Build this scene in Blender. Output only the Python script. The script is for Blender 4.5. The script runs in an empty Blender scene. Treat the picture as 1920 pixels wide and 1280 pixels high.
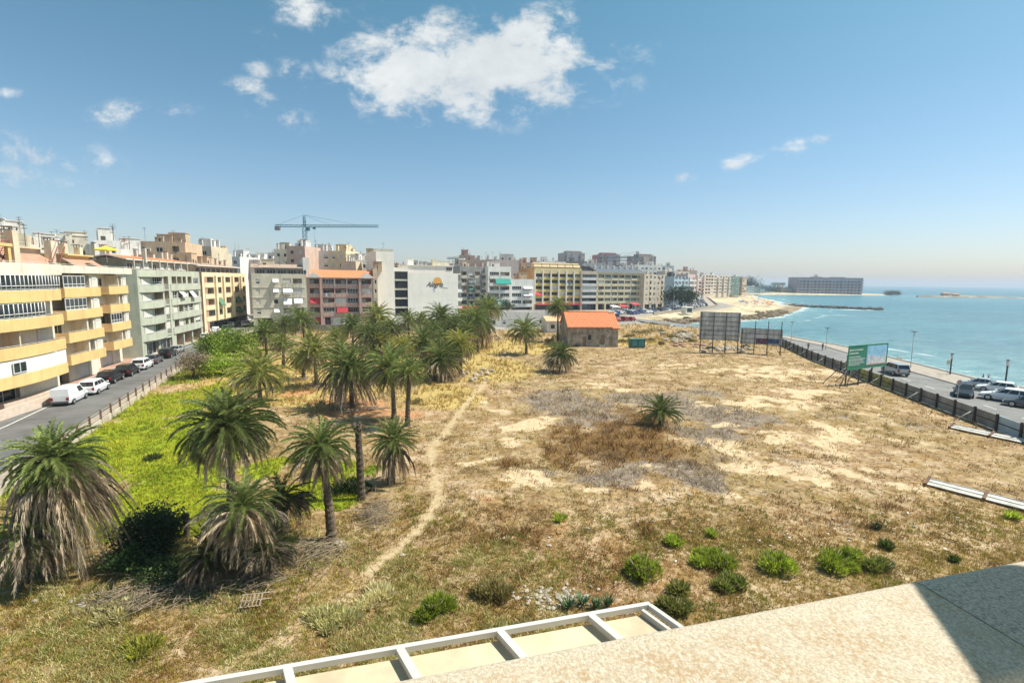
import bpy, bmesh, math, random
import numpy as np
from math import radians, sin, cos, pi, atan2, sqrt
from mathutils import Vector, Matrix

SC = bpy.context.scene
COL = SC.collection
RND = random.Random(7)

# ------------------------------------------------------------------ camera
F, W0, H0 = 930.0, 1920.0, 1280.0
PITCH, ROLL = math.atan(115 / F), 0.012
CAMZ = 14.0
R3 = (Matrix.Rotation(pi / 2 - PITCH, 3, 'X') @ Matrix.Rotation(ROLL, 3, 'Z'))
cam_d = bpy.data.cameras.new("camera")
cam = bpy.data.objects.new("camera", cam_d)
COL.objects.link(cam)
cam.matrix_world = Matrix.Translation((0, 0, CAMZ)) @ R3.to_4x4()
cam_d.sensor_width = 36
cam_d.lens = 36 * F / W0
cam_d.clip_start = 0.05
cam_d.clip_end = 30000
SC.camera = cam

def ray(px, py):
    return R3 @ Vector(((px - W0 / 2) / F, -(py - H0 / 2) / F, -1))
def G(px, py, z=0.0):
    "ground point (plan coordinates) from a survey sight line"
    d = ray(px, py); t = (z - CAMZ) / d.z
    return Vector((d.x * t, d.y * t, z))
def D(px, py, Y):
    d = ray(px, py); t = Y / d.y
    return Vector((d.x * t, Y, CAMZ + d.z * t))

# ------------------------------------------------------------------ numpy noise
_rs = np.random.RandomState(3)
_T = _rs.rand(256, 256)
def vnoise(x, y):
    x = np.asarray(x, float); y = np.asarray(y, float)
    xi = np.floor(x).astype(int); yi = np.floor(y).astype(int)
    fx = x - xi; fy = y - yi
    fx = fx * fx * (3 - 2 * fx); fy = fy * fy * (3 - 2 * fy)
    a = _T[xi & 255, yi & 255]; b = _T[(xi + 1) & 255, yi & 255]
    c = _T[xi & 255, (yi + 1) & 255]; d = _T[(xi + 1) & 255, (yi + 1) & 255]
    return (a * (1 - fx) + b * fx) * (1 - fy) + (c * (1 - fx) + d * fx) * fy
def fbm(x, y, o=4):
    s = 0; a = .5; t = 0
    for i in range(o):
        s = s + a * vnoise(x * 2 ** i + 17.3 * i, y * 2 ** i + 9.1 * i); t += a; a *= .5
    return s / t
def sstep(a, b, x):
    t = np.clip((x - a) / (b - a), 0, 1)
    return t * t * (3 - 2 * t)

# ------------------------------------------------------------------ materials
MATS = {}
def nt(m):
    m.use_nodes = True
    n = m.node_tree.nodes; l = m.node_tree.links
    n.clear()
    out = n.new('ShaderNodeOutputMaterial')
    return n, l, out
def mat(name, col, rough=.8, var=.12, scale=1.2, bump=0.0, bscale=30, metal=0, col2=None, spec=.3, stain=0.0):
    if name in MATS: return MATS[name]
    m = bpy.data.materials.new(name)
    n, l, out = nt(m)
    p = n.new('ShaderNodeBsdfPrincipled')
    l.new(p.outputs[0], out.inputs[0])
    p.inputs['Roughness'].default_value = rough
    p.inputs['Metallic'].default_value = metal
    p.inputs['Specular IOR Level'].default_value = spec
    tc = n.new('ShaderNodeTexCoord')
    nz = n.new('ShaderNodeTexNoise'); nz.inputs['Scale'].default_value = scale; nz.inputs['Detail'].default_value = 6
    nz.inputs['Roughness'].default_value = .65
    l.new(tc.outputs['Object'], nz.inputs['Vector'])
    mx = n.new('ShaderNodeMix'); mx.data_type = 'RGBA'
    c2 = col2 or tuple(c * (1 - 2.2 * var) for c in col)
    mx.inputs[6].default_value = (*[min(1, c * (1 + var * .6)) for c in col], 1)
    mx.inputs[7].default_value = (*c2, 1)
    mr = n.new('ShaderNodeMapRange'); mr.inputs[1].default_value = .35; mr.inputs[2].default_value = .68
    l.new(nz.outputs[0], mr.inputs[0]); l.new(mr.outputs[0], mx.inputs[0])
    last = mx.outputs[2]
    if stain:
        mp = n.new('ShaderNodeMapping'); mp.inputs['Scale'].default_value = (1.3, 1.3, .12)
        l.new(tc.outputs['Object'], mp.inputs[0])
        n2 = n.new('ShaderNodeTexNoise'); n2.inputs['Scale'].default_value = 1.5; n2.inputs['Detail'].default_value = 5
        l.new(mp.outputs[0], n2.inputs['Vector'])
        r2 = n.new('ShaderNodeMapRange'); r2.inputs[1].default_value = .52; r2.inputs[2].default_value = .75; r2.inputs[4].default_value = stain
        l.new(n2.outputs[0], r2.inputs[0])
        m2 = n.new('ShaderNodeMix'); m2.data_type = 'RGBA'; m2.inputs[7].default_value = (.16, .13, .10, 1)
        l.new(r2.outputs[0], m2.inputs[0]); l.new(last, m2.inputs[6]); last = m2.outputs[2]
    l.new(last, p.inputs['Base Color'])
    if bump:
        nb = n.new('ShaderNodeTexNoise'); nb.inputs['Scale'].default_value = bscale; nb.inputs['Detail'].default_value = 4
        l.new(tc.outputs['Object'], nb.inputs['Vector'])
        b = n.new('ShaderNodeBump'); b.inputs['Strength'].default_value = bump; b.inputs['Distance'].default_value = .05
        l.new(nb.outputs[0], b.inputs['Height']); l.new(b.outputs[0], p.inputs['Normal'])
    MATS[name] = m
    return m
def glassmat(name, col, rough=.08):
    if name in MATS: return MATS[name]
    m = mat(name, col, rough, .35, .7, spec=.6)
    return m
def leafmat(name, rough=.5, trans=.25):
    if name in MATS: return MATS[name]
    m = bpy.data.materials.new(name)
    n, l, out = nt(m)
    p = n.new('ShaderNodeBsdfPrincipled'); p.inputs['Roughness'].default_value = rough
    p.inputs['Specular IOR Level'].default_value = .35
    a = n.new('ShaderNodeAttribute'); a.attribute_name = 'Col'
    oi = n.new('ShaderNodeObjectInfo')
    hs = n.new('ShaderNodeHueSaturation')
    mr = n.new('ShaderNodeMapRange'); mr.inputs[3].default_value = .82; mr.inputs[4].default_value = 1.2
    l.new(oi.outputs['Random'], mr.inputs[0]); l.new(mr.outputs[0], hs.inputs['Value'])
    l.new(a.outputs['Color'], hs.inputs['Color'])
    l.new(hs.outputs[0], p.inputs['Base Color'])
    t = n.new('ShaderNodeBsdfTranslucent'); l.new(hs.outputs[0], t.inputs[0])
    mx = n.new('ShaderNodeMixShader'); mx.inputs[0].default_value = trans
    l.new(p.outputs[0], mx.inputs[1]); l.new(t.outputs[0], mx.inputs[2]); l.new(mx.outputs[0], out.inputs[0])
    MATS[name] = m
    return m

# ------------------------------------------------------------------ objects
def setp(o, label=None, cat=None, group=None, kind=None):
    if label: o['label'] = label
    if cat: o['category'] = cat
    if group: o['group'] = group
    if kind: o['kind'] = kind
    return o
def empty(name, loc=(0, 0, 0), rz=0, label=None, cat=None, group=None):
    o = bpy.data.objects.new(name, None); COL.objects.link(o)
    o.empty_display_size = .3
    o.location = loc; o.rotation_euler = (0, 0, rz)
    return setp(o, label, cat, group)
def link(name, me, parent=None, M=None):
    o = bpy.data.objects.new(name, me); COL.objects.link(o)
    if parent is not None: o.parent = parent
    if M is not None: o.matrix_local = M
    return o
def copy_tree(o, parent=None):
    c = o.copy(); COL.objects.link(c); c.parent = parent
    if parent is not None: c.matrix_local = o.matrix_local.copy()
    for ch in list(o.children): copy_tree(ch, c)
    return c

class MB:
    def __init__(s): s.v = []; s.f = []; s.m = []; s.sm = []
    def face(s, pts, m=0, sm=False):
        b = len(s.v); s.v += [tuple(p) for p in pts]; s.f.append(tuple(range(b, b + len(pts)))); s.m.append(m); s.sm.append(sm)
    def box(s, x0, y0, z0, x1, y1, z1, m=0):
        if x0 > x1: x0, x1 = x1, x0
        if y0 > y1: y0, y1 = y1, y0
        if z0 > z1: z0, z1 = z1, z0
        b = len(s.v)
        s.v += [(x0, y0, z0), (x1, y0, z0), (x1, y1, z0), (x0, y1, z0), (x0, y0, z1), (x1, y0, z1), (x1, y1, z1), (x0, y1, z1)]
        for q in ((0, 3, 2, 1), (4, 5, 6, 7), (0, 1, 5, 4), (1, 2, 6, 5), (2, 3, 7, 6), (3, 0, 4, 7)):
            s.f.append(tuple(b + i for i in q)); s.m.append(m); s.sm.append(False)
        return s
    def obox(s, c, ax, ay, az, m=0):
        c = Vector(c); ax = Vector(ax) / 2; ay = Vector(ay) / 2; az = Vector(az) / 2
        b = len(s.v)
        for z in (-1, 1):
            for (x, y) in ((-1, -1), (1, -1), (1, 1), (-1, 1)):
                s.v.append(tuple(c + ax * x + ay * y + az * z))
        for q in ((0, 3, 2, 1), (4, 5, 6, 7), (0, 1, 5, 4), (1, 2, 6, 5), (2, 3, 7, 6), (3, 0, 4, 7)):
            s.f.append(tuple(b + i for i in q)); s.m.append(m); s.sm.append(False)
        return s
    def tube(s, pts, rs, n=8, m=0, cap=True, sm=True):
        pts = [Vector(p) for p in pts]
        if not isinstance(rs, (list, tuple)): rs = [rs] * len(pts)
        b0 = len(s.v)
        for i, p in enumerate(pts):
            t = (pts[min(i + 1, len(pts) - 1)] - pts[max(i - 1, 0)]).normalized()
            u = t.cross(Vector((0, 0, 1)) if abs(t.z) < .9 else Vector((1, 0, 0))).normalized(); w = t.cross(u)
            for k in range(n):
                a = 2 * pi * k / n
                s.v.append(tuple(p + (u * cos(a) + w * sin(a)) * rs[i]))
        for i in range(len(pts) - 1):
            for k in range(n):
                a = b0 + i * n + k; b = b0 + i * n + (k + 1) % n
                s.f.append((a, a + n, b + n, b)); s.m.append(m); s.sm.append(sm)
        if cap:
            s.f.append(tuple(b0 + k for k in range(n))); s.m.append(m); s.sm.append(False)
            e = b0 + (len(pts) - 1) * n
            s.f.append(tuple(e + n - 1 - k for k in range(n))); s.m.append(m); s.sm.append(False)
        return s
    def prism(s, poly, z0, z1, m=0, top=True):
        "poly: CCW list of (x,y)"
        n = len(poly); b = len(s.v)
        s.v += [(p[0], p[1], z0) for p in poly] + [(p[0], p[1], z1) for p in poly]
        for i in range(n):
            j = (i + 1) % n
            s.f.append((b + i, b + j, b + n + j, b + n + i)); s.m.append(m); s.sm.append(False)
        s.f.append(tuple(b + n + i for i in range(n))); s.m.append(m); s.sm.append(False)
        s.f.append(tuple(b + n - 1 - i for i in range(n))); s.m.append(m); s.sm.append(False)
        return s
    def blob(s, c, r, m=0, seed=0, sub=2, amp=.25):
        bm = bmesh.new(); bmesh.ops.create_icosphere(bm, subdivisions=sub, radius=1)
        rr = random.Random(seed); ph = [rr.uniform(0, 6) for _ in range(6)]
        b = len(s.v)
        for v in bm.verts:
            k = 1 + amp * (sin(3 * v.co.x + ph[0]) * cos(2.7 * v.co.y + ph[1]) + .6 * sin(5 * v.co.z + ph[2] + 3 * v.co.x) + rr.uniform(-.3, .3))
            s.v.append((c[0] + v.co.x * k * r[0], c[1] + v.co.y * k * r[1], c[2] + v.co.z * k * r[2]))
        for f in bm.faces:
            s.f.append(tuple(b + v.index for v in f.verts)); s.m.append(m); s.sm.append(False)
        bm.free(); return s
    def mesh(s, name, mats):
        me = bpy.data.meshes.new(name)
        me.from_pydata(s.v, [], s.f)
        me.polygons.foreach_set('material_index', s.m)
        me.polygons.foreach_set('use_smooth', s.sm)
        for m in (mats if isinstance(mats, (list, tuple)) else [mats]): me.materials.append(m)
        me.update()
        return me
    def build(s, name, mats, parent=None, M=None):
        return link(name, s.mesh(name, mats), parent, M)

def mesh_np(name, V, Fc, cols=None, mats=(), smooth=False):
    "V (n,3), Fc (m,k) int, cols (n,3)"
    me = bpy.data.meshes.new(name)
    V = np.ascontiguousarray(V, np.float32); Fc = np.ascontiguousarray(Fc, np.int32)
    n, (m, k) = len(V), Fc.shape
    me.vertices.add(n); me.vertices.foreach_set('co', V.ravel())
    me.loops.add(m * k); me.loops.foreach_set('vertex_index', Fc.ravel())
    me.polygons.add(m); me.polygons.foreach_set('loop_start', np.arange(0, m * k, k, dtype=np.int32))
    me.polygons.foreach_set('loop_total', np.full(m, k, np.int32))
    if smooth: me.polygons.foreach_set('use_smooth', np.ones(m, bool))
    if cols is not None:
        a = me.color_attributes.new('Col', 'FLOAT_COLOR', 'POINT')
        c4 = np.ones((n, 4), np.float32); c4[:, :3] = cols
        a.data.foreach_set('color', c4.ravel())
    for mm in mats: me.materials.append(mm)
    me.update(calc_edges=True); me.validate()
    return me

# ------------------------------------------------------------------ sun, sky
SUN_EL, SUN_AZ = radians(57), radians(8)          # azimuth measured from +X towards +Y
sd = Vector((cos(SUN_EL) * cos(SUN_AZ), cos(SUN_EL) * sin(SUN_AZ), sin(SUN_EL)))
ld = bpy.data.lights.new("sun", 'SUN'); ld.energy = 4.5; ld.angle = radians(.55); ld.color = (1, .94, .84)
lo = bpy.data.objects.new("sun", ld); COL.objects.link(lo)
lo.rotation_euler = sd.to_track_quat('Z', 'Y').to_euler()
lo.location = (40, 0, 60)

w = bpy.data.worlds.new("World"); SC.world = w; w.use_nodes = True
n = w.node_tree.nodes; l = w.node_tree.links; n.clear()
wo = n.new('ShaderNodeOutputWorld'); bg = n.new('ShaderNodeBackground'); l.new(bg.outputs[0], wo.inputs[0])
sky = n.new('ShaderNodeTexSky'); sky.sky_type = 'NISHITA'; sky.sun_disc = False
sky.sun_elevation = SUN_EL; sky.sun_rotation = pi / 2 - SUN_AZ
sky.air_density = 1.0; sky.dust_density = .9; sky.ozone_density = 1.6; sky.altitude = 0
bg.inputs['Strength'].default_value = .058
def math_n(op, a=None, b=None, c=None):
    x = n.new('ShaderNodeMath'); x.operation = op
    for i, q in enumerate((a, b, c)):
        if q is None: continue
        if isinstance(q, (int, float)): x.inputs[i].default_value = q
        else: l.new(q, x.inputs[i])
    return x.outputs[0]
tc = n.new('ShaderNodeTexCoord'); sep = n.new('ShaderNodeSeparateXYZ'); l.new(tc.outputs['Generated'], sep.inputs[0])
X, Y, Z = sep.outputs
# cloud layer: directions as azimuth / elevation (tangents)
U = math_n('DIVIDE', X, math_n('MAXIMUM', Y, .05)); V_ = math_n('DIVIDE', Z, math_n('MAXIMUM', Y, .05))
nzv = n.new('ShaderNodeCombineXYZ'); l.new(U, nzv.inputs[0]); l.new(math_n('MULTIPLY', V_, 1.5), nzv.inputs[1])
def noise(scale, detail, rough=.6, dist=0):
    q = n.new('ShaderNodeTexNoise'); q.inputs['Scale'].default_value = scale; q.inputs['Detail'].default_value = detail
    q.inputs['Roughness'].default_value = rough; q.inputs['Distortion'].default_value = dist
    l.new(nzv.outputs[0], q.inputs['Vector']); return q.outputs[0]
fine = noise(11, 14, .66, .25); fine2 = noise(4.2, 8, .62, .15)
CL = [  # px, py, rx, ry, rot(deg), weight
    (895, 128, 165, 62, -3, 1.7), (760, 182, 88, 26, 10, 1.15), (820, 92, 70, 28, 0, .9), (1090, 122, 52, 17, 0, .95), (690, 190, 50, 16, 12, .8),
    (1065, 45, 85, 36, 20, .5), (580, 30, 70, 30, 15, .55), (515, 205, 60, 24, 20, .72), (480, 128, 34, 15, 30, .55),
    (465, 160, 46, 14, 0, .55), (555, 140, 34, 24, 20, .55), (235, 212, 95, 18, -6, .58), (70, 278, 130, 26, 12, .6),
    (40, 335, 160, 26, 8, .42), (1390, 303, 190, 12, -15, .48), (1530, 262, 100, 10, -12, .42), (500, 70, 40, 20, 10, .45),
    (10, 175, 40, 9, 0, .4), (940, 12, 60, 14, 10, .4), (730, 20, 60, 20, 10, .3)]
dens = None
for (px, py, rx, ry, rot, wt) in CL:
    d0 = ray(px, py); u0, v0 = d0.x / d0.y, d0.z / d0.y
    k = 1 / F / max(.2, 1)
    a = radians(-rot); rx *= k * 1.12; ry *= k * 1.12
    du = math_n('SUBTRACT', U, u0); dv = math_n('SUBTRACT', V_, v0)
    p = math_n('DIVIDE', math_n('ADD', math_n('MULTIPLY', du, cos(a)), math_n('MULTIPLY', dv, sin(a))), rx)
    q = math_n('DIVIDE', math_n('SUBTRACT', math_n('MULTIPLY', dv, cos(a)), math_n('MULTIPLY', du, sin(a))), ry)
    r2 = math_n('ADD', math_n('MULTIPLY', p, p), math_n('MULTIPLY', q, q))
    g = math_n('MULTIPLY', math_n('EXPONENT', math_n('MULTIPLY', r2, -.75)), wt)
    dens = g if dens is None else math_n('MAXIMUM', dens, g)
e1 = math_n('MULTIPLY', math_n('SUBTRACT', fine, .5), 4.6)
e2 = math_n('MULTIPLY', math_n('SUBTRACT', fine2, .5), 2.4)
dd = math_n('ADD', dens, math_n('MULTIPLY', math_n('ADD', e1, e2), math_n('MINIMUM', math_n('MULTIPLY', dens, 2.2), 1)))
mr = n.new('ShaderNodeMapRange'); mr.interpolation_type = 'SMOOTHSTEP'
mr.inputs[1].default_value = .22; mr.inputs[2].default_value = 1.35; mr.inputs[4].default_value = .95
l.new(dd, mr.inputs[0])
fr = n.new('ShaderNodeMapRange'); fr.inputs[1].default_value = .02; fr.inputs[2].default_value = .06
l.new(Y, fr.inputs[0])
cover = math_n('MULTIPLY', mr.outputs[0], fr.outputs[0])
tint = n.new('ShaderNodeMix'); tint.data_type = 'RGBA'; tint.blend_type = 'MULTIPLY'; tint.inputs[0].default_value = 1
tg = n.new('ShaderNodeMapRange'); tg.inputs[1].default_value = 0.0; tg.inputs[2].default_value = .48
l.new(Z, tg.inputs[0])
tcx = n.new('ShaderNodeMix'); tcx.data_type = 'RGBA'; tcx.inputs[6].default_value = (1.36, 1.33, 1.46, 1); tcx.inputs[7].default_value = (.90, 1.46, 1.30, 1)
l.new(tg.outputs[0], tcx.inputs[0]); l.new(tcx.outputs[2], tint.inputs[7])
l.new(sky.outputs[0], tint.inputs[6])
cm = n.new('ShaderNodeMix'); cm.data_type = 'RGBA'
cc = n.new('ShaderNodeMix'); cc.data_type = 'RGBA'
cc.inputs[6].default_value = (6.6, 7.2, 7.6, 1); cc.inputs[7].default_value = (9.0, 9.3, 9.3, 1)
csh = n.new('ShaderNodeMapRange'); csh.inputs[1].default_value = .38; csh.inputs[2].default_value = .6; l.new(fine2, csh.inputs[0]); l.new(csh.outputs[0], cc.inputs[0])
l.new(cover, cm.inputs[0]); l.new(tint.outputs[2], cm.inputs[6]); l.new(cc.outputs[2], cm.inputs[7])
l.new(cm.outputs[2], bg.inputs[0])

SC.view_settings.view_transform = 'Standard'
SC.view_settings.look = 'None'
SC.view_settings.exposure = 0.75
SC.view_settings.gamma = 1
SC.cycles.use_denoising = True
SC.cycles.max_bounces = 6
SC.cycles.volume_bounces = 0
SC.cycles.transparent_max_bounces = 16
# ================================================================== GROUND, SEA, ROADS
SEA_Z = -2.5
LAND = np.array([(74,-150),(78,-20),(80,40),(81.5,79),(81.5,90),(82.5,112),(81,125),(78.7,135),(75,143),(68,152),(60,165),(55,175),
 (56,186),(65,196),(80,207),(103,219),(130,245),(158,283),(180,312),(191,330),(202,345),(207,357),(205,375),(212,400),(235,437),(264,523),(300,620),
 (334,700),(380,725),(480,745),(570,765),(600,778),(602,795),(560,830),(480,880),(300,1100),(0,1500),(-600,2000),(-3000,2500),
 (-3000,-300),(74,-300)], float)
def inpoly(P, x, y):
    r = np.zeros(np.shape(x), bool); m = len(P)
    for i in range(m):
        x0, y0 = P[i]; x1, y1 = P[(i + 1) % m]
        if y0 == y1: continue
        c = ((y0 > y) != (y1 > y)) & (x < (x1 - x0) * (y - y0) / (y1 - y0) + x0)
        r ^= c
    return r
def pdist(P, x, y, close=False):
    d = np.full(np.shape(x), 1e9); m = len(P)
    for i in range(m if close else m - 1):
        ax, ay = P[i]; bx, by = P[(i + 1) % m]
        ex, ey = bx - ax, by - ay; L = ex * ex + ey * ey + 1e-9
        t = np.clip(((x - ax) * ex + (y - ay) * ey) / L, 0, 1)
        d = np.minimum(d, np.hypot(x - ax - t * ex, y - ay - t * ey))
    return d
def sdist(x, y):
    d = pdist(LAND, x, y, True)
    return np.where(inpoly(LAND, x, y), d, -d)
FENCE_L = [(-24, 8), (-32, 29), (-39.5, 47.8), (-50.7, 75.9), (-61, 107), (-66.5, 125)]
FENCE_R = [(38, 3), (43, 26), (47.4, 47), (55.5, 90), (62, 114)]
LOT = np.array([(-24, 8)] + FENCE_L[1:] + [(-66, 130), (-40, 131), (-8, 134), (-2, 140), (20, 150), (30, 158), (52, 170), (60, 165), (75, 143), (70, 128), (62, 114)] + FENCE_R[::-1][1:] + [(38, -12), (-30, -12)], float)

BLOBS = {k: [] for k in ('green', 'bare', 'brown', 'grey', 'orange', 'gold', 'lush')}
def blob(kind, px, py, rx, ry, wt=1.0):
    c = G(px, py); d = c.y
    a = G(px, py - ry * .5).y - G(px, py + ry * .5).y
    BLOBS[kind].append((c.x, c.y, max(.3, rx / F * d), max(.3, a), wt))
for b in [(100, 850, 150, 60), (30, 900, 120, 60), (260, 830, 120, 80), (270, 930, 110, 75), (350, 745, 80, 38), (230, 1005, 60, 28), (400, 695, 70, 18, .8),
          (450, 660, 60, 10, .8), (330, 870, 90, 60), (580, 935, 90, 40, .85), (640, 880, 60, 30, .6), (500, 880, 60, 30, .8), (370, 960, 80, 40)]:
    blob('green', *b)
for b in [(250, 1000, 60, 30), (200, 780, 60, 18), (330, 705, 60, 15), (580, 960, 50, 20, .6), (700, 890, 40, 20, .7)]:
    blob('lush', *b)
for b in [(650, 765, 90, 18), (560, 740, 50, 12), (1000, 1000, 80, 22, .5), (900, 960, 70, 20, .5), (720, 780, 60, 10, .8), (1350, 830, 60, 25, .4)]:
    blob('orange', *b)
for b in [(600, 700, 250, 50), (560, 745, 140, 30), (830, 745, 90, 30), (900, 690, 110, 25), (960, 650, 90, 14), (1180, 640, 100, 12, .6)]:
    blob('gold', *b)
for b in [(980, 805, 44, 15, 1.3), (1015, 793, 26, 7), (1040, 910, 90, 22, .7), (930, 990, 110, 45, .55), (1010, 920, 30, 12), (1225, 885, 26, 9, 1.2), (1375, 920, 34, 16, 1.2),
          (1240, 940, 60, 20, .8), (1390, 850, 50, 30, .8), (1480, 880, 60, 24, .8), (1560, 820, 160, 40, .62), (1640, 900, 140, 45, .66), (1450, 760, 140, 26, .7),
          (1440, 695, 160, 20, .7), (1270, 690, 150, 14, .45), (1500, 730, 70, 10, 1.1), (1050, 1030, 130, 22, .5), (1220, 990, 30, 10), (1115, 930, 60, 14, .7),
          (920, 760, 50, 20, .7), (910, 850, 50, 20, .5), (1130, 725, 60, 6, .9), (1700, 780, 120, 24, .35), (1820, 860, 80, 30, .3), (1380, 1050, 120, 12, .25), (1340, 790, 50, 10, .7)]:
    blob('bare', *b)
for b in [(1170, 800, 100, 40), (1150, 830, 90, 40, .9), (1080, 840, 60, 30, .7), (1010, 870, 50, 18, .6), (1230, 840, 80, 35, .8), (940, 1015, 70, 22, .9), (1185, 1010, 30, 18, .9),
          (1260, 810, 80, 20, .5), (1185, 935, 30, 15, .8), (870, 700, 40, 10, .4), (1500, 780, 60, 14, .45), (1560, 850, 60, 12, .5), (1000, 1085, 200, 14, .5), (1850, 800, 90, 26, .45), (1620, 960, 150, 24, .35)]:
    blob('brown', *b)
for b in [(1050, 750, 90, 28), (1320, 770, 90, 32), (1340, 820, 60, 30), (1290, 880, 90, 34), (1150, 900, 90, 32), (1200, 860, 90, 40, .8), (1100, 780, 80, 26), (1400, 780, 40, 20, .7), (1300, 740, 70, 16, .7),
          (1720, 800, 60, 14, .4), (1470, 865, 40, 20, .5), (1600, 790, 60, 12, .4), (480, 1075, 180, 26, .5), (330, 1120, 130, 22, .5), (1540, 985, 90, 18, .4), (1200, 750, 60, 16, .8)]:
    blob('grey', *b)
PATH = [tuple(G(*p).xy) for p in [(912, 712), (900, 728), (878, 752), (850, 790), (828, 820), (812, 838), (806, 856), (812, 880), (820, 915), (818, 945), (800, 975), (770, 1005), (735, 1037), (690, 1072)]]
PATH2 = [tuple(G(*p).xy) for p in [(560, 1165), (470, 1225), (400, 1262), (380, 1275)]]
def masks(x, y):
    x = np.asarray(x, float); y = np.asarray(y, float)
    n1 = fbm(x * .18 + 3, y * .18 + 8, 4); n2 = fbm(x * .55 + 31, y * .55 + 5, 4); n3 = fbm(x * 1.6, y * 1.6, 3)
    M = {}
    wx = x + (n1 - .5) * 7 + (n2 - .5) * 2.5; wy = y + (fbm(x * .2 + 50, y * .2, 3) - .5) * 7 + (n3 - .5) * 1.2
    for k, L in BLOBS.items():
        m = np.zeros(x.shape)
        for (cx, cy, rx, ry, wt) in L:
            m = np.maximum(m, wt * np.exp(-(((wx - cx) / rx) ** 2 + ((wy - cy) / ry) ** 2) * .9))
        M[k] = m
    lot = inpoly(LOT, x, y).astype(float)
    ex = pdist(PATH, x + (n2 - .5) * .5, y); ex2 = pdist(PATH2, x, y)
    M['path'] = np.maximum(1 - sstep(.12, .5, ex + (n3 - .5) * .35), .6 * (1 - sstep(.1, .4, ex2)))
    M['green'] = sstep(.3, .62, M['green'] + (n2 - .5) * .5)
    M['lush'] = sstep(.3, .7, M['lush'] + (n2 - .5) * .4)
    M['bare'] = sstep(.30, .85, M['bare'] + (n2 - .5) * 1.3 + (n3 - .5) * .5 + (n1 - .5) * .3) * (1 - M['green'])
    M['brown'] = sstep(.18, .85, M['brown'] + (n2 - .5) * .9)
    M['grey'] = sstep(.15, .85, M['grey'] + (n2 - .5) * .9) * (1 - .6 * M['brown'])
    M['orange'] = sstep(.25, .8, M['orange'] + (n2 - .5) * .5)
    M['gold'] = sstep(.2, .8, M['gold'] + (n1 - .5) * .4)
    M['lot'] = lot
    return M, n1, n2, n3

def shore_w(x, y):
    w_ = np.interp(y, [0, 185, 200, 300, 380, 640, 760], [11, 11, 20, 26, 60, 60, 30])
    return w_
def height(x, y, sdv=None, lot=None):
    sdv = sdist(x, y) if sdv is None else sdv
    lot = inpoly(LOT, x, y) if lot is None else lot
    t = np.clip(sdv / shore_w(x, y), 0, 1)
    z = SEA_Z + 2.5 * t ** .8
    z = np.where(sdv < 0, SEA_Z + np.maximum(sdv * .12, -2.5), z)
    rock = (1 - t) * np.clip(sdv * .6 + 1.5, 0, 1) * sstep(0, .2, t + .3)
    z = z + rock * (fbm(x * .35, y * .35, 5) - .45) * np.where(y < 200, 1.6, .9)
    dl = pdist(LOT, x, y, True)
    k = np.where(lot, sstep(.5, 4, dl), 0)
    z = z + k * ((fbm(x * .12, y * .12, 3) - .5) * .5 + (fbm(x * .8, y * .8, 3) - .5) * .13)
    z = np.where(lot, z, z - .03 * np.clip(t * 3 - 2, 0, 1))
    return z

def axis(parts):
    a = []
    for (s, e, st) in parts: a += list(np.arange(s, e, st))
    a.append(parts[-1][1]); return np.array(a)
gx = axis([(-3000, -400, 200), (-400, -100, 15), (-100, -62, 2), (-62, 66, .42), (66, 90, 1), (90, 330, 6), (330, 700, 20)])
gy = axis([(-300, -20, 40), (-20, 8, 2), (8, 60, .34), (60, 110, .6), (110, 200, 1.6), (200, 450, 5), (450, 900, 12), (900, 2600, 100)])
def grid_mesh(name, gx, gy, zf, cols_f, m):
    X_, Y_ = np.meshgrid(gx, gy); x = X_.ravel(); y = Y_.ravel()
    z, c1 = zf(x, y), cols_f(x, y)
    nx, ny = len(gx), len(gy)
    i, j = np.meshgrid(np.arange(nx - 1), np.arange(ny - 1)); a = (j * nx + i).ravel()
    me = mesh_np(name, np.stack([x, y, z], 1), np.stack([a, a + 1, a + nx + 1, a + nx], 1), None, [m], True)
    for nm, c in c1.items():
        at = me.color_attributes.new(nm, 'FLOAT_COLOR', 'POINT'); at.data.foreach_set('color', np.ascontiguousarray(c, np.float32).ravel())
    return me
def ground_attrs(x, y):
    M, n1, n2, n3 = masks(x, y); sdv = sdist(x, y)
    beach = (sstep(188, 200, y) * (1 - sstep(.75, 1.05, sdv / (shore_w(x, y) + 6)))) * (y < 900)
    rocky = (1 - sstep(.5, 1.0, sdv / (shore_w(x, y)))) * (1 - sstep(188, 205, y))
    rocky = np.maximum(rocky, (1 - sstep(5, 12, sdv)) * sstep(175, 195, y) * (1 - sstep(320, 380, y)))
    scrub = M['lot']
    L = M['lot']
    A = np.stack([M['green'] * L, M['bare'] * L, M['path'] * L, M['lush'] * L], 1)
    B = np.stack([M['brown'] * L, M['grey'] * L, M['orange'] * L, M['gold'] * L], 1)
    C = np.stack([1 - L, beach, rocky, np.ones_like(L)], 1)
    return {'A': A, 'B': B, 'C': C}

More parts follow.
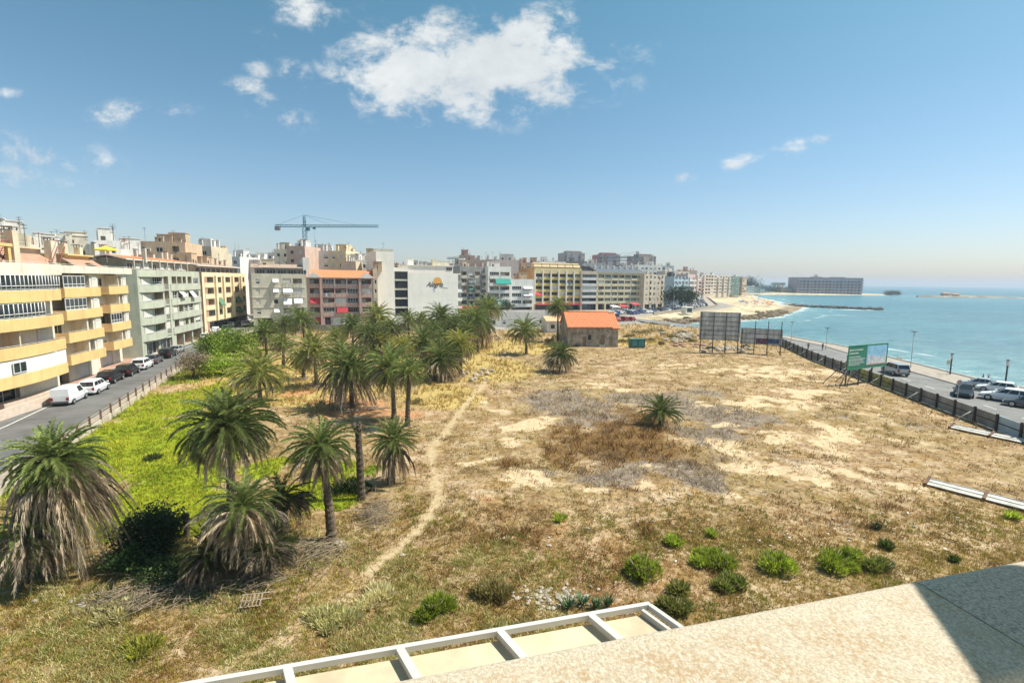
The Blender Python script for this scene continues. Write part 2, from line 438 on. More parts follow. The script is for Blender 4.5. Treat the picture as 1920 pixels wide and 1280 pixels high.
def ground_material():
    m = bpy.data.materials.new('lot_ground'); n, l, out = nt(m)
    p = n.new('ShaderNodeBsdfPrincipled'); p.inputs['Roughness'].default_value = .95; p.inputs['Specular IOR Level'].default_value = .1
    l.new(p.outputs[0], out.inputs[0])
    geo = n.new('ShaderNodeNewGeometry')
    def nz(s, d=5, r=.65):
        q = n.new('ShaderNodeTexNoise'); q.inputs['Scale'].default_value = s; q.inputs['Detail'].default_value = d; q.inputs['Roughness'].default_value = r
        l.new(geo.outputs['Position'], q.inputs['Vector']); return q.outputs[0]
    n_f, n_m, n_c, n_s = nz(3.2, 8, .75), nz(.6, 8, .7), nz(.09, 5), nz(.27, 9, .72)
    def mr(src, a, b, c=0, d=1):
        q = n.new('ShaderNodeMapRange'); q.inputs[1].default_value = a; q.inputs[2].default_value = b; q.inputs[3].default_value = c; q.inputs[4].default_value = d
        l.new(src, q.inputs[0]); return q.outputs[0]
    def mx(f, a, b):
        q = n.new('ShaderNodeMix'); q.data_type = 'RGBA'
        for i, s in ((0, f), (6, a), (7, b)):
            if isinstance(s, tuple): q.inputs[i].default_value = (*s, 1)
            elif isinstance(s, (int, float)): q.inputs[i].default_value = s
            else: l.new(s, q.inputs[i])
        return q.outputs[2]
    def att(nm):
        a = n.new('ShaderNodeAttribute'); a.attribute_name = nm; s = n.new('ShaderNodeSeparateColor'); l.new(a.outputs['Color'], s.inputs[0])
        return s.outputs[0], s.outputs[1], s.outputs[2], a.outputs['Alpha']
    def ed(mask, k=.9):   # mask with a noisy edge
        q = n.new('ShaderNodeMath'); q.operation = 'MULTIPLY_ADD'; q.inputs[1].default_value = k; q.inputs[2].default_value = -k * .5
        l.new(n_m, q.inputs[0]); r = n.new('ShaderNodeMath'); r.operation = 'ADD'; l.new(mask, r.inputs[0]); l.new(q.outputs[0], r.inputs[1])
        return mr(r.outputs[0], .22, .72)
    g, bare, path, lush = att('A'); brown, grey, orange, gold = att('B'); urb, beach, rock, _ = att('C')
    f1 = mr(n_f, .38, .62); f2 = mr(n_m, .4, .6)
    soil = mx(f1, (.36, .26, .145), (.54, .40, .235))
    dry = mx(f1, (.16, .095, .035), (.44, .285, .13))
    base = mx(mr(n_m, .40, .60), dry, mx(f1, (.34, .24, .15), (.62, .48, .32)))
    base = mx(mr(n_s, .47, .58, 0, .85), base, mx(f1, (.14, .085, .04), (.33, .21, .105)))
    base = mx(mr(n_c, .4, .6, 0, .35), base, mx(f1, (.13, .105, .025), (.28, .22, .06)))
    base = mx(ed(gold, .6), base, mx(f1, (.30, .21, .06), (.55, .42, .17)))
    base = mx(ed(grey), base, mx(f1, (.14, .11, .08), (.34, .27, .20)))
    base = mx(ed(brown), base, mx(f1, (.10, .055, .02), (.25, .15, .06)))
    base = mx(ed(orange, .5), base, mx(f1, (.34, .16, .07), (.52, .30, .15)))
    base = mx(ed(bare, 1.3), base, mx(f1, (.42, .31, .18), (.68, .52, .33)))
    base = mx(ed(g, .5), base, mx(f1, (.13, .18, .008), (.30, .34, .02)))
    base = mx(ed(lush, .5), base, mx(f1, (.08, .14, .008), (.20, .26, .02)))
    base = mx(path, base, mx(f1, (.38, .28, .15), (.54, .42, .26)))
    city = mx(f2, (.22, .21, .19), (.34, .31, .27))
    base = mx(urb, base, city)
    sand = mx(f2, (.52, .44, .29), (.64, .55, .38))
    sand = mx(mr(n_c, .46, .6, 0, .7), sand, (.30, .22, .11))
    sand = mx(mr(n_s, .52, .62, 0, .8), sand, mx(f1, (.10, .08, .04), (.24, .18, .09)))
    base = mx(ed(beach, .3), base, sand)
    rk = mx(mr(n_m, .45, .6), (.17, .13, .08), (.38, .30, .19))
    base = mx(ed(rock, .4), base, rk)
    l.new(base, p.inputs['Base Color'])
    b = n.new('ShaderNodeBump'); b.inputs['Strength'].default_value = .7; b.inputs['Distance'].default_value = .12
    l.new(nz(5, 8, .8), b.inputs['Height']); l.new(b.outputs[0], p.inputs['Normal'])
    return m
me = grid_mesh('ground', gx, gy, lambda x, y: height(x, y), ground_attrs, ground_material())
setp(link('ground', me), 'dry vacant lot and town ground sloping to the sea', kind='structure')

# ---- sea
def sea_material():
    m = bpy.data.materials.new('sea_water'); n, l, out = nt(m)
    p = n.new('ShaderNodeBsdfPrincipled'); l.new(p.outputs[0], out.inputs[0])
    p.inputs['Specular IOR Level'].default_value = .36
    geo = n.new('ShaderNodeNewGeometry')
    mp = n.new('ShaderNodeMapping'); mp.inputs['Scale'].default_value = (.45, 1, 1); mp.inputs['Rotation'].default_value = (0, 0, radians(12))
    l.new(geo.outputs['Position'], mp.inputs[0])
    def nz(s, d=5, r=.6, dist=0):
        q = n.new('ShaderNodeTexNoise'); q.inputs['Scale'].default_value = s; q.inputs['Detail'].default_value = d; q.inputs['Roughness'].default_value = r; q.inputs['Distortion'].default_value = dist
        l.new(mp.outputs[0], q.inputs['Vector']); return q.outputs[0]
    def mr(src, a, b, c=0, d=1):
        q = n.new('ShaderNodeMapRange'); q.inputs[1].default_value = a; q.inputs[2].default_value = b; q.inputs[3].default_value = c; q.inputs[4].default_value = d
        l.new(src, q.inputs[0]); return q.outputs[0]
    def mx(f, a, b):
        q = n.new('ShaderNodeMix'); q.data_type = 'RGBA'
        for i, s in ((0, f), (6, a), (7, b)):
            if isinstance(s, tuple): q.inputs[i].default_value = (*s, 1)
            elif isinstance(s, (int, float)): q.inputs[i].default_value = s
            else: l.new(s, q.inputs[i])
        return q.outputs[2]
    a = n.new('ShaderNodeAttribute'); a.attribute_name = 'S'; sc_ = n.new('ShaderNodeSeparateColor'); l.new(a.outputs['Color'], sc_.inputs[0])
    shallow, foam, patch = sc_.outputs
    n1 = nz(.025, 5, .6); n2 = nz(.35, 6, .7)
    deep = mx(mr(n1, .4, .62), (.016, .10, .135), (.03, .155, .19))
    deep = mx(mr(n2, .45, .7), deep, (.055, .20, .23))
    deep = mx(mr(n2, .34, .47, .95, 0), deep, (.012, .085, .13))
    c = mx(shallow, deep, mx(mr(n2, .4, .6), (.12, .29, .29), (.22, .36, .34)))
    q = n.new('ShaderNodeMath'); q.operation = 'ADD'; l.new(foam, q.inputs[0]); l.new(mr(n2, .3, .7, -.5, .5), q.inputs[1])
    fo = mr(q.outputs[0], .45, .75)
    c = mx(fo, c, (.58, .62, .62))
    l.new(c, p.inputs['Base Color']); l.new(mr(fo, 0, 1, .26, .8), p.inputs['Roughness'])
    b = n.new('ShaderNodeBump'); b.inputs['Strength'].default_value = 1.0; b.inputs['Distance'].default_value = 1.1
    s = n.new('ShaderNodeMath'); s.operation = 'ADD'; l.new(nz(.5, 6, .65), s.inputs[0]); l.new(nz(.12, 3), s.inputs[1])
    l.new(s.outputs[0], b.inputs['Height']); l.new(b.outputs[0], p.inputs['Normal'])
    return m
sx = axis([(20, 55, 5), (55, 110, .8), (110, 330, 4), (330, 760, 14), (760, 6000, 400)])
sy = axis([(-300, 20, 20), (20, 240, 1.2), (240, 480, 3), (480, 860, 8), (860, 1400, 60), (1400, 6000, 400)])
def sea_z(x, y):
    d = -sdist(x, y); k = np.clip(1 - y / 500, 0, 1) * sstep(0, 6, d)
    ph = d * .42 + 3.5 * fbm(x * .03, y * .03, 3) + 1.2 * fbm(x * .1, y * .1, 2)
    return SEA_Z + k * (.16 * np.sin(ph) * np.exp(-d / 60) + .1 * (fbm(x * .25, y * .25, 3) - .5))
def sea_attrs(x, y):
    d = -sdist(x, y); nn = fbm(x * .09, y * .09, 4)
    foam = .9 * np.exp(-np.maximum(d, 0) / (2.5 + 5 * nn))
    line = np.exp(-((d - 17 - 9 * (fbm(x * .02, y * .02, 2) - .5)) / 1.0) ** 2) * sstep(.52, .68, fbm(x * .04 + 9, y * .04, 3)) * .8
    tip = np.exp(-(((x - 222) / 20) ** 2 + ((y - 322) / 9) ** 2)) * .7 + np.exp(-(((x - 175) / 14) ** 2 + ((y - 266) / 8) ** 2)) * .5
    foam = np.maximum(np.maximum(foam, line), tip)
    sh = np.clip(.75 * np.exp(-np.maximum(d, 0) / 28) + .25 * sstep(420, 560, y) * (1 - sstep(700, 760, y)), 0, 1)
    return {'S': np.stack([sh, foam, nn, np.ones_like(d)], 1)}
me = grid_mesh('sea', sx, sy, sea_z, sea_attrs, sea_material())
setp(link('sea', me), 'turquoise sea with small waves breaking at the shore', kind='structure')

# ---- roads and pavements
def ribbon(name, pts, o0, o1, z, m, th=0, label=None):
    "strip between the offsets o0 (left) and o1 (right) of a line"
    mb = MB(); P = [Vector((p[0], p[1], 0)) for p in pts]; L, R = [], []
    for i, p in enumerate(P):
        t = (P[min(i + 1, len(P) - 1)] - P[max(i - 1, 0)]).normalized(); nr = Vector((t.y, -t.x, 0))
        a = o0[i] if isinstance(o0, (list, tuple)) else o0; b = o1[i] if isinstance(o1, (list, tuple)) else o1
        L.append(p + nr * a); R.append(p + nr * b)
    for i in range(len(P) - 1):
        zz = Vector((0, 0, z)); q = [L[i] + zz, R[i] + zz, R[i + 1] + zz, L[i + 1] + zz]; mb.face(q)
        if th:
            dn = Vector((0, 0, -th))
            mb.face([L[i] + zz, L[i + 1] + zz, L[i + 1] + zz + dn, L[i] + zz + dn], 1); mb.face([R[i + 1] + zz, R[i] + zz, R[i] + zz + dn, R[i + 1] + zz + dn], 1)
    return setp(mb.build(name, m), label, kind='structure')
asph = mat('asphalt', (.15, .147, .14), .9, .18, .25, .35, 60)
asphL = mat('asphalt_light', (.21, .205, .195), .9, .12, .3, .3, 60)
pave = mat('pavement', (.36, .31, .25), .85, .12, .8, .2, 20)
pavep = mat('pavement_pink', (.40, .25, .19), .85, .12, .8, .2, 20)
kerb = mat('kerb_stone', (.50, .48, .44), .85, .1)
wpaint = mat('road_paint', (.75, .74, .70), .7, .12, 3)
RL = [(-22, 0), (-33, 25), (-41.5, 47), (-52.5, 75.9), (-58, 92), (-62.8, 107), (-69.5, 128), (-76, 150), (-88, 190), (-100, 240)]
ribbon('street', RL, [-9, -9, -8, -8, -7, -6, -5, -4, -4, -4], [.6] * 7 + [2, 2, 2], .004, [asph], label='street running between the apartment blocks and the lot')
ribbon('parking_line', RL[:7], [-6.9, -6.9, -5.9, -5.9, -5.0, -4.2, -3.2], [-6.78, -6.78, -5.78, -5.78, -4.88, -4.08, -3.08], .012, [wpaint])
ribbon('pavement', RL, .6, 1.7, .13, [pave, kerb], .13)
ribbon('pavement', RL[:7], [-19, -19, -18, -15, -13, -11, -10], [-8.9, -8.9, -8, -7.9, -7, -6, -5], .13, [pavep, kerb], .13)
# seafront road on the right
RR = [(36.5, -20), (43.5, 20), (48.6, 47), (56.8, 90), (62.5, 112), (62, 130), (56, 150), (47, 172), (38, 192), (36, 205), (50, 222), (80, 258), (108, 300), (150, 420), (190, 540), (245, 690), (270, 720)]
def part_(a, b): return RR[a:b]
ribbon('seafront_road', RR, 1.2, [11.5, 11.5, 11, 9.5, 8, 8, 8, 8, 8, 9, 10, 10, 10, 10, 9, 8, 8], .006, [asphL], label='seafront road past the fence')
ribbon('pavement', RR[:6], 0, 1.2, .12, [pave, kerb], .12)
ribbon('road_line', RR[:6], 1.55, 1.7, .012, [wpaint])
ribbon('promenade', RR[:6], [11.5, 11.5, 11, 9.5, 8, 8], [17, 17, 16.8, 15, 12, 11], .14, [pave, kerb], .9, label='pale promenade beside the rocks')
ribbon('pavement', RR[9:], [9, 10, 10, 10, 10, 9, 8, 8], [12, 14, 14, 15, 15, 14, 12, 12], .14, [pave, kerb], 1.2)
ribbon('seafront_wall', RR[10:], [13.5, 14.4, 14.9, 14.9, 13.9, 11.9, 11.9], [14, 14.9, 15.4, 15.4, 14.4, 12.4, 12.4], 1.1, [pave, pave], 1.6, label='pale low wall between the seafront road and the beach')
ribbon('pavement', [(-69, 131.5), (-40, 133), (-8, 136), (0, 142)], -9, -1, .1, [pave, kerb], .1)
ribbon('back_street', [(-72, 142), (-40, 141.5), (-8, 144), (2, 150), (22, 164), (36, 186)], -5, 3, .02, [asphL])
ribbon('promenade_edge_wall', RR[:6], [17, 17, 16.8, 15, 12, 11], [17.3, 17.3, 17.1, 15.3, 12.3, 11.3], .3, [kerb, kerb], 1.4)
for dd_ in (0,):
    mbk = MB()
    t = Vector((55.5 - 47.4, 90 - 47, 0)).normalized(); nr = Vector((t.y, -t.x, 0))
    for k in range(10):
        c = Vector((48.6, 47, .014)) + t * (4 + 5.5 * k) + nr * 5.2
        if c.y > 86: break
        mbk.face([c - nr * .06, c + nr * .06, c + nr * .06 + t * 2, c - nr * .06 + t * 2])
    setp(mbk.build('lane_marking', wpaint), kind='structure')

# ---- grass and scrub (uncountable ground cover)
def tufts(name, label, N, seed, accept, hgt, wid, k, colf, yr=(14, 130), lean=.45, power=1.6, spread=.12):
    rs = np.random.RandomState(seed)
    u = rs.rand(N); a = 1 - power; y0, y1 = yr
    y = (y0 ** a + u * (y1 ** a - y0 ** a)) ** (1 / a)
    x = (rs.rand(N) * 2 - 1) * (y * 1.22 + 7)
    M, n1, n2, n3 = masks(x, y)
    pr = accept(x, y, M, n1, n2, n3) * M['lot'] * (1 - .92 * M['path'])
    sel = rs.rand(N) < pr
    x, y = x[sel], y[sel]; M = {q: v[sel] for q, v in M.items()}; n1, n2, n3 = n1[sel], n2[sel], n3[sel]
    z = height(x, y); n_ = len(x); gs = (y / 30) ** .55
    c = colf(x, y, M, n1, n2, n3, rs)
    b = np.repeat(np.stack([x, y, z - .02], 1), k, 0); s = np.repeat(gs, k)
    m = len(b)
    ang = rs.rand(m) * 2 * pi; rr = rs.rand(m) ** .5 * spread * s
    b[:, 0] += np.cos(ang) * rr; b[:, 1] += np.sin(ang) * rr
    h = hgt * s * (.5 + rs.rand(m)) * np.repeat(.6 + .9 * n3, k)
    la = rs.rand(m) * 2 * pi; ll = h * lean * (.3 + rs.rand(m) * 1.2)
    tip = b + np.stack([np.cos(la) * ll, np.sin(la) * ll, h], 1)
    wa = rs.rand(m) * pi; wv = np.stack([np.cos(wa), np.sin(wa), np.zeros(m)], 1) * (wid * s)[:, None]
    V = np.empty((m * 3, 3)); V[0::3] = b - wv; V[1::3] = b + wv; V[2::3] = tip
    cc = np.repeat(c, k, 0) * (.75 + .5 * rs.rand(m))[:, None]
    C3 = np.repeat(cc, 3, 0); 
    me = mesh_np(name, V, np.arange(m * 3).reshape(-1, 3), C3, [leafmat('grass_blades', .75, .3)])
    o = link(name, me); setp(o, label, 'grass' if 'scrub' not in name else 'scrub', kind='stuff'); return n_
def lerp(a, b, t): return np.array(a)[None] * (1 - t[:, None]) + np.array(b)[None] * t[:, None]
tufts('green_grass', 'bright green grass covering the left of the lot', 150000, 1,
      lambda x, y, M, a, b, c: np.clip(M['green'] * 1.0 + M['lush'] * .5, 0, 1), .17, .03, 7,
      lambda x, y, M, a, b, c, rs: lerp((.27, .32, .02), (.56, .54, .05), sstep(.3, .75, b + (rs.rand(len(x)) - .5) * .4)) * (1 - .5 * M['lush'])[:, None])
tufts('dry_grass', 'dry tan and olive grass growing over the vacant lot', 150000, 2,
      lambda x, y, M, a, b, c: np.clip((1 - M['green']) * (1 - .93 * M['bare']) * (1 - .7 * M['orange']) * (.10 + .5 * sstep(.48, .62, b) * sstep(.4, .55, a) + .75 * sstep(32, 24, y)) * (1 - .5 * M['brown']), 0, 1), .12, .024, 6,
      lambda x, y, M, a, b, c, rs: lerp((.54, .32, .13), (.42, .33, .07), sstep(.42, .6, a + sstep(34, 22, y) * .1 + (rs.rand(len(x)) - .5) * .3)) * (.8 + .5 * rs.rand(len(x)))[:, None])
tufts('grey_scrub', 'grey dead thorny scrub around the short palm', 42000, 3,
      lambda x, y, M, a, b, c: np.clip(M['grey'] * (1 - .8 * M['bare']) * 1.1, 0, 1) * (c > .42), .34, .022, 7,
      lambda x, y, M, a, b, c, rs: lerp((.20, .155, .11), (.50, .41, .31), rs.rand(len(x))), lean=.9, spread=.3)
tufts('brown_scrub', 'rust brown dry scrub in the middle of the lot', 42000, 4,
      lambda x, y, M, a, b, c: np.clip(M['brown'], 0, 1) * (c > .4), .36, .03, 7,
      lambda x, y, M, a, b, c, rs: lerp((.15, .075, .025), (.32, .18, .06), rs.rand(len(x))), lean=.8, spread=.3)
tufts('pale_weed_scrub', 'pale green flowering weeds at the near edge of the lot', 60000, 5,
      lambda x, y, M, a, b, c: np.clip(sstep(29, 23, y) * sstep(6, -3, x) * (1 - M['green']) * sstep(.42, .56, b), 0, 1), .19, .024, 8,
      lambda x, y, M, a, b, c, rs: lerp((.26, .26, .05), (.78, .70, .36), rs.rand(len(x)) ** 1.9), yr=(13, 34), lean=.8, spread=.2)
tufts('low_scrub', 'low brown and olive weed clumps dotted over the bare lot', 60000, 12,
      lambda x, y, M, a, b, c: np.clip((1 - M['green']) * (fbm(x * 1.1 + 9, y * 1.1, 3) > .56) * (.35 + .65 * sstep(.45, .6, fbm(x * .16, y * .3 + 60, 3))) * (1 - .6 * M['bare']), 0, 1), .14, .026, 7,
      lambda x, y, M, a, b, c, rs: lerp((.16, .11, .04), (.38, .27, .09), rs.rand(len(x))), yr=(22, 125), lean=.8, spread=.28, power=1.35)
tufts('rust_grass', 'rusty brown dry weeds mixed into the near grass', 40000, 8,
      lambda x, y, M, a, b, c: np.clip(sstep(36, 24, y) * (1 - M['green']) * sstep(.5, .6, fbm(x * .5 + 70, y * .5, 4)) * (1 - .8 * M['bare']), 0, 1), .17, .022, 7,
      lambda x, y, M, a, b, c, rs: lerp((.20, .10, .03), (.42, .24, .07), rs.rand(len(x))), yr=(13, 44), lean=.7, spread=.2)
tufts('olive_grass', 'dark olive green weeds in the near grass', 46000, 9,
      lambda x, y, M, a, b, c: np.clip(sstep(34, 24, y) * (1 - M['green']) * sstep(.52, .6, fbm(x * .4 + 20, y * .4 + 44, 4)), 0, 1), .17, .024, 7,
      lambda x, y, M, a, b, c, rs: lerp((.12, .15, .02), (.34, .34, .05), rs.rand(len(x))), yr=(13, 44), lean=.6, spread=.16)
tufts('gold_grass', 'golden dry grass between the palms', 52000, 6,
      lambda x, y, M, a, b, c: np.clip(M['gold'] * .8 + sstep(100, 125, y) * .7, 0, 1) * (b > .42), .3, .03, 6,
      lambda x, y, M, a, b, c, rs: lerp((.48, .33, .09), (.72, .52, .20), rs.rand(len(x))), yr=(30, 165), power=1.2)
# ================================================================== PALMS AND PLANTS
LEAF = leafmat('palm_leaf', .40, .25)
DEAD = leafmat('dead_frond', .8, .1)
bark = mat('palm_bark', (.17, .125, .085), .95, .3, 7, .9, 14)
barkd = mat('stump_bark', (.13, .10, .07), .95, .3, 7, .9, 14)
woodg = mat('dry_wood', (.33, .26, .18), .9, .25, 5, .4, 20)

def frond(rs, az, e0, L, droop, nst, ll, lw, spreadang, col, out, r0=.18, z0=0., up=.35, jit=.12):
    NS = 12
    s = np.linspace(0, 1, NS); el = e0 - droop * s ** 1.35
    el = np.maximum(el, -1.5)
    d = L / (NS - 1)
    az_s = az + rs.uniform(-.25, .25) * s ** 2
    rr = r0 + np.concatenate([[0], np.cumsum(np.cos(el[:-1]) * d)])
    zz = z0 + np.concatenate([[0], np.cumsum(np.sin(el[:-1]) * d)])
    P = np.stack([np.cos(az_s) * rr, np.sin(az_s) * rr, zz], 1)
    T = np.gradient(P, axis=0); T /= np.linalg.norm(T, axis=1)[:, None]
    S = np.array([-sin(az), cos(az), 0.0]); Up = np.cross(T, S); Up *= np.where(Up[:, 2:3] < 0, -1, 1) if abs(e0) < 1.4 else 1
    V, C = out['V'], out['C']
    wr = np.linspace(.032, .008, NS)
    rc = np.array(col) * 1.15 + np.array([.03, .025, .0])
    for i in range(NS - 1):
        for (a, b) in ((S, S), (Up[i], Up[i + 1])):
            q = [P[i] - a * wr[i], P[i] + a * wr[i], P[i + 1] + b * wr[i + 1], P[i + 1] - b * wr[i + 1]]
            V += [q[0], q[1], q[2], q[0], q[2], q[3]]; C += [rc] * 6
    st = np.linspace(.10, .99, nst)
    for side in (-1, 1):
        ix = st * (NS - 1); i0 = np.minimum(ix.astype(int), NS - 2); fr_ = (ix - i0)[:, None]
        B = P[i0] * (1 - fr_) + P[i0 + 1] * fr_; t = T[i0]; u = Up[i0]
        ang = spreadang * (1 - .35 * st)[:, None] + rs.uniform(-jit, jit, (nst, 1))
        dr = t * np.cos(ang) + S[None] * side * np.sin(ang) + u * (up + rs.uniform(-.15, .15, (nst, 1)))
        dr /= np.linalg.norm(dr, axis=1)[:, None]
        ln = (ll * np.sin(pi * (.12 + .8 * st)) ** .6 * rs.uniform(.6, 1.25, nst))[:, None]
        tip = B + dr * ln + np.array([0, 0, -1.0])[None] * ln * .42
        wv = np.cross(dr, u); wv /= (np.linalg.norm(wv, axis=1)[:, None] + 1e-6)
        wv = t * .8 + wv * .2
        mid = B + dr * ln * .45 + wv * lw * .5
        cc = np.array(col)[None] * rs.uniform(.55, 1.5, (nst, 1))
        tri = np.stack([B - wv * lw * .5, B + wv * lw * .5, mid, B - wv * lw * .5, mid, tip], 1).reshape(-1, 3)
        V += list(tri); C += list(np.repeat(cc, 6, 0))

out_ = None
def palm_set(seed, R, nlive, ndead, nst=42, skirt=2.4, spiky=0, yellow=0, wide_skirt=.35, dim=1.0):
    rs = np.random.RandomState(seed)
    live, dead = [], []
    for i in range(nlive):
        t = i / nlive; az = i * 2.39996 + rs.uniform(-.2, .2)
        e0 = radians(84) - (t ** .85) * radians(104) + rs.uniform(-.1, .1)
        droop = (radians(58) + t * radians(50)) * (1 if not spiky else .55) + rs.uniform(-.15, .2)
        L = R * (1.02 + .18 * sin(pi * t)) * rs.uniform(.88, 1.1)
        k = rs.rand()
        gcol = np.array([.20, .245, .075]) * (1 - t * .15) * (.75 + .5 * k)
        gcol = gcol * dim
        if yellow: gcol = gcol * (1 - yellow) + np.array([.46, .41, .10]) * yellow
        if t > .8: gcol = gcol * (1 - (t - .8) * 1.8) + np.array([.30, .27, .12]) * (t - .72) * 1.8
        live.append((rs, az, e0, L, droop, nst, .52 * R / 3, .036 * R / 3, .9, gcol, out_, dict(z0=.05 + .3 * (1 - t), r0=.14, up=.42, jit=.26)))
    for i in range(ndead):
        t = rs.rand(); az = i * 2.39996 + rs.uniform(-.4, .4)
        e0 = radians(rs.uniform(-48, 16)) if wide_skirt < .6 else radians(rs.uniform(-38, 28))
        L = skirt * rs.uniform(.65, 1.12)
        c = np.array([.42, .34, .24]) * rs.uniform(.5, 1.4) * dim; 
        if rs.rand() < .25: c = np.array([.16, .13, .09]) * rs.uniform(.8, 1.2)
        dead.append((rs, az, e0, L, radians(80), int(nst * .8), .42, .05, .42, c, out_, dict(z0=-.1 - t * .5, r0=.16 + .08 * t, up=.1, jit=.3)))
    a = _fm("crown", live, LEAF)
    b = _fm('dead_fronds', dead, DEAD) if ndead else None
    return a, b
def _fm(name, items, m):
    out = {'V': [], 'C': []}
    for x in items: frond(*x[:10], out, **x[11])
    V = np.array(out['V']); C = np.array(out['C'])
    return mesh_np(name, V, np.arange(len(V)).reshape(-1, 3), C, [m])

def trunk_mesh(h, r0, r1, lean=(0, 0), seed=0, n=12):
    rr = random.Random(seed); mb = MB(); k = max(6, int(h / .16)); pts, rad = [], []
    for i in range(k + 1):
        t = i / k
        pts.append((lean[0] * t ** 1.5, lean[1] * t ** 1.5, -.15 + (h + .15) * t))
        rad.append((r0 + (r1 - r0) * min(1, t * 1.6) + .35 * r0 * math.exp(-t * h / .35)) * (1 + (.07 if i % 2 else -.05) + rr.uniform(-.05, .05)))
    mb.tube(pts, rad, n, 0, True, False)
    # cut leaf-base stubs under the crown
    for i in range(26):
        a = rr.uniform(0, 2 * pi); z = h - rr.uniform(.05, .75); q = (z / h) ** 1.5
        c = Vector((lean[0] * q + cos(a) * r1 * 1.05, lean[1] * q + sin(a) * r1 * 1.05, z)); d = Vector((cos(a), sin(a), .9)).normalized()
        mb.tube([c, c + d * rr.uniform(.12, .3)], [.05, .03], 4, 0)
    return mb.mesh('trunk', [bark])

PSETS = [palm_set(11, 3.0, 70, 50), palm_set(12, 3.0, 64, 40, yellow=.3), palm_set(13, 3.0, 78, 110, skirt=3.3, wide_skirt=.8), palm_set(14, 3.0, 58, 30, yellow=.12),
         palm_set(15, 3.0, 66, 60, skirt=2.8, yellow=.55)]
PN = [0]
def palm(px, py, bx, by, rpx, label, v=None, hidden_z=None, lean=True, wide=None, group='date palms in the grove'):
    """crown heart seen at (px,py), trunk foot at (bx,by)"""
    if hidden_z is not None:
        dr = ray(px, py); t = (hidden_z - CAMZ) / dr.z; foot = Vector((dr.x * t, dr.y * t, 0)); crown_z = hidden_z; top = Vector((foot.x, foot.y, crown_z))
    else:
        foot = G(bx, by); top = D(px, py, foot.y); crown_z = top.z
    fz = float(height(np.array([foot.x]), np.array([foot.y]))[0])
    PN[0] += 1; i = PN[0]
    rw = rpx / F * foot.y
    rz = (i * 2.1) % 6.28
    o = empty('palm_tree', (foot.x, foot.y, fz), 0, label, 'palm tree', group)
    lx = top.x - foot.x; h = crown_z - fz
    if v is None: v = [0, 1, 3, 0, 2, 4, 0, 3, 2][i % 9]
    cr, dd = PSETS[v] if isinstance(v, int) else v
    s = rw / 3.0 * (.96 if foot.y > 60 else .88 if foot.y > 34 else .76)
    if h > .7:
        tr = link('trunk', trunk_mesh(h - .1, .27 if h > 2 else .3, .2, (lx, 0), i), o)
    T = Matrix.Translation((lx, 0, h)) @ Matrix.Rotation(radians(7) * sin(i * 1.7), 4, 'X') @ Matrix.Rotation(radians(7) * cos(i * 2.3), 4, 'Y') @ Matrix.Rotation(rz, 4, 'Z')
    link('crown', cr, o, T @ Matrix.Diagonal((s, s, s, 1)))
    if dd:
        sk = min(1.0, h / 2.6) if h > 1 else .5
        zs = max(.45, min(1.15, sk * (s if foot.y > 34 else s * 1.3)))
        if v == 2: zs = h / 2.5
        if v is pA: zs = h / 3.6
        if v is pE: zs = h / 2.1
        link('dead_fronds', dd, o, T @ Matrix.Diagonal((s * 1.12, s * 1.12, zs, 1)))
    return o

# near hero palms, each with a crown of its own
pA = palm_set(31, 3.1, 104, 150, nst=50, skirt=4.4, wide_skirt=.5)
pB = palm_set(32, 3.0, 96, 50, nst=52, skirt=2.6)
pC = palm_set(33, 2.6, 56, 70, nst=52, skirt=2.2)
pE = palm_set(34, 2.6, 60, 50, nst=40, skirt=2.2, spiky=1)
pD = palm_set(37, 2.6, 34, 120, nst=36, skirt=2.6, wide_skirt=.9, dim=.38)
pK = palm_set(35, 2.6, 60, 130, nst=40, skirt=3.0, wide_skirt=.9)
palm(104, 868, 92, 1075, 96, 'large bushy palm at the left edge with a long grey skirt of dead fronds', pA)
palm(428, 806, 440, 1040, 112, 'tallest full green palm with fronds fanned over the dark thicket', pB)
palm(455, 952, 470, 1085, 104, 'low shaded palm thicket with drooping fronds under the tallest near palm', pK)
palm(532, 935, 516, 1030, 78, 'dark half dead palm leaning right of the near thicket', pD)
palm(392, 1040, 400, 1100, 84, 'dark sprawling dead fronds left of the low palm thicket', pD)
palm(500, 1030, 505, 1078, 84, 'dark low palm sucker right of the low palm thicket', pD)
palm(60, 1000, 40, 1095, 100, 'low sprawling young palm at the foot of the left edge palm', pK)
palm(603, 842, 622, 1010, 96, 'slim near palm with a bare leaning trunk and hanging dead fronds', pC)
palm(738, 826, 733, 905, 68, 'short spiky palm beside the bare palm stump', pE)
palm(1240, 775, 1240, 796, 46, 'short spiky palm alone in the brown scrub', palm_set(36, 2.8, 64, 0, nst=40, spiky=1), group=None)
palm(1050, 668, 1052, 696, 32, 'short dark palm standing in front of the orange roofed house', 2, group=None)
palm(985, 622, 987, 664, 34, 'lone palm with a short trunk left of the orange roofed house', 3, group=None)
palm(1046, 578, 1046, 640, 24, 'tall palm rising from dark ivy beside the orange roofed house', 0, group=None)
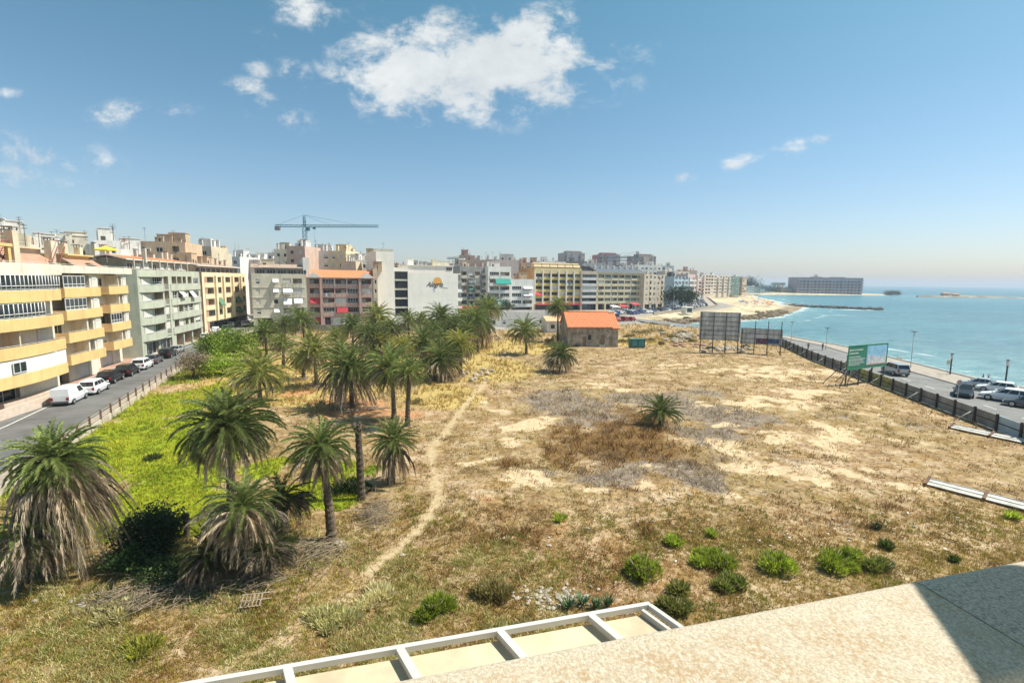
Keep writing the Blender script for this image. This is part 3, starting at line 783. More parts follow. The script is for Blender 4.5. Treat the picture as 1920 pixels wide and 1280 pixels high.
LST = [
 (484, 703, 488, 752, 64, 'broad yellow green palm at the edge of the bright grass', 1),
 (656, 692, 660, 764, 62, 'wide palm with a thick pale skirt down to the ground', 2),
 (735, 694, 739, 784, 60, 'tall palm with two slim trunks crossing below its crown', 0),
 (768, 700, 764, 800, 40, 'slim palm just right of the crossing trunks', 3),
 (589, 662, 594, 726, 48, 'palm with orange fruit stalks and a clear dark trunk', 1),
 (568, 676, 569, 709, 28, 'small palm tucked behind the palm with orange fruit stalks', 0),
 (531, 645, 532, 690, 26, 'small palm with a straight thin trunk in golden grass', 3),
 (497, 627, 501, 678, 34, 'green palm nearest the railing of the street', 0),
 (863, 648, 864, 705, 36, 'palm at the right end of the grove by the rubble', 4),
 (827, 676, 830, 712, 42, 'squat palm with dead fronds piled at its base', 2),
 (793, 646, 793, 686, 42, 'mid grove palm in front of the white hotel wall', 0),
 (833, 638, 834, 680, 28, 'narrow palm behind the squat palm', 3),
 (716, 645, 716, 680, 30, 'yellowish palm in the middle of the grove', 4),
 (890, 602, 897, 662, 36, 'palm beside the bent dead trunks at the back of the grove', 0),
 (916, 580, 915, 640, 33, 'tallest palm at the back right of the grove', 3),
 (766, 603, 767, 642, 26, 'back row palm with a black trunk before the white hotel', 3),
 (825, 597, 825, 650, 32, 'back row palm with a round crown before the hotel logo wall', 0),
 (709, 596, 709, 650, 32, 'back row palm where the pink block meets the white hotel', 1),
 (565, 604, 572, 645, 33, 'back row palm in front of the gap between grey and pink blocks', 0),
]
for a in LST: palm(*a[:6], a[6])
HID = [(533, 611, 24, 'back row palm in front of the grey block', 0), (630, 630, 22, 'small back palm below the pink block doorway', 3), (661, 612, 30, 'back row palm under the pink block balconies', 0),
       (696, 628, 32, 'dense palm behind the wide skirted palm', 2), (733, 617, 24, 'brown skirted palm behind the mid grove', 2), (790, 600, 20, 'thin dusty palm in the back row before the white hotel', 3),
       (851, 612, 27, 'back palm below the right edge of the hotel wall', 0), (877, 622, 27, 'dusty palm near the back right of the grove', 3), (905, 612, 24, 'dry palm over the bent dead trunks', 2),
       (640, 655, 26, 'low palm left of the wide skirted palm', 3), (755, 650, 26, 'low yellow palm in the middle of the grove', 4), (812, 620, 24, 'shaded palm in the back right of the grove', 0),
       (870, 596, 24, 'pale palm between hotel and red hoarding', 3)]
for (px, py, r, lb, v) in HID:
    palm(px, py, px, py, r, lb, v, hidden_z=4.6 if py > 598 else 5.2)
# bare stump
f = G(678, 934)
mb = MB(); tp = D(671, 797, f.y)
k = 26; rr = random.Random(4)
mb.tube([(0 + (tp.x - f.x) * (i / k), 0, -.1 + (tp.z + .1) * i / k) for i in range(k + 1)],
        [(.27 - .09 * i / k) * (1 + (.08 if i % 2 else -.06)) * (1.25 if i > k - 3 else 1) for i in range(k + 1)], 12, 0, True, False)
for i in range(16):
    a = rr.uniform(0, 6.28); c = Vector((tp.x - f.x + cos(a) * .16, sin(a) * .16, tp.z - rr.uniform(0, .5)))
    mb.tube([c, c + Vector((cos(a) * .15, sin(a) * .15, .22))], [.05, .03], 4)
o = mb.build('palm_stump', barkd); o.location = (f.x, f.y, 0)
setp(o, 'tall bare dead palm trunk without a crown beside the short spiky palm', 'palm trunk')
f = G(350, 1008); mb = MB()
mb.tube([(0, 0, -.1), (.05, .02, .8), (0, .05, 1.35)], [.17, .15, .16], 10, 0, True, False); mb.tube([(0, .05, 1.3), (.1, .05, 1.42)], [.1, .05], 6)
o = mb.build('palm_stump', barkd); o.location = (f.x, f.y, 0); setp(o, 'short dark cut trunk at the edge of the shaded thicket', 'palm trunk')
# bent dead trunks at the back of the grove
for (x0, x1, yb, lab) in ((897, 888, 660, 'bent dead palm trunk arching left at the back of the grove'), (912, 925, 652, 'leaning dead palm trunk right of the arching one')):
    f = G(x0, yb); mb = MB(); h = 2.6; dx = (x1 - x0) / F * f.y * 2
    mb.tube([(0, 0, -.1), (0, 0, h * .5), (dx * .2, 0, h * .9), (dx * .7, .1, h), (dx, .2, h * .8)], [.2, .17, .15, .12, .1], 8, 0, True, False)
    for j in range(9):
        t = j / 8; c = Vector((dx * (.3 + .7 * t), .1, h * (1 - .2 * t)))
        mb.tube([c, c + Vector((rr.uniform(-.2, .2), rr.uniform(-.2, .2), -1.0 - rr.random()))], [.04, .02], 4)
    o = mb.build('dead_palm_trunk', woodg); o.location = (f.x, f.y, 0); setp(o, lab, 'palm trunk')

# ---- bushes
BUSH = leafmat('bush_leaf', .6, .38)
def shoots(name, rs, rx, ry, h, n_, col, ll=.34, lw=.05, tight=.5, z0=0, dark=.7):
    "ragged clumps of upright feathery shoots"
    K = rs.randint(6, 11); ca = rs.rand(K) * 2 * pi; cr = rs.rand(K) ** .6 * .72
    cx, cy, ch, cs = np.cos(ca) * cr * rx, np.sin(ca) * cr * ry, h * rs.uniform(.35, 1.0, K) * (1 - .35 * cr), rs.uniform(.22, .46, K)
    w_ = rs.randint(0, K, n_); a = rs.rand(n_) * 2 * pi; r = rs.rand(n_) ** .6; nz_ = rs.rand(n_) ** .7
    B = np.stack([cx[w_] + np.cos(a) * r * rx * cs[w_], cy[w_] + np.sin(a) * r * ry * cs[w_], z0 + ch[w_] * np.sqrt(np.clip(1 - r ** 2, 0, 1)) * nz_ * .8], 1)
    dr = np.stack([np.cos(a) * r * .7 + cx[w_] / rx * .4, np.sin(a) * r * .7 + cy[w_] / ry * .4, np.ones(n_) * 1.0], 1) + rs.normal(0, tight, (n_, 3)) * .55
    dr /= np.linalg.norm(dr, axis=1)[:, None]
    sd_ = np.cross(dr, rs.normal(0, 1, (n_, 3))); sd_ /= np.linalg.norm(sd_, axis=1)[:, None]
    L = ll * rs.uniform(.4, 1.25, (n_, 1)); lw = lw * .6
    V = np.stack([B - sd_ * lw * .5, B + dr * L * .5 - sd_ * lw, B + dr * L, B + dr * L * .5 + sd_ * lw], 1).reshape(-1, 3)
    dead = rs.rand(n_, 1) < .1; tone = rs.uniform(.8, 1.25, K)[w_][:, None]
    cc = np.where(dead, np.array([[.42, .32, .15]]), np.array(col)[None]) * rs.uniform(dark, 1.3, (n_, 1)) * tone
    return mesh_np(name, V, np.arange(n_ * 4).reshape(-1, 4), np.clip(np.repeat(cc, 4, 0), .004, 1), [BUSH])
def bush(px, py, rpx, hpx, label, seed, col=(.10, .155, .025), n_=1500, cat='bush', name='bush', group=None, ll=.34, ry=None, lw=.05):
    f = G(px, py); rs = np.random.RandomState(seed); k = f.y / F
    z = float(height(np.array([f.x]), np.array([f.y]))[0])
    o = empty(name, (f.x, f.y, z), 0, label, cat, group)
    rx = rpx * k * 1.0; h = hpx * k * .9
    mb = MB()
    rr = random.Random(seed)
    for i in range(7):
        a = rr.uniform(0, 6.28); mb.tube([(cos(a) * .05, sin(a) * .05, -.05), (cos(a) * rx * .3, sin(a) * rx * .3, h * .4), (cos(a) * rx * .6, sin(a) * rx * .6, h * .75)], [.03, .02, .01], 5)
    mb.build('stem', woodg, o)
    link('foliage', shoots('foliage', rs, rx, ry or rx * .9, h, n_, col, ll, lw), o)
    return o
gb = (.34, .42, .04)
bush(1202, 1082, 40, 52, 'rounded bright green bush left of the front row of bushes', 1, gb, 2600)
bush(1338, 1062, 52, 38, 'long low green bush in the middle of the front row', 2, gb, 2800)
bush(1455, 1068, 38, 48, 'round bright green bush in the front row with dense feathery shoots', 3, gb, 2600)
bush(1562, 1062, 40, 38, 'green bush third along the front row beside a smaller one', 4, gb, 2200)
bush(1592, 1052, 20, 34, 'narrow upright green bush touching the third front row bush', 5, gb, 900)
bush(1370, 1100, 34, 26, 'small dark green bush below the long low bush', 6, (.16, .20, .03), 1500)
bush(1274, 1112, 24, 26, 'small olive bush right of the rounded bright bush', 7, (.20, .21, .04), 1000)
bush(1265, 1142, 34, 22, 'olive bush at the corner of the white framed canopy', 8, (.18, .19, .04), 1400)
bush(1655, 1072, 28, 26, 'dull green bush just above the concrete parapet', 9, (.19, .22, .04), 1200)
bush(1262, 1020, 20, 20, 'small green bush above the front row on pale soil', 10, gb, 800)
bush(1330, 1008, 10, 10, 'tiny green tuft above the long low bush', 11, gb, 300)
bush(1662, 1032, 12, 16, 'tiny dark bush alone right of the front row', 12, (.08, .12, .02), 400)
bush(1640, 990, 9, 9, 'tiny dark bush higher up the slope to the right', 13, (.06, .08, .03), 260)
bush(1790, 1052, 8, 8, 'tiny green tuft near the right parapet', 14, (.08, .12, .02), 220)
bush(1892, 972, 16, 14, 'small green bush below the long fallen fence panel', 15, gb, 520)
bush(1050, 976, 13, 10, 'small round green bush alone on the pale soil', 16, gb, 380)
bush(812, 1148, 42, 58, 'ragged bright green bush beside the white weeds', 17, gb, 2600)
bush(925, 1120, 42, 40, 'dry olive bush between the ragged green bush and the rubble', 18, (.30, .25, .08), 1800)
bush(285, 862, 18, 12, 'small dark shrub in the bright grass', 19, (.07, .10, .02), 500)
bush(660, 915, 42, 44, 'dark leafy bush behind the bare palm stump', 20, (.045, .085, .02), 2200)
bush(520, 1030, 38, 22, 'bright green weeds at the foot of the slim near palm', 21, (.30, .36, .04), 1200)
bush(225, 1150, 46, 12, 'pale flowering weeds by the dead frond heap', 22, (.62, .56, .26), 1500)
bush(265, 1215, 34, 18, 'yellow green weed clump near the bottom left', 23, (.36, .36, .05), 900)
bush(620, 1155, 60, 10, 'long pale weed clump below the wooden frame', 24, (.58, .54, .24), 1700)
bush(700, 1120, 50, 9, 'whitish weed clump left of the ragged green bush', 25, (.66, .60, .32), 1300)
bush(780, 755, 24, 8, 'low brown shrub right of the slim palm', 26, (.20, .16, .05), 400)
bush(1050, 640, 18, 46, 'dark ivy mass at the left wall of the orange roofed house', 27, (.03, .05, .018), 1500, cat='ivy', name='ivy_bush')
bush(1062, 640, 12, 52, 'dark creeper growing up the corner of the orange roofed house', 28, (.03, .05, .02), 1200, cat='creeper', name='creeper_bush')
for i, (px, py, r) in enumerate([(1085, 650, 12), (1170, 642, 16), (1220, 640, 18), (1255, 634, 20), (1200, 625, 20), (1240, 646, 12), (1330, 655, 10), (1395, 650, 12), (1180, 632, 12), (1030, 640, 12), (955, 632, 16), (1280, 628, 22), (1225, 622, 20), (1300, 640, 12)]):
    bush(px, py, r, r * .6, 'low dusty scrub bush near the orange roofed house and the cove', 60 + i, (.17, .15, .06), 420, group='scrub bushes by the cove', ll=.5, lw=.09)
# agave cluster
f = G(1105, 1138); rr = random.Random(9)
ag = mat('agave_leaf', (.10, .17, .07), .5, .2, 3)
for j, (dx, dy) in enumerate([(-.9, 0), (-.3, .15), (.25, -.05), (.8, .1)]):
    mb = MB()
    for i in range(22):
        a = i * 2.4; e = rr.uniform(.5, 1.3); L = rr.uniform(.45, .7)
        d = Vector((cos(a) * cos(e), sin(a) * cos(e), sin(e))); s = Vector((-sin(a), cos(a), 0)) * .035
        c = Vector((0, 0, 0)); u = d.cross(s).normalized() * .02
        mb.face([c - s, c + s, c + d * L * .6 + s * .9, c + d * L + u, c + d * L * .6 - s * .9])
        mb.face([c - s, c + d * L * .6 - s * .9, c + d * L + u, c + d * L * .5 - u * 2])
    o = mb.build('agave', ag); o.location = (f.x + dx, f.y + dy, 0)
    setp(o, 'spiky blue green agave in the row above the white framed canopy', 'agave', 'agaves above the canopy')

# ---- leafy trees
def leaf_tree(name, loc, rx, ry, rz, h0, n_cl, per, leaf, col, label, seed, cat='tree', group=None, trunk=True):
    rs = np.random.RandomState(seed); rr = random.Random(seed)
    o = empty(name, loc, 0, label, cat, group)
    th = rs.rand(n_cl) * 2 * pi; ph = np.arccos(rs.uniform(-.55, 1, n_cl)); q = rs.rand(n_cl) ** .35
    lob = 1 + .22 * np.sin(th * 3 + 1) * np.sin(ph * 2)
    c = np.stack([np.cos(th) * np.sin(ph) * rx * q * lob, np.sin(th) * np.sin(ph) * ry * q * lob, h0 + np.cos(ph) * rz * q * lob], 1)
    tot = n_cl * per; cl = np.repeat(c, per, 0); sp = np.array([rx, ry, rz]) * .13 + leaf * .8
    p = cl + rs.normal(0, 1, (tot, 3)) * sp
    dr = rs.normal(0, 1, (tot, 3)); dr[:, 2] = abs(dr[:, 2]) * .6; dr /= np.linalg.norm(dr, axis=1)[:, None]
    s = np.cross(dr, rs.normal(0, 1, (tot, 3))); s /= np.linalg.norm(s, axis=1)[:, None]
    L = leaf * rs.uniform(.6, 1.3, (tot, 1))
    V = np.stack([p, p + dr * L * .5 - s * L * .3, p + dr * L, p + dr * L * .5 + s * L * .3], 1).reshape(-1, 3)
    V[:, 2] = np.maximum(V[:, 2], .02)
    cc = np.repeat(rs.uniform(.6, 1.4, n_cl), per)[:, None] * rs.uniform(.75, 1.25, (tot, 1))
    C = np.repeat(np.array(col)[None] * cc, 4, 0)
    link('crown', mesh_np('crown', V, np.arange(tot * 4).reshape(-1, 4), np.clip(C, .004, 1), [BUSH]), o)
    if trunk:
        mb = MB(); r = .035 * (h0 + rz) + .04
        mb.tube([(0, 0, -.1), (.1 * rx, 0, h0 * .5), (0, .05, h0)], [r, r * .7, r * .5], 8)
        for i in range(6):
            k = c[rr.randrange(n_cl)]; mb.tube([(0, 0, h0 * .5), tuple(k * np.array([.5, .5, .8])), tuple(k)], [r * .5, r * .3, r * .1], 5)
        mb.build('trunk', bark, o)
    return o
g = G(425, 690); leaf_tree('street_tree', (g.x, g.y + 2, 0), 3.4, 3.0, 2.3, 3.0, 60, 110, .30, (.20, .27, .03), 'large bright green tree beside the street railing', 1)
g = G(380, 690); leaf_tree('street_tree', (g.x, g.y + 4, 0), 3.0, 2.6, 2.0, 2.8, 45, 100, .30, (.17, .23, .03), 'green tree hanging over the street in front of the sage green block', 2)
g = G(408, 703); leaf_tree('street_tree', (g.x + .5, g.y, 0), 2.8, 2.4, 1.4, 1.5, 40, 100, .26, (.27, .38, .03), 'low lime green bush tree at the end of the bright grass', 3)
g = G(362, 708); leaf_tree('dry_bush', (g.x, g.y, 0), 1.9, 1.9, 1.7, 2.0, 30, 90, .22, (.26, .20, .13), 'pale brown dry bush at the corner of the street railing', 4, cat='bush')
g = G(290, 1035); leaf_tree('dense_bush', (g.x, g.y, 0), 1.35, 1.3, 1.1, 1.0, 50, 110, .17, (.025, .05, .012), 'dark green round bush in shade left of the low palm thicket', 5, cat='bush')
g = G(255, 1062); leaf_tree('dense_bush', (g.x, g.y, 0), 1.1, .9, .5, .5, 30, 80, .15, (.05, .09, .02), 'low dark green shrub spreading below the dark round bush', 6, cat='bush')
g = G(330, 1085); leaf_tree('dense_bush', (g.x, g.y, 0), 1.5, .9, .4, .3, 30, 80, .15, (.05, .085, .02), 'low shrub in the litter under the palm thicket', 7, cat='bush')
tgr = 'trees along the distant seafront'
leaf_tree('ficus_tree', (85, 252, 0), 8.5, 6, 5, 6.0, 60, 80, .8, (.035, .06, .022), 'big dark ficus tree between the beige block and the pale blue block', 8)
leaf_tree('palm_clump', (250, 620, 0), 10, 6, 7, 8, 40, 60, 1.4, (.05, .08, .035), 'tree group right of the green netted block on the beach front', 9)
leaf_tree('seafront_tree', (356, 752, -1), 16, 10, 12, 10, 50, 60, 1.8, (.045, .075, .035), 'large dark tree group left of the long building on the headland', 10, group=None)
leaf_tree('seafront_tree', (395, 770, -1), 16, 8, 5, 5, 30, 50, 1.6, (.05, .08, .035), 'low trees beside the long building on the headland', 11)
leaf_tree('seafront_tree', (274, 640, 0), 7, 5, 5, 6, 30, 50, 1.3, (.05, .085, .04), 'small trees behind the beach parasols', 12)
leaf_tree('seafront_tree', (590, 778, -2), 12, 6, 2.2, 2.2, 30, 50, 1.6, (.06, .08, .04), 'low trees at the seaward tip of the headland', 13)
leaf_tree('street_tree', (-2, 192, 0), 3, 3, 2, 4, 20, 60, .5, (.05, .07, .03), 'dark street tree in front of the dark balconied block', 14)
g = G(459, 612); leaf_tree('street_tree', (-72, 152, 0), 2.2, 2.2, 4.5, 7, 40, 70, .4, (.05, .07, .02), 'slender street tree at the corner of the grey block', 15)

# ---- litter: dead fronds, branches, stones
def sticks(name, label, spots, seed, n_, L, m, r=.02, cat='branches', name_kind='stuff'):
    rr = random.Random(seed); mb = MB()
    for i in range(n_):
        px, py, sx_, sy_ = spots[rr.randrange(len(spots))]
        c = G(px + rr.gauss(0, sx_), py + rr.gauss(0, sy_)); a = rr.gauss(.45, .8) if rr.random() < .7 else rr.uniform(0, 6.28); l_ = L * rr.uniform(.3, 1.3)
        z = .05 + rr.random() * .22
        d = Vector((cos(a), sin(a), rr.uniform(-.12, .15))) * l_ * .5; q = Vector((-sin(a), cos(a), 0)) * l_ * rr.uniform(-.12, .12)
        c.z = z + .15
        mb.tube([c - d, c + q, c + d], [r * rr.uniform(.7, 1.6), r, r * .5], 4)
    return setp(mb.build(name, m), label, cat, kind=name_kind)
sticks('dead_frond_litter', 'heap of fallen dead palm fronds and branches under the near palms', [(520, 1060, 70, 16), (430, 1085, 60, 14), (590, 1035, 34, 10), (340, 1110, 60, 14), (250, 1130, 34, 12)], 3, 700, 1.3, woodg, .013)
sticks('dead_frond_litter', 'fallen grey branches beside the dead palm stump', [(705, 950, 16, 16), (700, 975, 18, 14)], 4, 170, 1.4, woodg, .012)
sticks('dead_frond_litter', 'scattered twigs under the grove palms', [(670, 770, 40, 4), (600, 728, 24, 3), (830, 712, 26, 3), (560, 712, 30, 3)], 5, 120, 2.0, woodg, .04)
stone = mat('pale_stone', (.42, .36, .28), .9, .2, 2, .5, 8)
def rubble(label, px, py, sx_, sy_, n_, size, seed, m=stone, name='rubble_heap'):
    rr = random.Random(seed); mb = MB()
    for i in range(n_):
        c = G(px + rr.gauss(0, sx_), py + rr.gauss(0, sy_)); s = size * rr.uniform(.4, 1.3)
        c.z = float(height(np.array([c.x]), np.array([c.y]))[0]) + s * .3
        mb.blob(c, (s * rr.uniform(.7, 1.3), s * rr.uniform(.7, 1.2), s * rr.uniform(.4, .8)), 0, i, 1, .2)
    return setp(mb.build(name, m), label, 'rubble', kind='stuff')
rubble('heap of broken pale stones above the canopy corner', 1045, 1118, 34, 10, 150, .11, 1)
rubble('white rubble at the right end of the palm grove', 905, 703, 12, 5, 22, .4, 2)
rubble('white rubble under the last palm of the grove', 868, 702, 14, 3, 14, .35, 3)
rubble('pile of pale boulders by the cove', 1275, 632, 14, 5, 50, .8, 4)
rubble('reddish stones in front of the boulder pile', 1290, 646, 20, 2, 26, .5, 5, mat('red_stone', (.42, .25, .17), .9, .2, 2))
rubble('grey stones behind the tall grey billboard', 1355, 655, 24, 3, 60, .45, 6)
rubble('white scrap by the foot of the slim near palm', 640, 1022, 10, 4, 9, .14, 7)
rubble('white litter scattered on the right side of the lot', 1560, 1000, 170, 30, 36, .07, 8, mat('litter', (.8, .8, .78), .7, .05))
rubble('pale stones scattered over the bare soil', 1200, 900, 240, 90, 160, .10, 9)
rubble('pale stones by the fence of the seafront road', 1720, 720, 60, 14, 30, .14, 10)
rubble('stones in the left foreground grass', 140, 1120, 60, 18, 26, .12, 11)

rr_ = random.Random(77)
rkc = mat('cove_rock', (.20, .15, .09), .9, .3, .5)
mb = MB()
for i in range(240):
    P_ = [(66, 196), (80, 208), (103, 221), (130, 247), (157, 285)]; k = rr_.randrange(4); t = rr_.random()
    x = P_[k][0] + (P_[k + 1][0] - P_[k][0]) * t + rr_.gauss(-1, 2.2); y = P_[k][1] + (P_[k + 1][1] - P_[k][1]) * t + rr_.gauss(1.5, 2.5); s = rr_.uniform(.5, 1.7)
    mb.blob((x, y, float(height(np.array([x]), np.array([y]))[0]) + .1), (s, s, s * .5), 0, i, 1, .25)
setp(mb.build('cove_rocks', [rkc]), 'dark brown rock ledges along the edge of the sandy beach', 'rocks', kind='stuff')
mb = MB()
for i in range(120):
    P_ = [(75, 143), (68, 152), (60, 165), (55, 175), (56, 186), (65, 196)]; k = rr_.randrange(5); t = rr_.random()
    x = P_[k][0] + (P_[k + 1][0] - P_[k][0]) * t + rr_.gauss(-1.5, 1.4); y = P_[k][1] + (P_[k + 1][1] - P_[k][1]) * t + rr_.gauss(0, 1.4); s = rr_.uniform(.4, 1.2)
    mb.blob((x, y, float(height(np.array([x]), np.array([y]))[0]) + .1), (s, s, s * .6), 0, i, 1, .25)
setp(mb.build('cove_rocks', [rkc]), 'dark rocks around the small cove behind the scrub', 'rocks', kind='stuff')
# ================================================================== BUILDINGS
glass = glassmat('window_glass', (.035, .045, .055), .07)
glassl = glassmat('pale_glass', (.16, .19, .20), .15)
frame_w = mat('white_frame', (.72, .71, .68), .5, .06)
frame_d = mat('dark_frame', (.10, .09, .08), .5, .1)
shutter = mat('roller_shutter', (.66, .63, .57), .6, .08)
railm = mat('rail_metal', (.62, .62, .60), .4, .05)
white = mat('white_render', (.80, .77, .71), .85, .07, .4, .15, 40, stain=.35)
cream = mat('cream_render', (.66, .56, .40), .85, .08, .4, .15, 40, stain=.35)
yellow = mat('yellow_render', (.72, .50, .21), .85, .06, .5, .15, 40, stain=.25)
orange = mat('orange_render', (.70, .43, .20), .85, .08, .5, .15, 40, stain=.25)
whitecr = mat('offwhite_render', (.72, .66, .54), .85, .08, .5, .15, 40, stain=.3)
sage = mat('sage_render', (.46, .48, .38), .85, .08, .5, .15, 40, stain=.4)
brickp = mat('pink_brick', (.45, .27, .19), .85, .12, .8, .15, 40, stain=.4)
greyb = mat('grey_render', (.62, .58, .46), .85, .08, .5, .15, 40, stain=.5)
greyd = mat('dark_grey_render', (.32, .31, .29), .85, .12, .5, .15, 40, stain=.4)
pinkr = mat('pink_render', (.58, .39, .32), .85, .1, .5, .15, 40, stain=.4)
beige = mat('beige_render', (.68, .56, .42), .85, .1, .5, .15, 40, stain=.4)
tan = mat('tan_render', (.60, .44, .29), .85, .1, .5, .15, 40, stain=.4)
tile = mat('roof_tile', (.56, .22, .10), .85, .2, 4, .6, 30)
tilel = mat('bright_roof_tile', (.68, .235, .105), .85, .12, 2, .6, 30)
slate = mat('slate_roof', (.10, .115, .14), .6, .15, 3)
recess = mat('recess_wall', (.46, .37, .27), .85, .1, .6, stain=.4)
awnw = mat('white_awning', (.74, .73, .72), .7, .05)
awnr = mat('red_awning', (.55, .06, .07), .8, .1)
awnt = mat('teal_awning', (.03, .30, .24), .8, .1)
awng = mat('green_awning', (.10, .22, .14), .8, .1)
darkm = mat('dark_metal', (.05, .05, .05), .6, .1)
deckm = mat('roof_deck', (.40, .30, .23), .9, .15)
redm = mat('red_stair', (.28, .07, .05), .6, .15)
terr = mat('terracotta_floor', (.45, .25, .17), .9, .1)

class Frame:
    def __init__(s, A, B, off=0):
        A = Vector((A[0], A[1], 0)); B = Vector((B[0], B[1], 0))
        s.u = (B - A).normalized(); s.W = (B - A).length; s.n = Vector((-s.u.y, s.u.x, 0))   # n points into the building
        s.A = A; s.rz = atan2(s.u.y, s.u.x)
    def M(s, root_loc): return Matrix.Translation(s.A - Vector(root_loc)) @ Matrix.Rotation(s.rz, 4, 'Z')

CACHE = {}
def window_mesh(w_, h_, kind='win', fm=frame_w, gm=glass, nm=None):
    w_ = round(w_, 1); h_ = round(h_, 1); nm = nm or max(1, round(w_ / .85))
    key = (w_, h_, kind, fm.name, gm.name, nm)
    if key in CACHE: return CACHE[key]
    mb = MB(); t = .07
    if kind == 'shut':
        k = int(h_ / .14)
        for i in range(k):
            z = i * h_ / k; mb.box(0, -.02 - .012 * (i % 2), z, w_, .03, z + h_ / k, 0)
        mb.box(0, -.06, h_ - .18, w_, .03, h_, 0)
        me = mb.mesh('shutter', [shutter])
    else:
        half = kind == 'half'
        zt = h_ * .45 if half else h_
        mb.box(0, -.03, 0, t, .04, h_, 0); mb.box(w_ - t, -.03, 0, w_, .04, h_, 0)
        mb.box(t, -.03, 0, w_ - t, .04, t, 0); mb.box(t, -.03, h_ - t, w_ - t, .04, h_, 0)
        for i in range(1, nm):
            x = w_ * i / nm; mb.box(x - t / 2, -.035, t, x + t / 2, .035, h_ - t, 0)
        if kind == 'gal': mb.box(t, -.04, h_ * .28, w_ - t, .045, h_ * .28 + t, 0)
        mb.face([(t, 0, t), (w_ - t, 0, t), (w_ - t, 0, h_ - t), (t, 0, h_ - t)], 1)
        if half: mb.box(t, -.045, zt, w_ - t, -.015, h_ - t, 2)
        me = mb.mesh('window', [fm, gm, shutter])
    CACHE[key] = me
    return me

def balcony_mesh(w_, proj, ph, kind, m_front, m_side=None, dep=.12):
    key = ('balc', round(w_, 1), proj, ph, kind, m_front.name, (m_side or m_front).name); w_ = round(w_, 1)
    if key in CACHE: return CACHE[key]
    mb = MB()
    mb.box(0, -proj, -.18, w_, 0, 0, 0)
    if kind == 'solid':
        mb.box(0, -proj, .002, w_, -proj + .12, ph, 0); mb.box(0, -proj + .121, .002, .12, -.002, ph, 1); mb.box(w_ - .12, -proj + .121, .002, w_, -.002, ph, 1)
        mb.tube([(0.02, -proj + .06, ph + .12), (w_ - .02, -proj + .06, ph + .12)], .025, 5, 2)
        for i in range(max(2, int(w_ / 1.6)) + 1):
            x = .05 + (w_ - .1) * i / max(2, int(w_ / 1.6)); mb.box(x - .015, -proj + .045, ph, x + .015, -proj + .075, ph + .12, 2)
    elif kind == 'rail':
        for z in (.15, .45, .75, 1.0): mb.tube([(.02, -proj + .05, z), (w_ - .02, -proj + .05, z)], .02, 4, 2)
        for x in np.arange(0.05, w_, .22): mb.box(x - .01, -proj + .04, .0, x + .01, -proj + .06, 1.0, 2)
        mb.box(.03, -proj, .95, .07, 0, 1, 2); mb.box(w_ - .07, -proj, .95, w_ - .03, 0, 1, 2)
    elif kind == 'glass':
        mb.box(0, -proj, .05, w_, -proj + .03, 1.0, 3); mb.tube([(0, -proj + .02, 1.03), (w_, -proj + .02, 1.03)], .03, 5, 2)
    me = mb.mesh('balcony', [m_front, m_side or m_front, railm, glassl]); CACHE[key] = me
    return me

def awning_mesh(w_, out, drop, m):
    w_ = round(w_, 1); key = ('awn', w_, out, drop, m.name)
    if key in CACHE: return CACHE[key]
    mb = MB(); th = .04
    P = [(0, 0, 0), (w_, 0, 0), (w_, -out, -drop), (0, -out, -drop)]
    mb.face(P); mb.face([(p[0], p[1], p[2] - th) for p in reversed(P)])
    for i in range(4):
        a, b = P[i], P[(i + 1) % 4]; mb.face([(a[0], a[1], a[2] - th), (b[0], b[1], b[2] - th), b, a])
    mb.box(0, -out - .02, -drop - .22, w_, -out, -drop)
    mb.tube([(.04, -.02, -drop), (.04, -out, -drop)], .02, 4); mb.tube([(w_ - .04, -.02, -drop), (w_ - .04, -out, -drop)], .02, 4)
    me = mb.mesh('awning', [m]); CACHE[key] = me
    return me

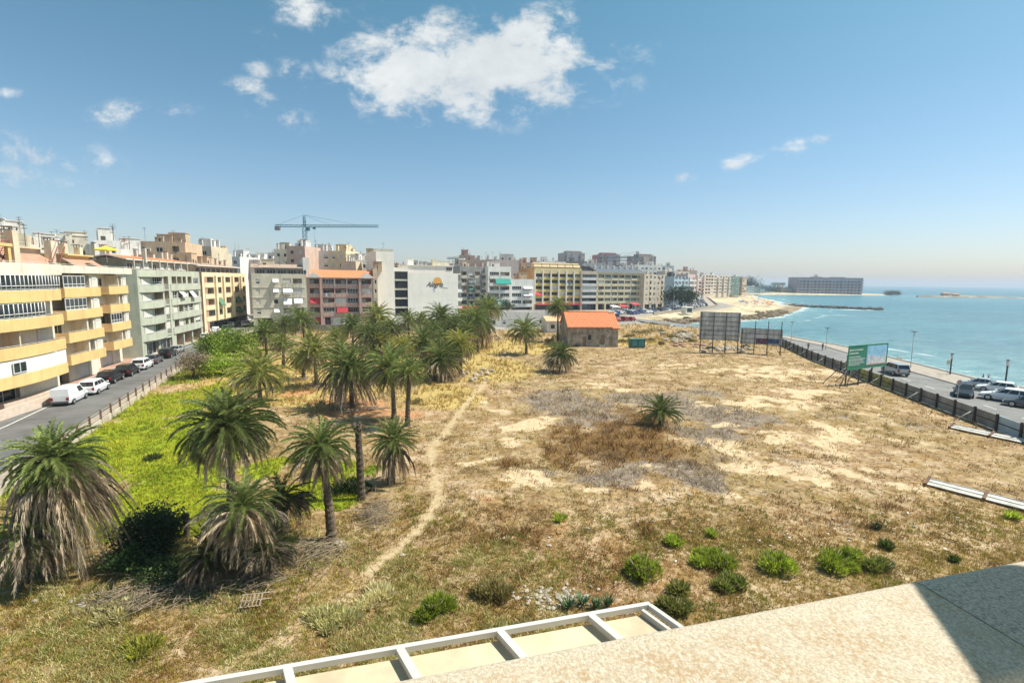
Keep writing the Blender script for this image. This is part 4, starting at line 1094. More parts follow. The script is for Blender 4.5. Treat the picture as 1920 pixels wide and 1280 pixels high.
def wall_mesh(W, H, D, ops, mats, z0=0, par=.9, name='wall', side_m=0):
    "box with pockets; ops: (u0,z0,u1,z1,depth)"
    mb = MB()
    us = sorted({0, W} | {o[0] for o in ops} | {o[2] for o in ops}); zs = sorted({z0, H} | {o[1] for o in ops} | {o[3] for o in ops})
    for i in range(len(us) - 1):
        run = None
        for j in range(len(zs) - 1):
            uc = (us[i] + us[i + 1]) / 2; zc = (zs[j] + zs[j + 1]) / 2
            ino = any(o[0] < uc < o[2] and o[1] < zc < o[3] for o in ops)
            if not ino:
                if run is None: run = zs[j]
            if (ino or j == len(zs) - 2) and run is not None:
                e = zs[j] if ino else zs[j + 1]
                mb.face([(us[i], 0, run), (us[i + 1], 0, run), (us[i + 1], 0, e), (us[i], 0, e)]); run = None
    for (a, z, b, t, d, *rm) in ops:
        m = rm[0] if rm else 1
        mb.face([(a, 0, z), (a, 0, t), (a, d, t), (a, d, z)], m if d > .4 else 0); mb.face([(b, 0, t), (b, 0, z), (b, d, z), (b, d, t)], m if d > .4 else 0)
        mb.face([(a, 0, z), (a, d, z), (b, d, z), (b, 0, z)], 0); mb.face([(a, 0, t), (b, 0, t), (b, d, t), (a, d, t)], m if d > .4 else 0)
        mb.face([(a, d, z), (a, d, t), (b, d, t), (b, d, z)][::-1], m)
    mb.face([(0, D, z0), (0, 0, z0), (0, 0, H), (0, D, H)], 2); mb.face([(W, 0, z0), (W, D, z0), (W, D, H), (W, 0, H)], 2)
    mb.face([(W, D, z0), (0, D, z0), (0, D, H), (W, D, H)], 0)
    if par:
        t = .18; hz = H - par
        mb.face([(t, t, hz), (W - t, t, hz), (W - t, D - t, hz), (t, D - t, hz)], 3)
        for (q) in ([(0, 0), (W, 0), (W - t, t), (t, t)], [(W, 0), (W, D), (W - t, D - t), (W - t, t)], [(W, D), (0, D), (t, D - t), (W - t, D - t)], [(0, D), (0, 0), (t, t), (t, D - t)]):
            mb.face([(p[0], p[1], H) for p in q], 0); mb.face([(q[3][0], q[3][1], H), (q[2][0], q[2][1], H), (q[2][0], q[2][1], hz), (q[3][0], q[3][1], hz)], 0)
    else: mb.face([(0, 0, H), (W, 0, H), (W, D, H), (0, D, H)], 3)
    return mb.mesh(name, mats)

def ac_mesh():
    if 'ac' not in CACHE:
        mb = MB(); mb.box(0, -.34, 0, .85, -.03, .6); mb.tube([(.3, -.36, .3), (.3, -.341, .3)], .22, 12, 1); mb.box(.62, -.35, .1, .8, -.341, .5, 1); mb.box(.1, -.3, -.06, .16, -.002, 0, 1); mb.box(.7, -.3, -.06, .76, -.002, 0, 1)
        CACHE['ac'] = mb.mesh('air_conditioner', [frame_w, darkm])
    return CACHE['ac']
def laundry_mesh(k):
    if ('lau', k) not in CACHE:
        rr = random.Random(k + 40); mb = MB(); x = 0; ms = [awnw, mat('cloth_blue', (.12, .2, .4), .8), mat('cloth_red', (.5, .1, .08), .8), mat('cloth_grey', (.3, .3, .3), .8)]
        while x < 1.9:
            w_ = rr.uniform(.25, .7); h_ = rr.uniform(.4, 1.0); mb.box(x, -.12, -h_, x + w_, -.10, 0, rr.randrange(4)); x += w_ + rr.uniform(.03, .2)
        mb.tube([(-.1, -.11, .0), (x, -.11, .0)], .012, 4, 3)
        CACHE[('lau', k)] = mb.mesh('laundry', ms)
    return CACHE[('lau', k)]

def facade(root, fr, H, D, z_floors, cols, wm, rm=recess, sm=None, bm=None, fh=2.8, ground=None, seed=0, par=.9, shut=.35, fm=frame_w, awn=None, winh=1.25, gm=glass, rm2=deckm):
    """z_floors: storey floor heights; cols: (u0,u1,type) in metres; ground: cols of the ground floor"""
    rr = random.Random(seed); M = fr.M(root.location); ops = []; place = []
    bm = bm or wm
    def put(me, nm, u, y, z): place.append((nm, me, u, y, z))
    lv = [(z, cols) for z in z_floors]
    if ground: lv.append((0.0, ground))
    for z, cs in lv:
        top = z + (z_floors[0] - .35 if z == 0.0 and ground and z_floors[0] > 0 else fh - .3)
        for c in cs:
            u0, u1, ty = c[:3]; w_ = u1 - u0
            r = rr.random(); kd = 'shut' if r < shut else ('half' if r < shut + .2 else 'win')
            if ty == 'w':
                a, b = z + .95, z + .95 + winh; ops.append((u0, a, u1, b, .16)); put(window_mesh(w_, winh, kd, fm, gm), 'window', u0, .13, a)
            elif ty == 'g':
                a = z + 1.0; ops.append((u0, a, u1, top, .16)); put(window_mesh(w_, top - a, 'gal', fm, gm), 'window', u0, .1, a)
            elif ty in 'ld':     # loggia with a parapet flush with the wall
                d = 1.35; ops.append((u0, z + .03, u1, top, d))
                ph = .95 if ty == 'l' else .45
                put(balcony_mesh(w_, 0.14, ph, 'solid' if ty == 'l' else 'rail', bm), 'balcony', u0, .02, z + .05)
                ww = round(w_ * rr.choice([.5, .62, .4]), 1); o_ = rr.choice([.15, w_ - ww - .15])
                put(window_mesh(ww, 2.1, kd, fm, gm), 'window', u0 + o_, d - .05, z + .04)
                if awn and rr.random() < awn[1]: put(awning_mesh(w_ - .1, .9, rr.choice([.9, 1.3, 1.6]), rr.choice(awn[0])), 'awning', u0 + .05, -.02, top - .02)
                elif rr.random() < .16: put(window_mesh(w_ - .1, top - z - 1.05, 'gal', fm, gm), 'window', u0 + .05, .14, z + 1.05)
                elif rr.random() < .12: put(window_mesh(w_ - .1, top - z - 1.05, 'shut', fm, gm), 'window', u0 + .05, .14, z + 1.05)
            elif ty in 'brGcB':   # projecting balcony
                pj = {'b': 1.2, 'r': 1.2, 'c': 1.2, 'G': 1.2, 'B': .9}[ty]
                d = .16 if ty != 'B' else 1.3
                ww = w_ * .8
                if ty == 'B':
                    ops.append((u0, z + .03, u1, top, d)); ww = round(w_ * .45, 1); put(window_mesh(ww, 2.1, kd, fm, gm), 'window', u0 + (.2 if rr.random() < .6 else w_ - ww - .2), d - .05, z + .04)
                else:
                    ops.append((u0 + w_ * .1, z + .03, u0 + w_ * .9, z + 2.2, d)); put(window_mesh(ww, 2.15, kd, fm, gm), 'window', u0 + w_ * .1, .12, z + .04)
                put(balcony_mesh(w_ + (.3 if ty == 'B' else 0), pj, .95, {'b': 'solid', 'r': 'rail', 'c': 'glass', 'G': 'solid', 'B': 'solid'}[ty], bm), 'balcony', u0 - (.15 if ty == 'B' else 0), 0, z + .02)
                if ty == 'G': put(window_mesh(w_ - .06, top - z - 1.0, 'gal', fm, gm), 'window', u0 + .03, -pj + .08, z + .98)
                if awn and rr.random() < awn[1]: put(awning_mesh(w_ - .1, 1.2, rr.choice([.7, 1.2, 1.5]), rr.choice(awn[0])), 'awning', u0 + .05, -.02, z + 2.42)
            elif ty == 'd0': pass
            elif ty == 's':      # shop front
                ops.append((u0, .15, u1, top - .3, .5)); put(window_mesh(w_, top - .45, 'win', fm, gm, max(2, int(w_ / 1.3))), 'shop_window', u0, .42, .15)
            elif ty == 'e':      # dark entrance
                ops.append((u0, .02, u1, min(top, 2.4), .9)); put(window_mesh(w_ * .9, 2.2, 'win', frame_d, gm), 'door', u0 + w_ * .05, .8, .05)
            elif ty == 'a':      # open arcade
                ops.append((u0, .02, u1, top, 2.5)); put(window_mesh(w_, top - .1, 'win', frame_d, gm, max(2, int(w_ / 2))), 'shop_window', u0, 2.4, .05)
            elif ty == 'k':      # closed garage shutter
                ops.append((u0, .02, u1, 2.3, .2)); put(window_mesh(w_, 2.25, 'shut'), 'shutter', u0, .15, .03)
    for (o_) in list(ops):
        if o_[1] > 2.5 and rr.random() < .09:
            d_ = o_[4]; uu = o_[0] + .15 if d_ > .5 else (o_[2] + .1 if o_[2] + 1.0 < fr.W else o_[0] - 1.0)
            if not any(q[0] < uu + .9 and q[2] > uu and q[1] < o_[1] + .9 and q[3] > o_[1] + .2 for q in ops if q is not o_) or d_ > .5:
                place.append(('air_conditioner', ac_mesh(), uu, d_ - .02 if d_ > .5 else 0, o_[1] + (1.9 if d_ > .5 else .2)))
        elif o_[4] > .5 and rr.random() < .08:
            place.append(('laundry', laundry_mesh(rr.randrange(4)), o_[0] + .3, -.05, o_[1] + 1.0))
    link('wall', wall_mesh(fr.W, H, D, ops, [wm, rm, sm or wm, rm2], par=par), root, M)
    for (nm, me, u, y, z) in place: link(nm, me, root, M @ Matrix.Translation((u, y, z)))
    return M

def evencols(W, n_, ty, frac=.7, m0=.4):
    step = (W - 2 * m0) / n_; tys = ty if isinstance(ty, (list, tuple)) else [ty]
    return [(m0 + step * (i + .5 - frac / 2), m0 + step * (i + .5 + frac / 2), tys[i % len(tys)]) for i in range(n_)]

AERIAL = {}
def aerial(h):
    h = round(h * 2) / 2
    if h not in AERIAL:
        mb = MB(); mb.tube([(0, 0, 0), (0, 0, h)], .035, 4, 0)
        for i, z in enumerate((h - .1, h - .5)):
            mb.tube([(-.6, 0, z), (.6, 0, z)], .02, 4, 0)
            for x in (-.5, -.25, 0, .25, .5): mb.tube([(x, -.28, z), (x, .28, z)], .012, 3, 0)
        AERIAL[h] = mb.mesh('aerial', [darkm])
    return AERIAL[h]
def rooftop(root, M, W, D, H, seed, n_=4, wm=white, chim=True, aer=3, tower=True):
    rr = random.Random(seed)
    if tower:
        for i in range(max(1, n_ // 3)):
            mb = MB(); a, b, c = rr.uniform(2, 4), rr.uniform(2, 3.5), rr.uniform(1.8, 2.8); x = rr.uniform(.5, max(.6, W - a - .5)); y = rr.uniform(.32, .6) * D
            mb.box(x, y, H - .9, x + a, y + b, H + c); mb.box(x - .12, y - .12, H + c + .002, x + a + .12, y + b + .12, H + c + .14, 0)
            mb.box(x + .4, y - .03, H - .85, x + 1.2, y - .002, H + 1.1, 1); mb.build('stair_tower', [wm, frame_d], root, M)
    for i in range(n_ if chim else 0):
        mb = MB(); x = rr.uniform(.5, W - 1); y = rr.uniform(.12, .8) * D; a = rr.uniform(.4, .8); h = rr.uniform(.9, 2.2)
        mb.box(x, y, H - .9, x + a, y + a, H + h); mb.box(x - .08, y - .08, H + h + .15, x + a + .08, y + a + .08, H + h + .24, 1)
        for (p, q) in ((0, 0), (a - .1, 0), (0, a - .1), (a - .1, a - .1)): mb.box(x + p, y + q, H + h, x + p + .1, y + q + .1, H + h + .15, 1)
        mb.build('chimney', [wm, rr.choice([greyd, tile, white])], root, M)
    for i in range(aer):
        link('aerial', aerial(rr.uniform(1.5, 4)), root, M @ Matrix.Translation((rr.uniform(.5, W - .5), rr.uniform(.1, .8) * D, H - .4)) @ Matrix.Rotation(rr.uniform(0, 3), 4, 'Z'))

def pitched(root, M, x0, y0, x1, y1, z, rise, m, over=.4, ridge='x', nm='roof'):
    mb = MB(); x0 -= over; x1 += over; y0 -= over; y1 += over; th = .15
    if ridge == 'x':
        r = [(x0, (y0 + y1) / 2, z + rise), (x1, (y0 + y1) / 2, z + rise)]
        mb.face([(x0, y0, z), (x1, y0, z), r[1], r[0]]); mb.face([(x1, y1, z), (x0, y1, z), r[0], r[1]]); mb.face([(x0, y1, z), (x0, y0, z), r[0]], 1); mb.face([(x1, y0, z), (x1, y1, z), r[1]], 1)
    else:
        r = [((x0 + x1) / 2, y0, z + rise), ((x0 + x1) / 2, y1, z + rise)]
        mb.face([(x1, y0, z), (x1, y1, z), r[1], r[0]]); mb.face([(x0, y1, z), (x0, y0, z), r[0], r[1]]); mb.face([(x0, y0, z), (x1, y0, z), r[0]], 1); mb.face([(x1, y1, z), (x0, y1, z), r[1]], 1)
    mb.box(x0, y0, z - th, x1, y1, z - .002, 1)
    return mb.build(nm, [m, white], root, M)
def leanto(root, M, x0, y0, x1, y1, z0, z1, m, nm='roof', m2=None):
    mb = MB(); t = .16
    mb.face([(x0, y0, z0), (x1, y0, z0), (x1, y1, z1), (x0, y1, z1)]); mb.face([(x0, y0, z0 - t), (x0, y1, z1 - t), (x1, y1, z1 - t), (x1, y0, z0 - t)], 1)
    mb.face([(x0, y0, z0 - t), (x1, y0, z0 - t), (x1, y0, z0), (x0, y0, z0)], 1); mb.face([(x1, y0, z0 - t), (x1, y1, z1 - t), (x1, y1, z1), (x1, y0, z0)], 1)
    mb.face([(x0, y1, z1 - t), (x0, y0, z0 - t), (x0, y0, z0), (x0, y1, z1)], 1); mb.face([(x1, y1, z1 - t), (x0, y1, z1 - t), (x0, y1, z1), (x1, y1, z1)], 1)
    return mb.build(nm, [m, m2 or white], root, M)

FL = lambda g, n_, h=2.8: [g + i * h for i in range(n_)]

# ---------------------------------------------------------------- 1 yellow stepped block (nearest, left)
b1 = empty('apartment_block', (-50, 38, 0), 0, 'nearest yellow and cream stepped apartment block with curved balconies, left edge', 'apartment block')
zf = FL(3.0, 4)
# segment 1: front balcony line (-50,49)->(-51.5,57); wall 1.3 m behind
f1 = Frame((-49.2, 36), (-52.9, 57)); H1 = 14.9
M1 = facade(b1, f1, 14.2, 14, zf, [(1, 5.4, 'w'), (7.2, 12.6, 'B0'), (12.9, 20.6, 'B0')], whitecr, seed=3, ground=[(1, 5, 'k'), (6.5, 8, 'e'), (9.0, 11.6, 's'), (12.2, 15.5, 's')], sm=orange, par=0)
def curved_balcony(root, M, u0, u1, z, proj, bulge, mf, side, h=.95, top=False, extra=0):
    mb = MB(); n_ = 12; P = []
    for i in range(n_ + 1):
        t = i / n_; P.append((u0 + (u1 - u0) * t, -proj - bulge * sin(pi * t)))
    for i in range(n_):
        (a, b), (c, d) = P[i], P[i + 1]; zt = z + h
        mb.face([(a, b, z - .25), (c, d, z - .25), (c, d, zt), (a, b, zt)]); mb.face([(c, d + .14, z), (a, b + .14, z), (a, b + .14, zt), (c, d + .14, zt)])
        mb.face([(a, b, zt), (c, d, zt), (c, d + .14, zt), (a, b + .14, zt)]); mb.face([(a, b + .14, z), (c, d + .14, z), (c, 0, z), (a, 0, z)], 3); mb.face([(a, 0, z - .25), (c, 0, z - .25), (c, d, z - .25), (a, b, z - .25)])
    for (u, q, s) in ((u0, P[0][1], 0), (u1, P[-1][1], 1)):
        mb.box(u - (.14 if s else 0), q, z - .25, u + (0 if s else .14), 0, z + h, 1)
    mb.tube([(p[0], p[1] + .07, z + h + .14) for p in P], .025, 5, 2)
    for i in range(0, n_ + 1, 2): mb.tube([(P[i][0], P[i][1] + .07, z + h), (P[i][0], P[i][1] + .07, z + h + .14)], .02, 4, 2)
    mb.build('balcony', [mf, side, railm, terr], root, M)
    return P
def gallery(root, M, P, i0, i1, z, h, closed=False):
    "glazed enclosure standing on a curved parapet"
    mb = MB()
    for i in range(i0, i1):
        (a, b), (c, d) = P[i], P[i + 1]; b += .08; d += .08
        A = Vector((a, b, z)); B = Vector((c, d, z)); up = Vector((0, 0, h))
        if closed: mb.face([A, B, B + up, A + up], 0)
        else:
            mb.face([A + Vector((0, .02, 0)), B + Vector((0, .02, 0)), B + up + Vector((0, .02, 0)), A + up + Vector((0, .02, 0))], 1)
            for (p, q) in ((A, B), (A + up, B + up), (A + up * .3, B + up * .3)): mb.tube([p, q], .04, 4, 0)
            for p in (A, (A + B) / 2): mb.tube([p, p + up], .045, 4, 0)
            mb.tube([B, B + up], .05, 4, 0)
    return mb.build('window', [frame_w, glass], root, M)
mb = MB(); mb.box(7.4, -2.0, 0, f1.W - .6, -1.8, 1.0); mb.box(7.4, -1.798, 0, 7.6, -.002, 1.0); mb.box(12.0, -1.0, 0, f1.W - .5, -.003, 1.15); mb.build('low_wall', mat('pink_stone_wall', (.62, .50, .40), .85, .08, 2), b1, M1)
for k, z in enumerate(zf):
    P = curved_balcony(b1, M1, 7.6, f1.W - .35, z, 1.25, .75, yellow, orange)
    if k == 3: gallery(b1, M1, P, 0, 12, z + .95, 1.55)
    if k == 2: gallery(b1, M1, P, 0, 9, z + .95, 1.5)
    if k == 0:
        gallery(b1, M1, P, 0, 12, z + .95, 1.5, True)
        link('window', window_mesh(1.7, 1.1, 'win'), b1, M1 @ Matrix.Translation((12.2, -1.98, z + 1.15)))
    if k in (1,):
        mb = MB(); mb.box(13.9, -1.6, z, 14.05, 0, z + 2.5); mb.build('balcony_wall', cream, b1, M1)
        link('window', window_mesh(1.9, 2.1, 'win'), b1, M1 @ Matrix.Translation((10.0, -.06, z + .05)))
        link('shutter', window_mesh(1.4, 2.1, 'shut'), b1, M1 @ Matrix.Translation((18.6, -.06, z + .05)))
    if k == 2: link('window', window_mesh(1.2, 2.1, 'win'), b1, M1 @ Matrix.Translation((17.2, -.06, z + .05)))
P = curved_balcony(b1, M1, 7.0, f1.W + .05, 14.2, 1.25, .6, whitecr, orange, .95)
for k, z in enumerate(zf):
    mb = MB(); mb.box(1, -1.2, z - .2, 6.2, -1.08, z + .95); mb.box(1, -1.08, z - .2, 6.2, -.002, z, 0); mb.build('balcony', [orange], b1, M1)
# segment 2 / 3 on the sawtooth
def seg(A, B, bays, seed, wlast):
    f = Frame(A, B); M = facade(b1, f, 14.2, 13, zf, [], whitecr, sm=whitecr, par=0, ground=bays[1])
    for k, z in enumerate(zf):
        u0, u1 = bays[0]
        mb = MB()
        # party walls of the recess, floor slab and balcony with orange flank
        mb.box(u0, -2.0, z - .25, u1, -.002, z, 0); mb.box(u0, -2.0, z + .002, u1, -1.86, z + .98, 0); mb.box(u0, -1.858, z + .002, u0 + .14, -.002, z + .98, 1)
        mb.tube([(u0, -1.93, z + 1.12), (u1, -1.93, z + 1.12)], .025, 5, 2); mb.build('balcony', [yellow, orange, railm], b1, M)
        mb = MB(); w_ = (u1 - u0); mb.box(u0 + w_ * .58, -1.7, z + .002, u0 + w_ * .62, -.002, z + 2.54, 0); mb.box(u0 + w_ * .75, -1.72, z + .002, u1, -.002, z + 2.54, 0); mb.build('wall', whitecr, b1, M)
        link('window', window_mesh(1.8, 2.1, 'win' if k % 2 else 'half'), b1, M @ Matrix.Translation((u0 + .5, -.06, z + .05)))
        link('shutter', window_mesh(1.1, 1.3, 'shut'), b1, M @ Matrix.Translation((u0 + w_ * .8, -1.76, z + .95)))
        if k == seed % 4 or k == 3 and seed == 2:
            link('window', window_mesh(w_ * .56, 1.5, 'gal'), b1, M @ Matrix.Translation((u0, -1.93, z + .98)))
    mb = MB(); mb.box(-.4, -2.15, 14.21, f.W + .3, -1.98, 15.15); mb.box(-.4, -1.978, 14.21, f.W + .3, -.002, 14.35); mb.tube([(-.3, -2.05, 15.3), (f.W + .2, -2.05, 15.3)], .025, 5); mb.build('roof_parapet', whitecr, b1, M)
    return f, M
f2, M2 = seg((-56.6, 59.2), (-59.2, 70), ((1.5, 9.3), [(2.2, 4.4, 'e'), (6.6, 9, 'k')]), 2, 1)
f3, M3 = seg((-61.8, 72.6), (-63.8, 80.3), ((1.2, 7.0), [(2, 5, 'k')]), 5, 1)
for (A, B) in (((-52.9, 57), (-56.6, 59.2)), ((-59.2, 70), (-61.8, 72.6))):
    f = Frame(A, B); link('wall', wall_mesh(f.W, 15.0, 10, [], [whitecr, whitecr, whitecr, deckm], par=0), b1, f.M(b1.location))
# near end walls of segments 2 and 3 are part of wall; penthouse
def pent(M, x0, x1, y0, z0, z1, m, opens=()):
    mb = MB(); mb.box(x0, y0, z0, x1, y0 + 6, z1); mb.box(x0 - .3, y0 - .5, z1 + .002, x1 + .3, y0 + 6.2, z1 + .22)
    mb.build('penthouse', [m], b1, M)
    for i, (a, b) in enumerate(opens):
        link('window', window_mesh(b - a, 2.0, 'half' if i % 2 else 'win'), b1, M @ Matrix.Translation((a, y0 - .06, z0 + .1)))
pent(M1, 2, 15.5, 1.4, 14.21, 17.0, yellow, [(6.5, 8.5), (9.6, 11.8), (12.8, 14.6)])
pent(M1, 4, 13, 4.2, 17.2, 18.6, cream, [])
pent(M2, 1, 7.5, 3.5, 14.21, 17.2, cream, [(2, 4)])
pent(M3, 1, 7, 3, 14.21, 16.8, yellow, [(2, 4)])
for i, x in enumerate((6, 9.2, 12.4, 15.4)):
    mb = MB(); mb.box(x, -.4, 14.21, x + .35, -.05, 16.8); mb.build('pillar', yellow, b1, M1)
mb = MB(); mb.box(5.8, -.5, 16.802, 15.9, 1.0, 17.1); mb.build('pergola_beam', yellow, b1, M1)
for (M, x, y, h) in ((M1, 17.6, .6, 18.6), (M2, 3, 4, 19), (M2, 7, 2, 18.4), (M3, 3, 4, 18.6), (M1, 9, 7, 19.4), (M3, 6, 3.6, 18.2)):
    mb = MB(); mb.box(x, y, 14.3, x + .8, y + .8, h); mb.box(x - .15, y - .15, h + .3, x + .95, y + .95, h + .42, 1)
    for (p, q) in ((0, 0), (.7, 0), (0, .7), (.7, .7)): mb.box(x + p, y + q, h, x + p + .1, y + q + .1, h + .3, 1)
    mb.build('chimney', [cream, greyd], b1, M)
# tiled slopes and red steel stairs
leanto(b1, M1, 15.9, .2, 21.3, 4.2, 14.6, 17.2, terr); leanto(b1, M2, .2, .2, 7, 3.4, 14.5, 16.6, terr); leanto(b1, M3, .2, .2, 7.6, 3.0, 14.5, 16.4, terr)
for (M, x) in ((M1, 16.4), (M2, 6.0)):
    mb = MB()
    for s in (0, .8): mb.tube([(x - 1.6, .2 + s, 14.6), (x + .5, .2 + s, 17.6)], .06, 5)
    for i in range(12): t = i / 12; mb.box(x - 1.6 + 2.1 * t, .2, 14.6 + 3 * t, x - 1.3 + 2.1 * t, 1.0, 14.64 + 3 * t)
    for s in (0, .8): mb.tube([(x - 1.6, .2 + s, 15.5), (x + .5, .2 + s, 18.5)], .03, 4)
    mb.build('roof_stair', redm, b1, M)
rooftop(b1, M1, 20, 13, 15.2, 5, 0, aer=3, tower=False); rooftop(b1, M2, 10, 12, 17.3, 6, 0, aer=3, tower=False)
mb = MB(); mb.tube([(0, 0, 0), (0, 0, 2.3)], .03, 6, 1)
n_ = 8
for i in range(n_):
    a, b = 2 * pi * i / n_, 2 * pi * (i + 1) / n_
    mb.face([(cos(a) * 1.5, sin(a) * 1.5, 1.95), (cos(b) * 1.5, sin(b) * 1.5, 1.95), (0, 0, 2.5)]); mb.face([(cos(b) * 1.5, sin(b) * 1.5, 1.95), (cos(a) * 1.5, sin(a) * 1.5, 1.95), (cos(a) * 1.5, sin(a) * 1.5, 1.8), (cos(b) * 1.5, sin(b) * 1.5, 1.8)])
mb.face([(cos(2 * pi * i / 8) * 1.5, sin(2 * pi * i / 8) * 1.5, 1.93) for i in range(8)][::-1])
o = mb.build('parasol', [mat('yellow_cloth', (.85, .72, .06), .7, .05), frame_w]); o.location = tuple(D(201, 492, 77)); setp(o, 'yellow parasol open on the roof terrace of the yellow block', 'parasol')

# ---------------------------------------------------------------- 2 sage green block
b2 = empty('apartment_block', (-64, 85, 0), 0, 'sage green apartment block with curved corner balconies and orange roof tiles', 'apartment block')
f = Frame((-62.8, 83.5), (-69.6, 111)); W = f.W
M = facade(b2, f, 15, 16, zf, [(5.6, 9.4, 'l'), (10, 12, 'd'), (13.6, 15.8, 'l'), (16.2, 18.4, 'l'), (18.9, 20.6, 'l'), (21.5, 23.6, 'l'), (24.6, 27.4, 'w')], sage, seed=11, sm=sage, rm=recess, shut=.25,
           ground=[(1.5, 6, 's'), (7, 12, 's'), (14, 17.5, 'a'), (18, 22, 'a'), (22.6, 27.5, 'a')], awn=([awnw], .07))
for z in zf + [14.05]:
    curved_balcony(b2, M, 0.2, 10.2, z, .02, .95, sage, sage, .95 if z < 14 else .95)
for z in zf: 
    curved_balcony(b2, M, 12.8, W - .1, z, .12, .25, sage, sage, .9)
    link('window', window_mesh(3.2, 2.1, 'half'), b2, M @ Matrix.Translation((1.2, -.06, z + .05)))
# side wall to the street gap with shuttered windows
fs = Frame((-70.8, 79.9), (-62.8, 83.5)); Ms = facade(b2, fs, 15, 4, zf, [(2.0, 3.6, 'w'), (5.4, 7.2, 'w')], sage, seed=12, shut=.7, sm=sage)
mb = MB(); mb.box(1.5, 2.4, 15 - .88, W - .6, 9, 17); mb.build('penthouse', [recess], b2, M)
for i in range(8): link('window', window_mesh(1.9, 1.9, 'half' if i % 3 else 'win'), b2, M @ Matrix.Translation((2.2 + i * 3.1, 2.34, 14.3)))
leanto(b2, M, .6, 1.6, W - .3, 4.6, 16.8, 17.5, tile); leanto(b2, M, .6, 8, W - .3, 4.62, 16.8, 17.5, tile)
mb = MB()
for i in range(8): mb.box(2 + i * 3.3, 1.1, 14.15, 2.15 + i * 3.3, 1.25, 16.8)
mb.build('terrace_post', whitecr, b2, M)
rooftop(b2, M, W - 1, 10, 17.2, 21, 9, greyb, aer=5, tower=False)
# ---------------------------------------------------------------- 3 yellow block with brick side
b3 = empty('apartment_block', (-76, 122, 0), 0, 'yellow apartment block with a brick side wall and dark arcade at street level', 'apartment block')
f = Frame((-75.3, 121), (-80.3, 150)); W = f.W
M = facade(b3, f, 15, 14, zf, [(1.2, 6.6, 'l'), (8.4, 11.4, 'l'), (13.4, 17.6, 'l'), (20, 24, 'l'), (26, 28.5, 'l')], mat('pale_yellow_render', (.80, .66, .42), .85, .07, .5, stain=.3), seed=31, sm=brickp, ground=[(1.5, 28.5, 'a')], awn=([awnw, awng], .12), fm=frame_d, shut=.2)
fs = Frame((-81.6, 119.8), (-75.3, 121)); Ms = facade(b3, fs, 15.02, 3, zf, [(2.8, 5.4, 'g')], brickp, seed=32, sm=brickp, ground=[(2.6, 4, 'w')], fm=frame_d)
for u in (7.4, 12.4, 18.8, 25):
    mb = MB(); mb.box(u - .5, -.5, 2.9, u + .5, -.002, 14.2); mb.build('pilaster', MATS['pale_yellow_render'], b3, M)
mb = MB(); mb.box(.8, 2, 14.12, W - 1, 10, 16.6); mb.build('penthouse', [tan], b3, M)
for i in range(9): link('window', window_mesh(2.4, 1.9, 'win', frame_w), b3, M @ Matrix.Translation((1.4 + i * 3.1, 1.94, 14.3)))
leanto(b3, M, .3, .9, W - .3, 6, 16.7, 17.6, deckm)
rooftop(b3, M, W - 1, 10, 17.2, 33, 7, tan, aer=6)
# ---------------------------------------------------------------- 4 grey beige block
R_ = lambda deg, L: (L * cos(radians(deg)), L * sin(radians(deg)))
def fr_at(x, y, deg, L): return Frame((x, y), (x + R_(deg, L)[0], y + R_(deg, L)[1]))
def fr_px(px0, px1, d, deg):
    A = D(px0, 530, d); rb = ray(px1, 530); k = rb.x / rb.y; c, s = cos(radians(deg)), sin(radians(deg))
    return fr_at(A.x, d, deg, (k * d - A.x) / (c - k * s))
f = fr_px(472, 571, 138, 26); S4 = f.W / 15.4; b4 = empty('apartment_block', (-72.5, 138, 0), 0, 'grey beige apartment block with white awnings left of the pink block', 'apartment block')
M = facade(b4, f, 15, 16, FL(2.8, 4), [(a * S4, b * S4, t) for a, b, t in ((1.0, 2.2, 'w'), (6.0, 7.4, 'w'), (8.8, 11.4, 'l'), (11.9, 14.6, 'l'))], greyb, seed=41, sm=greyb, ground=[(1, 5, 'a'), (9, 14, 'a')], awn=([awnw], .2))
for (u, z) in ((6, 11.2), (6, 8.4), (8.9, 8.4), (6, 2.8)): link('awning', awning_mesh(1.5 if u == 6 else 2.5, .9, .8, awnw), b4, M @ Matrix.Translation((u * S4 - .05, -.02, z + 2.3)))
mb = MB()
for z in FL(2.8, 4): mb.box(-.05, -.1, z - .12, f.W + .05, -.002, z + .12)
mb.build('floor_band', whitecr, b4, M)
mb = MB(); mb.box(.8, 1.8, 14.12, f.W - .5, 9, 16.5); mb.build('penthouse', [greyd], b4, M)
for i in range(5): link('window', window_mesh(2.2, 1.9, 'win'), b4, M @ Matrix.Translation((1.2 + i * 2.7, 1.74, 14.3)))
leanto(b4, M, -.2, .5, f.W - .2, 8, 16.7, 17.8, deckm, m2=greyd); rooftop(b4, M, f.W, 12, 17, 42, 2, cream, aer=3)
mb = MB(); mb.box(f.W - .1, 2, 0, f.W + 1.5, 8, 19.8); mb.build('tall_wall', [white], b4, M)
